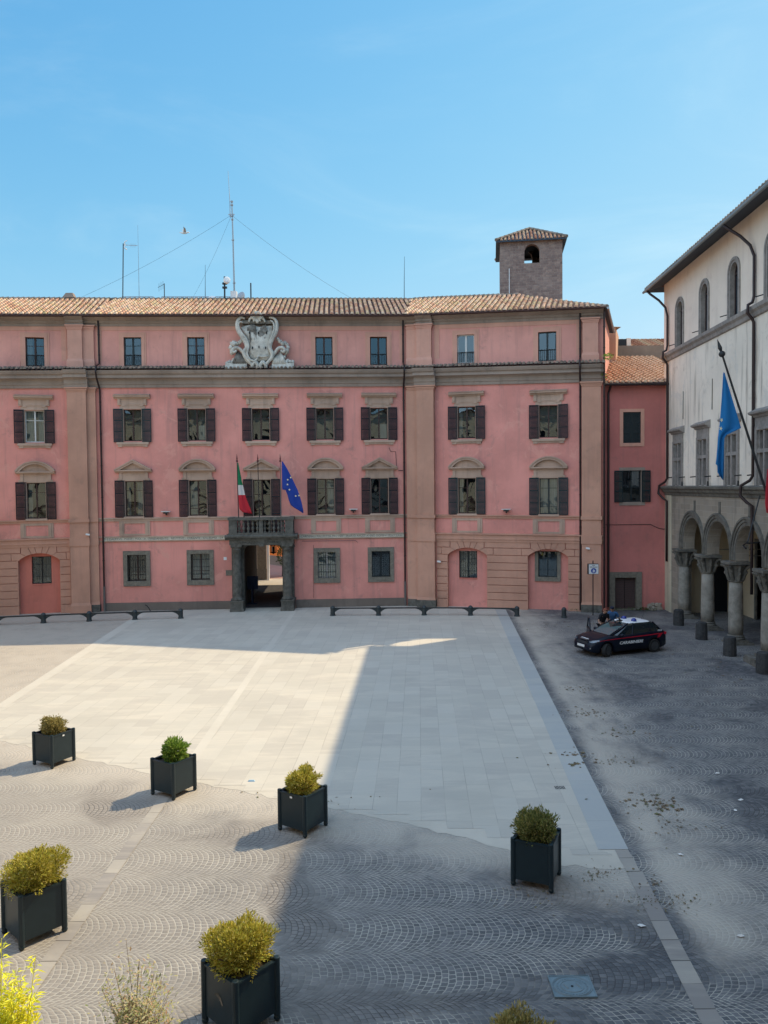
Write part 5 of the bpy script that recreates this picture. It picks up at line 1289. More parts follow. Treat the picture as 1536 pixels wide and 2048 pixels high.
# columns
def capital(mb, x, y):
    prof = [(.30, 2.86), (.345, 2.89), (.345, 2.94), (.30, 2.96), (.30, 3.05), (.34, 3.25), (.40, 3.45), (.50, 3.62), (.56, 3.66)]
    mb.lathe(prof, 16, (x, y, 0)); mb.box(x-.52, x+.52, y-.50, y+.50, 3.68, 3.80)
    rr = random.Random(int(x*10))
    for k in range(8):          # two tiers of curling leaves and corner volutes
        a = k*math.pi/4; ca, sa = math.cos(a), math.sin(a)
        big = k % 2
        pts = [(x+ca*.30, y+sa*.30, 2.97), (x+ca*.37, y+sa*.37, 3.15), (x+ca*.45, y+sa*.45, 3.30), (x+ca*.50, y+sa*.50, 3.30), (x+ca*.50, y+sa*.50, 3.24)]
        mb.tube(pts, [.09, .085, .07, .05, .03], 6)
        a += math.pi/8*0; R1 = .60 if big else .46
        pts = [(x+ca*.36, y+sa*.36, 3.25), (x+ca*.44, y+sa*.44, 3.46), (x+ca*R1, y+sa*R1, 3.63), (x+ca*(R1+.07), y+sa*(R1+.07), 3.60), (x+ca*(R1+.03), y+sa*(R1+.03), 3.53)]
        mb.tube(pts, [.08, .075, .075, .065, .04], 6)
for i, c in enumerate(COLS):
    mb = MB(); y = .16
    mb.lathe([(.315, .42), (.325, .9), (.318, 1.6), (.30, 2.4), (.288, 2.87)], 20, (c, y, 0))
    o = ab(mb, 'column', 'colstone' if i % 2 == 0 else 'colstone', smooth=True)
    mb = MB(); capital(mb, c, y); mb.build('capital', 'peperino', o)
    mb = MB(); mb.box(c-.50, c+.50, y-.46, y+.62, -.1, .10); mb.box(c-.42, c+.42, y-.42, y+.42, .10, .22); mb.lathe([(.40, .22), (.42, .27), (.38, .32), (.34, .35), (.38, .38), (.33, .43)], 18, (c, y, 0)); mb.build('base', 'peperino', o)
# loggia interior
mb = MB()
doors = [(3.9, 6.3, -.2, 4.2), (8.2, 10.4, -.2, 3.3), (12.6, 15.4, -.2, 3.9), (18, 20, -.2, 3.3)]
LB = 3.75; wallgrid(mb, 1.4, LEN, -.2, 6.6, doors, LB)
for ya, yb, za, zb in ((TH, 1.75, -.2, 6.6), (3.15, LB, -.2, 6.6), (1.75, 3.15, 2.65, 6.6)): mb.quad((1.46, ya, za), (1.46, yb, za), (1.46, yb, zb), (1.46, ya, zb))
mb.cur = 1; mb.quad((1.1, 1.5, -.2), (1.1, 3.4, -.2), (1.1, 3.4, 3), (1.1, 1.5, 3)); mb.cur = 0
mb.cur = 1; wallgrid(mb, 1.4, LEN, -.2, 6.6, [], 4.3)
mb.cur = 2; mb.quad((1.4, 0.5, 6.5), (LEN, 0.5, 6.5), (LEN, 4.4, 6.5), (1.4, 4.4, 6.5))
ab(mb, 'loggia_wall', ['ocream', 'dark', 'surr'])
mb = MB()
for a, b, c, d in doors: mb.box(a-.18, a, LB-.08, LB+.02, c, d+.18); mb.box(b, b+.18, LB-.08, LB+.02, c, d+.18); mb.box(a, b, LB-.08, LB+.02, d, d+.18)
mb.box(1.40, 1.50, 1.6, 3.3, 2.65, 3.0)
for c in COLS[1:6]: mb.tube([(c, .4, 4.05), (c, LB, 4.05)], .025, 5)
ab(mb, 'door_frames', 'peperino')
# cornices
mb = MB(); mb.sweep([(0, 6.72), (-.06, 6.74), (-.10, 6.86), (-.20, 6.94), (-.24, 7.06), (-.34, 7.12), (-.36, 7.22), (-.05, 7.28), (0, 7.28)], -.0, LEN); ab(mb, 'cornice', 'peperino')
mb = MB(); mb.sweep([(0, 14.42), (-.08, 14.46), (-.12, 14.62), (-.22, 14.72), (-.24, 14.88), (0, 14.92)], -.0, LEN); ab(mb, 'string_course', 'grstone')
# arched windows
for k, (c, zt) in enumerate(AW):
    mb = MB(); h1 = .68
    N_ = 18
    def cur(h): return [(c-h, 14.90)]+[(c-h*math.cos(math.pi*t/N_), azt+h*math.sin(math.pi*t/N_)) for t in range(N_+1)]+[(c+h, 14.90)]
    mb.ring(cur(h1), cur(.55), -.07, 0); mb.ring(cur(.55), cur(.43), -.035, .30)
    w_ = ab(mb, 'arched_window', 'grstone')
    mb = MB()
    mb.ring(cur(.425), cur(.37), .18, .24); mb.box(c-.04, c+.04, .17, .24, 14.93, azt-.05); mb.box(c-.37, c+.37, .17, .24, azt-.05, azt+.02); mb.build('frame', 'brownwood', w_)
    mb = MB(); pts = cur(.42); mb.add([(x, .21, z) for x, z in pts], [tuple(range(len(pts)))]); mb.build('pane', 'rglass', w_)
    mb = MB(); mb.tube([(c-.75, 0, 15.2), (c-.75, -.35, 15.1)], .025, 5); mb.build('bracket', 'iron', w_)
# cross windows
for k, c in enumerate(CW):
    mb = MB(); z0, z1, hw = 7.28, 9.62, .62
    for e in (-1, 1): mb.box(*sorted((c+e*hw, c+e*(hw+.20))), -.09, .0, z0, z1+.12)
    mb.box(c-hw, c+hw, -.09, .0, z1, z1+.12); mb.box(c-.075, c+.075, -.06, .14, z0, z1); mb.box(c-hw, c-.075, -.06, .14, 8.66, 8.82); mb.box(c+.075, c+hw, -.06, .14, 8.66, 8.82)
    for e in (-1, 1): mb.box(*sorted((c+e*(hw-.09), c+e*hw)), .0, .14, z0, z1)
    mb.box(c-.80, c+.80, -.07, 0, z1+.12, z1+.52)
    w_ = ab(mb, 'cross_window', 'grstone')
    mb = MB(); mb.sweep([(0, z1+.52), (-.10, z1+.54), (-.14, z1+.62), (-.30, z1+.68), (-.32, z1+.76), (-.02, z1+.92), (0, z1+.92)], c-.98, c+.98); mb.build('hood', 'grstone', w_)
    mb = MB(); mb.quad((c-hw, .12, z0), (c+hw, .12, z0), (c+hw, .12, z1), (c-hw, .12, z1)); mb.build('pane', 'rglass', w_)
    mb = MB(); mb.quad((c-hw, .5, z0), (c+hw, .5, z0), (c+hw, .5, z1), (c-hw, .5, z1)); mb.build('dark_room', 'dark', w_)
    mb = MB()
    for e in (-1.02, 1.02): mb.tube([(c+e, 0, 7.75), (c+e, -.3, 7.72)], .03, 5)
    mb.tube([(c+1.05, -.15, 7.27), (c+1.05, -.15, 7.5)], .04, 5); mb.build('hook', 'iron', w_)
# roof with deep eaves
mb = MB(); OV = .95; mb.cur = 1
mb.add([(-.55, -OV, 18.70), (LEN, -OV, 18.70), (LEN, .1, 19.02), (-.0, .1, 19.02)], [(0, 1, 2, 3)])
mb.add([(-.55, -OV, 18.70), (-.55, 14.9, 18.70), (.1, 14, 19.02), (.0, .1, 19.02)], [(0, 1, 2, 3)])
mb.add([(-.55, -OV, 18.70), (LEN, -OV, 18.70), (LEN, -OV, 18.80), (-.55, -OV, 18.80)], [(0, 1, 2, 3)]); mb.add([(-.55, -OV, 18.70), (-.55, 14.9, 18.70), (-.55, 14.9, 18.80), (-.55, -OV, 18.80)], [(0, 1, 2, 3)])
rz_, rx_ = 18.80+7.8*.33, 7.2
mb.cur = 2
mb.add([(-.55, -OV, 18.80), (LEN, -OV, 18.80), (LEN, 7, rz_), (rx_, 7, rz_)], [(0, 1, 2, 3)]); mb.add([(-.55, -OV, 18.80), (rx_, 7, rz_), (-.55, 14.9, 18.80)], [(0, 1, 2)]); mb.add([(rx_, 7, rz_), (LEN, 7, rz_), (LEN, 14.9, 18.8), (-.55, 14.9, 18.8)], [(0, 1, 2, 3)])
mb.cur = 0
mb.T = T3(0, -OV-.06, 18.80); tiles(mb, -.5, 26, .9, .33, pitch=.28, course=.42, r=.10); mb.T = None
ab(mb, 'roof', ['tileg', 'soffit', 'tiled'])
mb = MB(); mb.tube([(-.6, -OV-.08, 18.72), (26, -OV-.08, 18.72)], .075, 8); ab(mb, 'gutter', 'guttergrey')
x1a = aw(1338, 800)[0]; xp = aw(1512, 700)[0]
for x, x_top in ((x1a, x1a-.9), (xp, xp-1.0)):
    mb = MB(); r_ = .065
    mb.tube([(x_top, -OV-.05, 18.66), (x_top+.12, -OV+.1, 18.45), (x_top+.45, -.45, 18.0), (x_top+.8, -.18, 17.5), (x, -.10, 17.0), (x, -.10, 15.3), (x, -.16, 15.05), (x, -.34, 14.95), (x, -.36, 14.6), (x, -.16, 14.35), (x, -.10, 14.2), (x, -.10, 10), (x, -.10, 7.7), (x-.15, -.16, 7.5), (x-.35, -.45, 7.28), (x-.38, -.48, 6.85), (x-.1, -.3, 6.55), (x, -.12, 6.4), (x, -.12, 5), (x, -.12, 2.6 if x > 5 else 2.9)], r_, 8)
    ab(mb, 'downpipe', 'pipe', smooth=True)
mb = MB()
for x, z in ((3.4, 12.4), (7.6, 12.5)): mb.tube([(x, -.02, z), (x, -.03, z-1.5)], .02, 4)
for i in range(4): x = 5.2+3.4*i; mb.box(x-.10, x+.10, -.04, 0, 5.9-.3*(i % 2), 6.5)
ab(mb, 'wall_niches', 'peperino')
# lamp bracket near the fourth column
mb = MB(); mb.tube([(13.2, -.1, 6.9), (13.6, -.7, 5.2), (13.8, -.85, 4.9)], .03, 5); mb.tube([(13.8, -.85, 4.95), (13.5, -.9, 4.8), (13.9, -.95, 4.7)], .04, 5); mb.tube([(13.2, -.1, 4.9), (13.8, -.85, 4.9)], .03, 5)
ab(mb, 'iron_bracket', 'iron')
# ================================================================ EU flag on a slanted pole, with the red flag beside it
FY = 31.0
fp = empty('flagpole', AM(14.3, 0, 7.2).translation, label='long dark flagpole with spear finial slanting out of the arcaded building', cat='flagpole')
FI = Matrix.Translation(-fp.location)
b0 = AM(14.3, -.1, 6.3).translation; tip = Vector(at(1444, 708, FY))
mb = MB(); mb.tube([b0, b0+(tip-b0)*.5, tip], [.055, .05, .04], 8); mb.build('pole', 'iron', fp, FI)
mb = MB(); d_ = (tip-b0).normalized(); mb.blob(tip, .13, .13, .13, 1, 0, 10, 8); mb.tube([tip, tip+d_*.12, tip+d_*.25, tip+d_*.42, tip+d_*.62], [.03, .05, .085, .05, .005], 8); mb.build('finial', 'iron', fp, FI)
def flagmesh(name, rows, Y, fold, mats, lab, cat_, colf=None, nx=10, ph=0):
    # rows: (y, xl, xr); grid hung in a vertical plane, folded in depth
    vs = []; fs = []; mi = []
    for j, (y, xl, xr) in enumerate(rows):
        for i in range(nx+1):
            t = i/nx; px = xl+(xr-xl)*t; dep = fold*math.sin(t*9+ph+j*.25)*(.3+.7*j/len(rows)); vs.append(at(px, y, Y+dep))
    for j in range(len(rows)-1):
        for i in range(nx): fs.append((j*(nx+1)+i, j*(nx+1)+i+1, (j+1)*(nx+1)+i+1, (j+1)*(nx+1)+i)); mi.append(colf(i/nx, j/len(rows)) if colf else 0)
    c = sum(vs, Vector())/len(vs); me = bpy.data.meshes.new(name); me.from_pydata([v-c for v in vs], [], fs)
    for m_ in mats: me.materials.append(M[m_])
    me.polygons.foreach_set('material_index', mi); me.shade_smooth()
    o = bpy.data.objects.new(name, me); col.objects.link(o); o.location = c
    so2 = o.modifiers.new('t', 'SOLIDIFY'); so2.thickness = .008
    tag(o, lab, cat_); return o, c
def stars(o, c, pts, Y, sz):
    for px, py, f in pts:
        p = at(px, py, Y); mb = MB(); P_ = []
        for k in range(10): a = math.pi/2+k*math.pi/5+f*.5; r_ = sz if k % 2 == 0 else sz*.42; P_.append((p.x+r_*math.cos(a)*(.8 if f else 1), p.z+r_*math.sin(a)))
        mb.prism(P_, Y-.01, Y+.004); mb.build('star', 'starw', o, Matrix.Translation(-c))
def cloth(nm, c):
    n = NT(nm); b = n.n('BsdfPrincipled', {'Base Color': c, 'Roughness': .75}); t = n.n('BsdfTranslucent', {'Color': c})
    mx = n.n('MixShader', {0: .3}); n.t.links.new(b.outputs[0], mx.inputs[1]); n.t.links.new(t.outputs[0], mx.inputs[2]); n.t.links.new(mx.outputs[0], n.out.inputs[0]); return n.m
M['flagblue'] = cloth('flag_blue', (.01, .20, .50)); M['flagblue2'] = cloth('deep_flag_blue', (.015, .06, .38)); M['flagred'] = cloth('flag_red', (.60, .025, .045)); M['flaggreen'] = cloth('flag_green', (.01, .22, .09)); M['flagwhite'] = cloth('flag_white', (.72, .70, .68)); M['starw'] = simple('flag_star_yellow', (.75, .68, .42), .8)
rows = [(745, 1446.5, 1449), (760, 1445.5, 1453.5), (775, 1444.6, 1458), (790, 1443.6, 1462.5), (805, 1442.7, 1467), (820, 1441.5, 1471.5), (835, 1440.3, 1476), (848, 1439.2, 1480), (856, 1438.3, 1482), (862, 1437.6, 1470), (870, 1436.8, 1453), (876, 1436.2, 1449), (890, 1435.2, 1448), (905, 1434, 1448), (918, 1432.8, 1448), (928, 1431.5, 1448), (931, 1434.5, 1448), (944, 1434.8, 1447.6), (953, 1440, 1447), (960, 1445.5, 1446.5)]
o, c = flagmesh('flag', rows, FY, .10, ['flagblue'], 'blue flag with a few pale stars hanging from the slanted pole', 'flag')
stars(o, c, [(1443, 840, 1), (1441.5, 857, 2)], FY-.13, .085)
rows = [(938, 1534.5, 1545), (960, 1532.5, 1560), (985, 1531, 1575), (1005, 1530, 1585), (1015, 1531, 1585), (1026, 1533, 1580)]
o, c = flagmesh('flag', rows, 29, .06, ['flagred'], 'red flag just entering at the right edge of the view', 'flag')
# flags on the balcony
def facade_at(px, py, out):
    v = vp(px, py, PA[1]-NIN[1]*out, NIN[1]); return v
BY = facade_at(520, 1000, 1.15).y
for px0, px1, lab in ((478, 474, 'left flagpole on the palace balcony, carrying the tricolour'), (520, 515.5, 'bare middle flagpole on the palace balcony'), (562.5, 560.5, 'right flagpole on the palace balcony, carrying the blue flag')):
    a, b = at(px0, 1066, BY), at(px1, 922, BY); e = empty('flagpole', a, label=lab, cat='flagpole', group='flagpoles on the balcony'); I = Matrix.Translation(-a)
    mb = MB(); mb.tube([a, b], [.032, .022], 6); mb.build('pole', 'pipeg' if px0 > 550 else 'iron', e, I)
    mb = MB(); mb.blob(b, .07, .07, .07, 1, 0, 8, 6); mb.tube([b, b+Vector((0, 0, .15)), b+Vector((0, 0, .22)), b+Vector((-.01, 0, .42))], [.02, .045, .03, .004], 6); mb.build('finial', 'redfin', e, I)

ti = lambda u, v: 0 if v < .36 else 1 if v < .64 else 2
rows = [(925, 475, 476.5), (940, 475.2, 479.5), (955, 475.4, 482.5), (960, 475.6, 483), (970, 476, 486), (985, 476.6, 489), (990, 476.9, 490.5), (1000, 477.3, 494), (1010, 478, 498), (1018, 479, 501.5), (1024, 485, 503), (1027, 499, 504.5)]
vsn = len(rows)
o, c = flagmesh('flag', rows, BY-.05, .05, ['flaggreen', 'flagwhite', 'flagred'], 'green, white and red tricolour hanging limp over the left of the balcony', 'flag', lambda u, v: 0 if v+u*.0 < .26 else 1 if v < .5 else 2)
rows = [(923, 563.5, 565.5), (935, 563.6, 573), (948, 563.8, 580), (960, 564, 586), (975, 564.2, 593), (979, 565, 595), (980, 571, 595.5), (990, 575, 599), (1000, 577.5, 602), (1010, 581.5, 604.5), (1015, 588, 605.5), (1019, 595, 606.5), (1026, 605.5, 607)]
o, c = flagmesh('flag', rows, BY-.05, .05, ['flagblue2'], 'blue flag with yellow stars hanging over the right of the balcony', 'flag')
stars(o, c, [(575.5, 959.5, 0), (581.5, 955, 0), (575, 969, 0), (579, 979.5, 0), (591.5, 992, 0), (598, 991, 0)], BY-.12, .07)
# ================================================================ bollards
def barrier(pts, label, ends=()):
    c = Vector(((pts[0][0]+pts[-1][0])/2, (pts[0][1]+pts[-1][1])/2, 0)); e = empty('bollard_rail', c, label=label, cat='bollard rail'); I = Matrix.Translation(-c)
    pr_ = [(.16, 0), (.16, .06), (.135, .08), (.13, .40), (.145, .42), (.145, .46), (.125, .50), (.085, .55), (.03, .58)]
    for x, y in pts:
        mb = MB(); mb.lathe(pr_, 14, (x, y, 0)); mb.build('bollard', 'bollard', e, I, smooth=False)
    for (x0_, y0_), (x1_, y1_) in zip(pts, pts[1:]):
        a = Vector((x0_, y0_, 0)); b = Vector((x1_, y1_, 0)); d = (b-a); L = d.length; d.normalize(); n_ = Vector((-d.y, d.x, 0))
        mb = MB(); mb.T = Matrix(((d.x, n_.x, 0, a.x), (d.y, n_.y, 0, a.y), (0, 0, 1, 0), (0, 0, 0, 1)))
        low_ = []; N_ = 24
        for t in range(N_+1):
            u = .12+(L-.24)*t/N_; e_ = min(u-.12, L-.12-u)
            low_.append((u, .40-.20*(1-min(1, e_/.42))**2))
        mb.ring([(u, .455) for u, z in low_], low_, -.055, .055)
        mb.box(.1, L-.1, -.085, .085, .44, .462)
        mb.build('rail', 'bollard', e, I)
def g2(px, py): v = gp(px, py); return (v.x, v.y)
barrier([g2(-6, 1250), g2(87, 1246), g2(178.5, 1242.5), g2(270, 1239.5), g2(361.5, 1237)], 'cast iron bollards joined by low rails, left of the portal')
barrier([g2(665.5, 1231.5), g2(757, 1231), g2(848.5, 1230.5), g2(941, 1231), g2(1034, 1232.5)], 'cast iron bollards joined by low rails, right of the portal')
mb = MB(); mb.lathe([(.16, 0), (.16, .06), (.135, .08), (.13, .40), (.145, .42), (.145, .46), (.125, .50), (.085, .55), (.03, .58)], 14); x, y = g2(1128, 1235)
tag(mb.build('bollard', 'bollard', mw=T3(x, y, 0)), 'single unlinked iron bollard near the right corner of the palace', 'bollard')
M['dkstone'] = stone('dark_bollard_stone', (.055, .055, .055), .3, 6, .4)
SB = [(15.33, 40.0, 'squat dark stone bollard before the first column, farthest back'), (15.0, 36.3, 'squat dark stone bollard before the second column'), (14.77, 32.8, 'squat dark stone bollard before the third column'), (14.68, 29.7, 'squat dark stone bollard at the right edge of the view')]
for x, y, lab in SB:
    mb = MB(); mb.lathe([(.27, -.05), (.27, .3), (.25, .72), (.235, .80), (.18, .83)], 14); tag(mb.build('stone_bollard', 'dkstone', mw=T3(x, y, 0)), lab, 'bollard', 'stone bollards along the arcade')
mb = MB(); mb.box(-.6, .6, -.25, .25, 0, .16); mb.box(-.5, .5, .0, .25, .16, .3); tag(mb.build('stone_step', 'peperino', mw=T3(15.1, 31.2, 0) @ Matrix.Rotation(R(87), 4, 'Z')), 'low dark stone step between the last two columns', 'step')
# ================================================================ pedestrian sign
x, y = g2(1185, 1230); y = 43.3; x = at(1186, 1200, y).x
sg = empty('pedestrian_sign', (x, y, 0), label='white box sign with a blue pedestrian disc on a thin pole', cat='sign')
zt, zbm = at(1186, 1127.5, y).z, at(1186, 1148, y).z; zm = (zt+zbm)/2; hs = (zt-zbm)/2
mb = MB(); mb.tube([(0, 0, 0), (0, 0, zt+.18)], .03, 8); mb.build('pole', 'iron', sg)
mb = MB(); mb.box(-hs, hs, -.13, .13, zm-hs, zm+hs); bx = mb.build('sign_box', 'iron', sg)
mb = MB(); mb.box(-hs+.02, hs-.02, -.14, -.13, zm-hs+.02, zm+hs-.02); fc = mb.build('face', 'white', sg)
M['signblue'] = simple('sign_blue', (.01, .05, .32), .5)
mb = MB(); mb.T = T3(0, -.142, zm-.09) @ UP; mb.lathe([(.15, -.002), (.15, .004)], 24); mb.build('disc', 'signblue', fc)
mb = MB(); mb.T = T3(0, -.150, zm-.09)
for dx, s_ in ((-.02, 1), (.055, .7)):
    mb.prism([(dx+.022*s_*math.cos(t*math.pi/4), .075*s_+.022*s_*math.sin(t*math.pi/4)) for t in range(8)], -.002, .002)
    mb.prism([(dx-.035*s_, .045*s_), (dx+.035*s_, .045*s_), (dx+.03*s_, -.02*s_), (dx+.045*s_, -.11*s_), (dx+.02*s_, -.11*s_), (dx, -.03*s_), (dx-.02*s_, -.11*s_), (dx-.045*s_, -.11*s_), (dx-.03*s_, -.02*s_)], -.002, .002)
mb.build('pictogram', 'white', fc)
text('AREA', .075, 'iron', 'lettering', fc, T3(0, -.142, zm+.20) @ UP, .002, bold=True); text('PEDONALE', .085, 'iron', 'lettering', fc, T3(0, -.142, zm+.11) @ UP, .002, width=.42, bold=True)
# ================================================================ building behind the viewpoint (mirrored in the panes)
op = empty('opposite_building', (0, -3, 0), label='cream palace behind the viewpoint, mirrored in the window panes', cat='building')
mb = MB(); hs = []
for i in range(-7, 8):
    for z in (6.5, 12): hs.append((i*4.4-.6, i*4.4+.6, z, z+2.2))
for i in range(-6, 7):
    hs.append((i*5-1.4, i*5+1.4, -.3, 4))
wallgrid(mb, -34, 34, -.3, 17, hs, 0); mb.cur = 1; wallgrid(mb, -34, 34, -.3, 17, [], -.6)
mb.cur = 2; mb.box(-34.5, 34.5, -.2, .8, 17, 17.3); mb.box(-34, 34, 0, .25, 5, 5.3); mb.box(-34, 34, 0, .25, 10.6, 10.9)
mb.cur = 0; mb.quad((-34, 0, 0), (-34, -12, 0), (-34, -12, 17), (-34, 0, 17)); mb.quad((34, 0, 0), (34, -12, 0), (34, -12, 17), (34, 0, 17))
M['oppo'] = plaster('opposite_facade', (.66, .58, .46), .15, (.4, .34, .27), .4)
mb.build('wall', ['oppo', 'dark', 'tiled'], op)
# ================================================================ planters
def planter_proto():
    e = empty('planter_box', (0, 0, 0)); s = .35
    mb = MB()
    for k in range(4):
        mb.T = Matrix.Rotation(k*math.pi/2, 4, 'Z'); mb.box(-s+.03, s-.03, -s-.012, -s+.012, .13, .86); mb.box(-s+.03, s-.03, -s-.03, -s+.03, .84, .865)
    mb.T = None; mb.box(-s, s, -s, s, .14, .17); mb.build('box', 'planter', e)
    for a, b in ((-s, -s), (s, -s), (s, s), (-s, s)):
        mb = MB(); mb.lathe([(.048, .09), (.048, .875), (.044, .895), (.030, .90)], 14, (a, b, 0)); p = mb.build('post', 'planter', e, smooth=False)
        mb = MB(); mb.lathe([(.01, 0), (.035, .008), (.05, .04), (.045, .07), (.028, .09)], 12, (a, b, 0)); mb.build('foot', 'planter', p, smooth=True)
    mb = MB(); mb.box(-s+.02, s-.02, -s+.02, s-.02, .70, .78); mb.build('soil', 'soil', e)
    return e
# tall sunlit building left of the view
lf = empty('west_building', (-28.5, 18, 0), label='long cream building closing the square on the left, outside the view', cat='building')
mb = MB(); hs = []
for i in range(9):
    for z in (1.2, 6.2, 11): hs.append((-22+i*5-.6, -22+i*5+.6, z, z+2.3))
wallgrid(mb, -25, 20, -.3, 16, hs, 0); mb.cur = 1; wallgrid(mb, -25, 20, -.3, 16, [], .6); mb.cur = 2; mb.box(-25.3, 20.3, -.6, .5, 16, 16.3)
mb.cur = 0; mb.quad((-25, 0, 0), (-25, 10, 0), (-25, 10, 16), (-25, 0, 16)); mb.quad((20, 0, 0), (20, 10, 0), (20, 10, 16), (20, 0, 16))
mb.build('wall', ['oppo', 'dark', 'tiled'], lf, Matrix(((0, -1, 0, 0), (1, 0, 0, 0), (0, 0, 1, 0), (0, 0, 0, 1))))
pp = planter_proto()
LEAF = {
 'boxy': [(0, (0.182, 0.169, 0.026)), (.25, (0.390, 0.325, 0.046)), (.5, (0.598, 0.494, 0.078)), (.75, (0.468, 0.494, 0.078)), (1, (0.780, 0.624, 0.208))],
 'green': [(0, (0.078, 0.143, 0.026)), (.4, (0.169, 0.286, 0.039)), (.75, (0.312, 0.442, 0.065)), (1, (0.494, 0.572, 0.156))],
 'olive': [(0, (0.182, 0.169, 0.052)), (.4, (0.390, 0.312, 0.104)), (.8, (0.546, 0.442, 0.182)), (1, (0.312, 0.312, 0.104))],
 'darkg': [(0, (0.104, 0.130, 0.039)), (.4, (0.195, 0.221, 0.065)), (.8, (0.325, 0.299, 0.091)), (1, (0.442, 0.364, 0.156))],
 'yellow': [(0, (0.715, 0.624, 0.026)), (.4, (0.850, 0.806, 0.039)), (.8, (0.850, 0.850, 0.104)), (1, (0.585, 0.650, 0.052))],
 'pale': [(0, (.20, .23, .08)), (.35, (.38, .38, .17)), (.6, (.48, .42, .22)), (.85, (.42, .25, .15)), (1, (.55, .52, .30))]}
for k, v in LEAF.items(): M['lf_'+k] = island('leaves_'+k, v, .55, .15, .28)
M['twig'] = simple('twig_bark', (.12, .08, .05), .9)
def shrub(name, x, y, z, rx, rz_, n, ls, mat, label, cat_, seed, flat=.38, cz=None, lobes=0, group='shrubs in the black planters'):
    e = empty(name, (x, y, z), label=label, cat=cat_, group=group); rg = random.Random(seed)
    mb = MB(); cz = rz_*.75 if cz is None else cz
    leaves(mb, (0, 0, cz), rx, rx*.95, rz_, n, ls, rg, flat, top=-.02)
    for i in range(lobes):
        a = rg.uniform(0, 6.28); d = rx*rg.uniform(.35, .7); leaves(mb, (d*math.cos(a), d*math.sin(a), cz+rz_*rg.uniform(.0, .65)), rx*.42, rx*.42, rz_*.5, n//lobes//2, ls, rg, flat, top=-.02)
    mb.build('foliage', mat, e)
    mb = MB()
    for i in range(14):
        a = rg.uniform(0, 6.28); r_ = rg.uniform(.3, .9); tx, ty, tz = rx*r_*math.cos(a), rx*r_*math.sin(a), cz+rz_*(1-r_)*.8
        mb.tube([(.03*math.cos(a), .03*math.sin(a), -.05), (tx*.4, ty*.4, tz*.5), (tx, ty, tz)], [.012, .008, .004], 5)
    mb.build('stems', 'twig', e); return e
PL = [ # corner pixels (front foot) -> centre, rotation, label, shrub
 ((103.5, 1538.5), -28, 'black square planter on feet, farthest back on the left', 'olive', .34, .29, 3000, .065, 'dry olive-brown ball shrub in the farthest left planter'),
 ((346.5, 1601.5), -31, 'black square planter second from the back, on the left cobbles', 'green', .31, .32, 2200, .085, 'bright green lopsided shrub in the second planter from the back'),
 ((610, 1677), -34, 'black square planter standing right on the edge of the big shadow', 'boxy', .39, .31, 3800, .065, 'golden green domed shrub in the planter on the shadow edge'),
 ((1103, 1787.5), -24, 'black square planter wholly in shade beside the paved slabs', 'darkg', .44, .33, 4000, .065, 'dull green shrub in the shaded planter beside the slabs'),
 ((42, 1903), -43, 'black square planter cut by the left edge of the view', 'boxy', .54, .37, 9500, .05, 'wide yellow-green shrub spilling over the planter at the left edge'),
 ((472, 2098), -42, 'black planter with a scraped front panel, nearest whole planter at the bottom', 'boxy', .49, .41, 9500, .05, 'big golden shrub overflowing the scraped planter at the bottom'),
 (None, -30, 'black square planter hidden below the bottom edge, under the manhole', 'olive', .40, .30, 4000, .05, 'shrub top just peeping in at the bottom edge')]
boxes = [pp]+[copy_tree(pp) for _ in PL[1:]]
for k, (fp_, rot, lab, lf, rx, rz_, n_, ls, slab_) in enumerate(PL):
    a = R(rot)
    f = gp(*fp_) if fp_ else Vector((1.55, 8.62, 0))
    # the front corner is local (-s... ) : corner (s,-s) rotated
        # choose the corner nearest to the viewer
    best = min([Vector((i*.35, j*.35, 0)) for i in (-1, 1) for j in (-1, 1)], key=lambda v: (Matrix.Rotation(a, 3, 'Z') @ v).y)
    c = f-(Matrix.Rotation(a, 3, 'Z') @ best) if fp_ else f
    c.y += .03
    o = boxes[k]
    o.location = (c.x, c.y, 0); o.rotation_euler = (0, 0, a); tag(o, lab, 'planter', 'black planters in the square')
    shrub('planter_shrub', c.x+(.05 if k == 1 else 0), c.y, .76, rx, rz_, n_, ls, 'lf_'+lf, slab_, 'shrub', k*7+3, lobes=3 if k in (1,) else 5 if k > 3 else 4, flat=.33)
    if k == 5:
        mb = MB(); mb.add([(-.09, 0, .05), (-.02, 0, .075), (.05, 0, .03), (.09, 0, -.05), (.06, 0, -.07), (.03, 0, -.02), (-.04, 0, .02), (-.10, 0, .02)], [tuple(range(8))])
        mb.build('scrape', 'marbled', o, T3(.0, -.366, .50))
    if k in (0, 2):
        mb = MB(); mb.box(-.03, .03, -.004, 0, -.02, .02); mb.build('label_plate', 'white', o, T3(.0, -.382, .80) if k == 2 else T3(.382, .0, .80) @ Matrix.Rotation(R(90), 4, 'Z'))
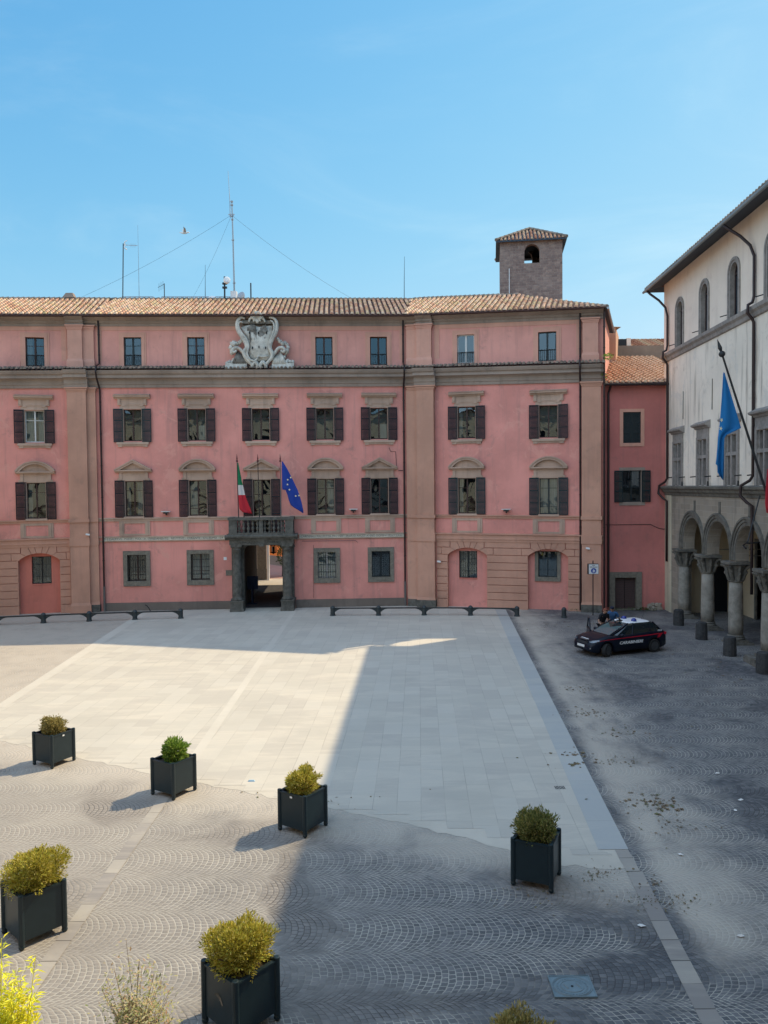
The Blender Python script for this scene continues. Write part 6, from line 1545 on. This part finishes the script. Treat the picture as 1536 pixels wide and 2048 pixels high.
# two tall potted plants below the viewpoint
def pot(e, r, h):
    mb = MB(); mb.lathe([(r*.7, 0), (r, h), (r*1.05, h), (r*1.05, h+.05), (r*.9, h+.05), (r*.85, h-.05)], 18); mb.build('pot', 'tiled', e)
rg = random.Random(11)
bx_, by_ = at(15, 2000, 8.4).x-.1, 8.4
e = empty('bamboo_plant', (bx_, by_, 0), label='bright yellow feathery bamboo in the bottom left corner', cat='plant'); pot(e, .3, .5)
mb = MB(); st_ = MB()
for i in range(44):
    a = rg.uniform(0, 6.28); r0 = rg.uniform(0, .2); hh = rg.uniform(1.35, 1.95)
    if i == 0: a, r0, hh = 0, .0, 2.42
    if i == 1: a, r0, hh = .2, .18, 2.18
    lean = rg.uniform(.05, .33) if i > 1 else (.05 if i == 0 else .22)
    p0 = Vector((r0*math.cos(a), r0*math.sin(a), .5)); p1 = Vector(((r0+lean)*math.cos(a), (r0+lean)*math.sin(a), hh))
    st_.tube([p0, p0.lerp(p1, .5)+Vector((0, 0, .05)), p1], [.008, .006, .003], 5)
    for t in range(75):
        u = .25+.75*t/74; p = p0.lerp(p1, u); d = Vector((rg.gauss(0, 1), rg.gauss(0, 1), rg.uniform(-.2, .8))).normalized()
        p = p+d*.02; s_ = d.cross(Vector((0, 0, 1))).normalized(); l = rg.uniform(.07, .13)
        mb.add([p, p+d*l*.45+s_*.012, p+d*l+Vector((0, 0, -.02)), p+d*l*.45-s_*.012], [(0, 1, 2, 3)])
mb.build('foliage', 'lf_yellow', e); st_.build('stems', 'lf_yellow', e)
sx_, sy_ = at(268, 2000, 8.6).x, 8.6
e = empty('potted_shrub', (sx_, sy_, 0), label='sparse beige-green shrub with thin stems, bottom edge left of the big planter', cat='plant'); pot(e, .28, .5)
mb = MB(); st_ = MB()
for i in range(70):
    a = rg.uniform(0, 6.28); sp_ = rg.uniform(.05, .50); hh = rg.uniform(1.2, 2.05)-sp_*.55
    if i == 0: a, sp_, hh = 3.0, .08, 2.26
    p0 = Vector((.05*math.cos(a), .05*math.sin(a), .5)); p1 = Vector((sp_*math.cos(a), sp_*math.sin(a), hh)); pm = p0.lerp(p1, .5)+Vector((-.06*math.cos(a), -.06*math.sin(a), .1))
    st_.tube([p0, pm, p1], [.006, .004, .002], 5)
    for t in range(62):
        u = .35+.65*t/61; p = (pm.lerp(p1, (u-.5)*2) if u > .5 else p0.lerp(pm, u*2))+Vector((rg.gauss(0, .07), rg.gauss(0, .07), rg.gauss(0, .06))); d = Vector((rg.gauss(0, 1), rg.gauss(0, 1), rg.uniform(-.3, .9))).normalized()
        s_ = d.cross(Vector((.2, .1, 1))).normalized(); l = rg.uniform(.035, .065)
        mb.add([p, p+d*l*.5+s_*l*.2, p+d*l, p+d*l*.5-s_*l*.2], [(0, 1, 2, 3)])
mb.build('foliage', 'lf_pale', e); M['twig2'] = simple('pale_twigs', (.26, .18, .12), .9)
st_.build('stems', 'twig2', e)
# ================================================================ manhole cover, drains
c = (2.70, 11.09); e = empty('manhole_cover', (c[0], c[1], .0), label='square cast iron manhole cover with concentric rings, bottom right', cat='manhole cover')
mb = MB(); mb.box(-.31, .31, -.245, .245, .005, .022); mb.build('plate', 'steelb', e)
mb = MB()
for r_ in (.235, .215, .135): mb.tube([(r_*1.25*math.cos(t*math.pi/24), r_*math.sin(t*math.pi/24), .024) for t in range(49)], .006, 5)
for a in (-1, 1):
    mb.box(-.31, .31, a*.24-.006, a*.24+.006, .02, .032); mb.box(a*.303-.006, a*.303+.006, -.235, .235, .02, .032)
mb.tube([(-.12, .05, .024), (-.07, -.05, .024)], .01, 5); mb.tube([(.07, .05, .024), (.12, -.05, .024)], .01, 5)
for t in range(30):
    q = t*2*math.pi/30; mb.box(.22*math.cos(q)-.012, .22*math.cos(q)+.012, .175*math.sin(q)-.012, .175*math.sin(q)+.012, .02, .028)
mb.build('ribs', 'steelb', e)
mb = MB(); mb.lathe([(.02, .0235), (.02, .026)], 12); mb.build('keyhole', 'dark', e)
x, y = g2(1120, 1576); e = empty('drain_grate', (x, y, 0), label='small slotted drain grate in the pale slabs', cat='drain')
mb = MB()
for k in range(7): mb.box(-.12+k*.036, -.104+k*.036, -.09, .09, .009, .016)
mb.build('slots', 'iron', e)
# ================================================================ litter and weeds
rg = random.Random(5)
M['litterblue'] = simple('pale_blue_plastic', (.35, .5, .6), .4)
M['paper'] = simple('litter_paper', (.7, .7, .68), .7)
LT_ = [((1435, 1548), 'crumpled white paper on the shaded cobbles, right of the slabs'), ((1482, 1601), 'white paper scrap near the right edge, upper of two'), ((1470, 1622), 'white paper scrap near the right edge, lower of two'), ((1482, 1874), 'small white scrap low on the shaded cobbles at right'), ((1283, 1854), 'white scrap just left of the right kerb band'), ((1361, 1711), 'thin white strip right of the slab corner')]
for (px, py), lab in LT_:
    x, y = g2(px, py); mb = MB(); vs = [(.07*math.cos(t*1.05)*rg.uniform(.5, 1.2), .05*math.sin(t*1.05)*rg.uniform(.5, 1.2), rg.uniform(.004, .03)) for t in range(6)]
    mb.add(vs+[(0, 0, .045)], [(i, (i+1) % 6, 6) for i in range(6)]); tag(mb.build('paper_scrap', 'paper', mw=T3(x, y, .006)), lab, 'litter', 'paper litter on the ground')
x, y = g2(503, 1563); mb = MB(); mb.frust(-.09, .09, -.04, .04, .0, -.06, .06, -.02, .02, .03); tag(mb.build('plastic_wrapper', 'litterblue', mw=T3(x, y, .01)), 'flat pale blue wrapper on the sunlit slabs', 'litter')
M['dryleaf'] = island('dry_leaves', [(0, (.12, .09, .06)), (.5, (.22, .16, .10)), (1, (.09, .11, .04))], .9, .1)
mb = MB()
def debris(px, py, sx, sy, n, big=.05):
    for _ in range(n):
        x, y = g2(px+rg.gauss(0, sx)*rg.choice((1, 1, 1.8)), py+rg.gauss(0, sy)*rg.choice((1, 1, 2))); a = rg.uniform(0, 6.28); l = big*rg.uniform(.4, 1.6); w_ = l*rg.uniform(.15, .45)
        d = (math.cos(a)*l, math.sin(a)*l); q = (-math.sin(a)*w_, math.cos(a)*w_); z = .014
        mb.add([(x, y, z), (x+d[0]*.5+q[0], y+d[1]*.5+q[1], z+rg.uniform(0, .02)), (x+d[0], y+d[1], z+.004), (x+d[0]*.5-q[0], y+d[1]*.5-q[1], z+rg.uniform(0, .02))], [(0, 1, 2, 3)])
for args in ((1300, 1605, 28, 8, 70, .08), (1325, 1612, 14, 5, 34, .1), (1345, 1650, 22, 10, 50, .05), (1235, 1525, 25, 5, 45, .07), (1140, 1508, 22, 3, 30, .09), (1150, 1530, 12, 2, 14, .12), (1330, 1805, 34, 9, 160, .035), (1195, 1752, 22, 8, 70, .04), (1180, 1425, 22, 4, 50, .08), (1155, 1378, 25, 4, 40, .08), (1070, 1790, 40, 12, 90, .035), (1235, 1465, 22, 4, 30, .08), (1400, 1480, 60, 50, 50, .05), (640, 1600, 60, 8, 24, .05), (1130, 1250, 30, 5, 40, .1), (1430, 1330, 50, 20, 40, .1), (1310, 1762, 8, 3, 16, .05)): debris(*args)
tag(mb.build('dry_leaf_litter', 'dryleaf'), 'dry leaves and grass bits strewn over the shaded cobbles', 'leaf litter', kind='stuff')
M['weed'] = island('weed_leaves', [(0, (.03, .06, .015)), (1, (.10, .16, .04))], .8, .1, .2)
mb = MB()
for px, rx_, n_ in ((1288, .45, 260), (1302, .3, 90), (1262, .3, 60), (1175, .35, 110), (1148, .25, 60), (1240, .4, 60)):
    p = at(px, 1000, 44.75); leaves(mb, (p.x, 44.75, .03), rx_, .2, .14, n_, .10, rg, .25, top=.0)
tag(mb.build('weeds', 'weed'), 'green weeds growing along the foot of the dark pink house', 'weeds', kind='stuff')
mb = MB(); rr = random.Random(9)
for k in range(30):
    p = at(rr.uniform(1298, 1325), 1000, 44.9); s_ = rr.uniform(.08, .22); mb.blob((p.x, 44.95-rr.random()*.15, rr.uniform(0, .35)), s_, s_*.6, s_*.7, k, .3, 6, 4)
tag(mb.build('rubble', 'ashlar'), 'crumbled masonry patch at the foot of the dark pink house', 'rubble', kind='stuff')
mb = MB(); p = at(1214, 728, 44.2); leaves(mb, (p.x, 43.9, 14.62), .28, .3, .16, 120, .12, rg, .4); leaves(mb, (p.x-.2, 44.3, 13.6), .2, .2, .2, 60, .12, rg, .4)
tag(mb.build('roof_moss_plant', 'lf_green'), 'green plant growing on the cornice end above the link roof', 'plant')
# ================================================================ police car
M['carpaint'] = simple('dark_navy_car_paint', (.004, .007, .016), .3, 0, .05, .25)
M['carwhite'] = simple('white_car_roof', (.78, .8, .8), .25, 0, .03)
M['carred'] = simple('red_stripe', (.55, .01, .03), .35)
M['carglass'] = simple('tinted_car_glass', (.01, .018, .022), .04, 0, .1, .8)
M['windscreen'] = simple('windscreen_glass', (.05, .11, .12), .04, 0, .2, 1.0)
M['tyre'] = simple('tyre_rubber', (.018, .018, .018), .85)
M['rim'] = simple('dark_alloy', (.09, .095, .10), .35, .6)
M['lamp'] = simple('headlamp', (.20, .22, .24), .12, .3)
M['beacon'] = simple('blue_beacon', (.01, .03, .22), .15, 0, .1, .6)
M['plate'] = simple('number_plate', (.7, .7, .68), .4)
cf = Vector((10.38, 33.95)); ca_ = R(201)
car = empty('police_car', (cf.x, cf.y, 0), ca_, label='dark police hatchback with a white roof, red stripe and blue beacons', cat='car')
car.scale = (.94, .94, .92)
# lower body loft: x from -2.14 (rear) to 2.14 (front)
XW = (-1.32, 1.32); RWA = .365
def zbot(x):
    z = .20
    for xw in XW:
        d = abs(x-xw)
        if d < RWA: z = max(z, .31+math.sqrt(RWA*RWA-d*d))
    if x > 1.95: z = max(z, .22+(x-1.95)*.4)
    if x < -1.95: z = max(z, .26+(-1.95-x)*.5)
    return z
def interp(t, T):
    for (a, b), (c, d) in zip(T, T[1:]):
        if t <= c: return b+(d-b)*(t-a)/(c-a)
    return T[-1][1]
TOP = [(-2.14, .78), (-2.08, .94), (-1.9, 1.00), (-1.2, 1.0), (0, .96), (.85, .95), (1.3, .90), (1.75, .80), (1.98, .70), (2.14, .52)]
HWD = [(-2.14, .66), (-2.05, .80), (-1.7, .885), (-1.0, .90), (1.1, .90), (1.6, .875), (1.95, .78), (2.08, .66), (2.14, .50)]
xs = sorted(set([round(-2.14+4.28*i/46, 3) for i in range(47)]+[round(xw+e*RWA*c_, 3) for xw in XW for e in (-1, 1) for c_ in (1, .985, .94, .85, .7, .5, .25, 0)]))
vs = []; m_ = 0
for x in xs:
    zt, hwx, zb = interp(x, TOP), interp(x, HWD), zbot(x)
    belt = min(zt-.06, .80)
    ys = [(0, zb), (hwx*.90, zb), (hwx*.985, zb+.03), (hwx, max(zb+.06, .52)), (hwx*.985, max(zb+.09, belt-.06)), (hwx*.955, max(zb+.11, belt)), (hwx*.90, max(zb+.13, zt-.015)), (hwx*.6, zt+.01), (0, zt+.03)]
    ring_ = [(x, y, z) for y, z in ys]+[(x, -y, z) for y, z in reversed(ys[1:-1])]
    m_ = len(ring_); vs += ring_
fs = []
for i in range(len(xs)-1):
    for k in range(m_): fs.append((i*m_+k, i*m_+(k+1) % m_, (i+1)*m_+(k+1) % m_, (i+1)*m_+k))
fs += [tuple(range(m_)), tuple(range((len(xs)-1)*m_, len(xs)*m_))]
mb = MB(); mb.add(vs, fs); body = mb.build('body', 'carpaint', car)
body.data.shade_smooth()
# greenhouse
RG = [(.93, -1.95, 1.02, .80, .74), (1.15, -1.80, .62, .745, .70), (1.34, -1.60, .25, .67, .63), (1.42, -1.40, .0, .60, .56)]
vs = []; prof = [(-1, 0), (-.97, .6), (-.90, .92), (-.75, 1), (0, 1), (.55, 1), (.80, .97), (.94, .80), (1, 0)]
for z, xr, xf, hwm, hwe in RG:
    L = []
    xm, hl = (xr+xf)/2, (xf-xr)/2
    up_ = [(xm+hl*a, hwm*b) for a, b in prof]
    L = up_+[(x, -y) for x, y in reversed(up_[1:-1])]
    vs += [(x, y, z) for x, y in L]
m_ = len(L); fs = []
for i in range(len(RG)-1):
    for k in range(m_): fs.append((i*m_+k, i*m_+(k+1) % m_, (i+1)*m_+(k+1) % m_, (i+1)*m_+k))
mb = MB(); mb.add(vs, fs)
gh = mb.build('windows', 'carglass', car)
top = vs[-m_:]; c0 = Vector((sum(v[0] for v in top)/m_, 0, 1.42))
mb = MB(); rings = [(.97, 1.415), (.96, 1.435), (.88, 1.455), (.6, 1.475), (.2, 1.48)]; v2 = []
for f, z in rings:
    for x, y, _ in top: v2.append((c0.x+(x-c0.x)*f, y*f, z))
fs = []
for i in range(len(rings)-1):
    for k in range(m_): fs.append((i*m_+k, i*m_+(k+1) % m_, (i+1)*m_+(k+1) % m_, (i+1)*m_+k))
fs.append(tuple(range(4*m_, 5*m_))); fs.append(tuple(range(m_))); mb.add(v2, fs); roof_ = mb.build('roof', 'carwhite', car, smooth=False)
mb = MB()      # windscreen pane proud of the greenhouse
mb.add([(1.035, -.60, .955), (1.035, .60, .955), (.035, .46, 1.405), (.035, -.46, 1.405), (.56, -.58, 1.185), (.56, .58, 1.185)], [(0, 1, 5, 4), (4, 5, 2, 3)]); mb.build('windscreen', 'windscreen', car)
mb = MB()
for s_ in (1, -1):
    for x0_, z0_, x1_, z1_ in ((.98, .94, -.02, 1.42), (-.10, .93, -.28, 1.42), (-1.15, .93, -1.12, 1.40), (-1.9, .93, -1.42, 1.41)):
        w0 = .80 if abs(x0_) < 1.7 and x0_ < .9 else .66; w1 = .61
        mb.tube([(x0_, s_*w0, z0_), ((x0_+x1_)/2, s_*(w0*.5+w1*.5+.02), (z0_+z1_)/2), (x1_, s_*w1*.97, z1_)], .035, 6)
mb.build('pillars', 'carpaint', car)
for xw in XW:
    for s_ in (1, -1):
        st_ = R(24) if (xw > 0) else 0
        mw = T3(xw, s_*.80, .31) @ Matrix.Rotation(st_, 4, 'Z') @ Matrix.Rotation(R(90), 4, 'X')
        mb = MB(); mb.lathe([(.20, -.10), (.285, -.105), (.31, -.08), (.315, 0), (.31, .08), (.285, .105), (.20, .10)], 28); w_ = mb.build('wheel', 'tyre', car, mw, smooth=False)
        mb = MB(); mb.lathe([(.205, -.104), (.21, .0), (.205, .104)], 24)
        for k in range(10): a = k*math.pi/5; mb.T = Matrix.Rotation(a, 4, 'Z'); mb.box(.03, .20, -.022, .022, -.112, -.09); mb.box(.03, .20, -.022, .022, .09, .112)
        mb.T = None; mb.lathe([(.05, -.115), (.05, .115)], 12); mb.build('rim', 'rim', w_)
for s_ in (1, -1):
    mb = MB(); mb.add([(2.02, s_*.50, .66), (1.98, s_*.70, .665), (1.72, s_*.83, .74), (1.70, s_*.80, .80), (1.93, s_*.62, .765), (2.03, s_*.48, .72), (1.8, s_*.60, .68)], [(0, 1, 4, 5), (1, 2, 3, 4), (0, 6, 4)]); mb.T = None
    mb.v = [(v[0]+.03, v[1]+s_*.02, v[2]+.012) for v in mb.v]; mb.build('headlight', 'lamp', car)
    mb = MB(); mb.blob((2.06, s_*.60, .40), .04, .05, .04, 0, 0, 8, 6); mb.build('fog_light', 'lamp', car)
    mb = MB(); mb.blob((.62, s_*.99, .98), .09, .11, .075, 2, .02, 10, 8); mb.tube([(.66, s_*.86, .93), (.64, s_*.95, .96)], .03, 6); mb.build('mirror', 'carpaint', car, smooth=True)
    mb = MB(); mb.box(-2.075, -1.95, *sorted((s_*.62, s_*.80)), .80, .92); mb.build('tail_light', 'carred', car)
    # side stripe with a zigzag end
    mb = MB(); L_ = [(1.85, .745, .755), (1.2, .79, .815), (.2, .815, .85), (-.9, .835, .875), (-1.35, .845, .89)]
    for (a, z0_, z1_), (b, z2_, z3_) in zip(L_, L_[1:]):
        ya = s_*(interp(a, HWD)*.985+.012); yb = s_*(interp(b, HWD)*.985+.012)
        mb.add([(a, ya, z0_), (b, yb, z2_), (b, yb, z3_), (a, ya, z1_)], [(0, 1, 2, 3)])
    yq = s_*.895
    mb.add([(-1.30, yq, .845), (-1.78, yq-.0, .87), (-1.80, yq, .90), (-1.30, yq, .90), (-1.42, yq, .84), (-1.66, yq, .84), (-1.52, yq, .70), (-1.44, yq, .70), (-1.60, yq, .76), (-1.75, yq, .88)], [(0, 1, 2, 3), (1, 9, 7, 6), ])
    mb.add([(-1.76, yq, .89), (-1.62, yq, .89), (-1.46, yq, .76), (-1.60, yq, .70), (-1.46, yq, .70)], [(0, 1, 2), (0, 2, 3)])
    mb.build('stripe', 'carred', car)
mb = MB(); mb.box(2.10, 2.16, -.26, .26, .42, .53); pl_ = mb.build('number_plate', 'plate', car)
mb = MB(); mb.frust(1.98, 2.11, -.42, .42, .58, 1.98, 2.06, -.38, .38, .68); mb.cur = 1; mb.frust(1.9, 2.03, -.30, .30, .735, 1.88, 1.98, -.28, .28, .765); mb.build('grille', ['iron', 'rim'], car)
def sidetext(tx, x, z, size, wd, s_=1, slant=0, mat='carwhite'):
    y = interp(x, HWD)*.995+.008
    # facing +y side (left of the car)
    mw = T3(x, s_*y, z) @ (Matrix.Rotation(R(180), 4, 'Z') if s_ > 0 else Matrix.Identity(4)) @ Matrix.Rotation(R(90), 4, 'X')
    sh = Matrix.Identity(4); sh[0][1] = .2
    o = text(tx, size, mat, 'lettering', body, mw, .004, width=wd, bold=True); o.data.transform(sh); return o
sidetext('CARABINIERI', .02, .60, .19, 1.30); sidetext('CARABINIERI', .02, .60, .19, 1.30, -1)
sidetext('112', -1.60, 1.03, .11, .22); 
text('CARABINIERI', .09, 'carwhite', 'lettering', body, T3(1.93, 0, .79) @ Matrix.Rotation(R(90), 4, 'Z') @ Matrix.Rotation(R(15), 4, 'X'), .004, width=.55, bold=True)
for s_ in (1, -1):
    mb = MB(); mb.lathe([(.13, 1.455), (.13, 1.49), (.105, 1.56), (.06, 1.60), (.01, 1.61)], 14, (-.55, s_*.36, 0)); mb.build('beacon', 'beacon', roof_, smooth=True)
mb = MB(); mb.box(-.12, .08, -.10, .10, 1.46, 1.50); mb.tube([(-.05, -.05, 1.5), (.03, 0, 1.58), (-.05, .06, 1.5)], .03, 6); mb.build('spotlight', 'iron', roof_)
mb = MB(); mb.tube([(-1.28, 0, 1.45), (-1.42, 0, 1.72)], .008, 5); mb.build('aerial', 'iron', roof_)
# open front door on the far side
mb = MB(); mb.T = T3(.95, -.90, 0) @ Matrix.Rotation(R(62), 4, 'Z')
mb.box(-1.1, 0, -.05, .03, .28, .92); dr = mb.build('open_door', 'carpaint', car)
mb = MB(); mb.T = T3(.95, -.90, 0) @ Matrix.Rotation(R(62), 4, 'Z')
for a, b in (((-.05, -.01, .92), (-.70, .04, 1.38)), ((-.70, .04, 1.38), (-1.08, .04, 1.38)), ((-1.08, .04, 1.38), (-1.1, -.01, .92))): mb.tube([a, b], .03, 6)
mb.cur = 1; mb.add([(-.08, 0, .92), (-1.08, 0, .92), (-1.06, .04, 1.37), (-.70, .04, 1.37)], [(0, 1, 2, 3)]); mb.build('door_window', ['carpaint', 'glass'], dr)
# ================================================================ people
def skin_obj(name, verts, edges, radii, mat, parent, sub=2, root=0):
    me = bpy.data.meshes.new(name); me.from_pydata(verts, edges, []); me.materials.append(M[mat]); o = bpy.data.objects.new(name, me); col.objects.link(o); o.parent = parent
    me.skin_vertices or None
    sk_ = o.modifiers.new('skin', 'SKIN'); sk_.use_smooth_shade = True
    if not me.skin_vertices: 
        bm = bmesh.new(); bm.from_mesh(me); bm.verts.layers.skin.verify(); bm.to_mesh(me); bm.free()
    for i, r_ in enumerate(radii):
        v = me.skin_vertices[0].data[i]; v.radius = r_ if isinstance(r_, tuple) else (r_, r_); v.use_root = (i == root)
    s2 = o.modifiers.new('sub', 'SUBSURF'); s2.levels = sub; s2.render_levels = sub
    return o
def person(loc, rz_, label, shirt, trousers, hair, pose, cap=None, bare=True):
    e = empty('person', loc, rz_, label=label, cat='person')
    # local: faces +y ; lean angle forward bends the trunk about the hips
    ln = pose['lean']; cl, sl_ = math.cos(ln), math.sin(ln)
    def tr(x, y, z): return (x, y*cl+(z-.92)*sl_, .92+(z-.92)*cl-y*sl_)
    V_ = []; E_ = []; Rr = []
    def add(p, r_, prev=None):
        V_.append(p); Rr.append(r_)
        if prev is not None: E_.append((prev, len(V_)-1))
        return len(V_)-1
    pel = add((0, 0, .94), (.155, .115)); wst = add(tr(0, 0, 1.10), (.135, .10), pel); che = add(tr(0, .01, 1.30), (.165, .115), wst); sho = add(tr(0, 0, 1.42), (.12, .085), che)
    nk = add(tr(0, .01, 1.50), .055, sho); h1 = add(tr(0, .03, 1.57), .078, nk); h2 = add(tr(0, .025, 1.65), .088, h1); h3 = add(tr(0, .02, 1.71), .062, h2)
    wr = {}
    for s_ in (-1, 1):
        hp_ = add((s_*.10, 0, .88), .095, pel); kn = add((s_*.12, .03, .48), .062, hp_); an_ = add((s_*.13, -.02, .09), .04, kn); ft = add((s_*.14, .13, .04), .038, an_)
        sh_ = add(tr(s_*.19, 0, 1.41), .062, sho); el, hd = pose['arm'][0 if s_ < 0 else 1]
        el_ = add(tr(*el), .042, sh_); hd_ = add(tr(*hd), .03, el_); wr[s_] = (Vector(tr(*el)), Vector(tr(*hd)))
    o = skin_obj('body', V_, E_, Rr, 'skin', e)
    for s_ in (-1, 1):        # hands: palm with five bent fingers
        a, b = wr[s_]; d = (b-a).normalized(); sdv = d.cross(Vector((0, 0, 1))); sdv = sdv.normalized() if sdv.length > .1 else Vector((1, 0, 0)); nn = d.cross(sdv)
        mb = MB(); mb.blob(b+d*.05, .035, .035, .045, 2, .02, 8, 6)
        for k, (off_, ln_) in enumerate(((-.03, .06), (-.01, .075), (.01, .08), (.03, .07))):
            p = b+d*.08+sdv*off_; mb.tube([p, p+d*ln_*.5+nn*.008, p+d*ln_*.85+nn*.03], [.009, .008, .006], 6)
        p = b+d*.04-sdv*.035; mb.tube([p, p-sdv*.025+d*.02, p-sdv*.03+d*.05+nn*.01], [.011, .009, .007], 6)
        mb.build('hand', 'skin', o, smooth=True)
    # shirt
    V_ = []; E_ = []; Rr = []
    pel = add((0, 0, .96), (.165, .125)); wst = add(tr(0, 0, 1.10), (.15, .115), pel); che = add(tr(0, .01, 1.30), (.182, .130), wst); sho = add(tr(0, 0, 1.43), (.13, .095), che); add(tr(0, .01, 1.49), .062, sho)
    for s_ in (-1, 1):
        el, hd = pose['arm'][0 if s_ < 0 else 1]; sh_ = add(tr(s_*.19, 0, 1.415), .075, sho); m_e = tuple(a_*.15+b_*.85 for a_, b_ in zip(tr(s_*.19, 0, 1.41), tr(*el))); add(m_e, .056, sh_)
    skin_obj('shirt', V_, E_, Rr, shirt, e)
    V_ = []; E_ = []; Rr = []
    pel = add((0, 0, .95), (.168, .13))
    for s_ in (-1, 1):
        hp_ = add((s_*.10, 0, .86), .105, pel); kn = add((s_*.12, .03, .48), .075, hp_); add((s_*.13, -.02, .11), .06, kn)
    skin_obj('trousers', V_, E_, Rr, trousers, e)
    for s_ in (-1, 1):
        mb = MB(); mb.blob((s_*.14, .06, .045), .05, .14, .045, 1, 0, 10, 6); mb.build('shoe', 'black', e, smooth=True)
    hc = Vector(tr(0, .025, 1.645))
    mb = MB(); mb.blob(hc+Vector((0, -.015, .03)), .092, .102, .092, 5, .04, 12, 8); mb.build('hair', hair, e, smooth=True)
    fw = Vector((0, cl, -sl_)); upv = Vector((0, sl_, cl))
    mb = MB(); mb.blob(hc+fw*.098-upv*.01, .014, .02, .02, 0, 0, 6, 5)
    for s_ in (-1, 1): mb.blob(hc+Vector((s_*.088, 0, 0))-upv*.01, .012, .022, .03, 0, 0, 6, 5)
    mb.build('face_features', 'skin', o, smooth=True)
    mb = MB()
    for s_ in (-1, 1): mb.blob(hc+fw*.088+Vector((s_*.032, 0, 0))+upv*.012, .010, .008, .007, 0, 0, 6, 5)
    mb.box(hc.x-.022, hc.x+.022, (hc+fw*.09).y-.005, (hc+fw*.09).y+.005, (hc-upv*.045).z-.003, (hc-upv*.045).z+.003); mb.build('eyes_and_mouth', 'dark', o)
    if cap:
        mb = MB(); mb.blob(hc+upv*.06, .10, .11, .065, 3, .02, 12, 8); mb.blob(hc+upv*.055+fw*.11, .07, .06, .012, 3, 0, 10, 5); mb.build('cap', cap, e, smooth=True)
    return e
M['redhair'] = simple('reddish_hair', (.20, .06, .035), .8)
x, y = at(1203, 1240, 35.55).x, 35.55
person((x, y, 0), R(200), 'person in a black short-sleeved shirt leaning at the open car door', 'black', 'black', 'redhair', dict(lean=R(22), arm=(((-.30, .08, 1.16), (-.34, .26, 1.02)), ((.30, .10, 1.16), (.26, .30, 1.08)))))
x, y = at(1227, 1240, 35.9).x, 35.9
person((x, y, 0), R(150), 'person in a blue shirt and dark cap standing behind the car', 'bluecloth', 'navy', 'black', dict(lean=R(18), arm=(((-.27, .03, 1.15), (-.22, .20, .98)), ((.27, .05, 1.15), (.20, .24, 1.0)))), cap='navy')
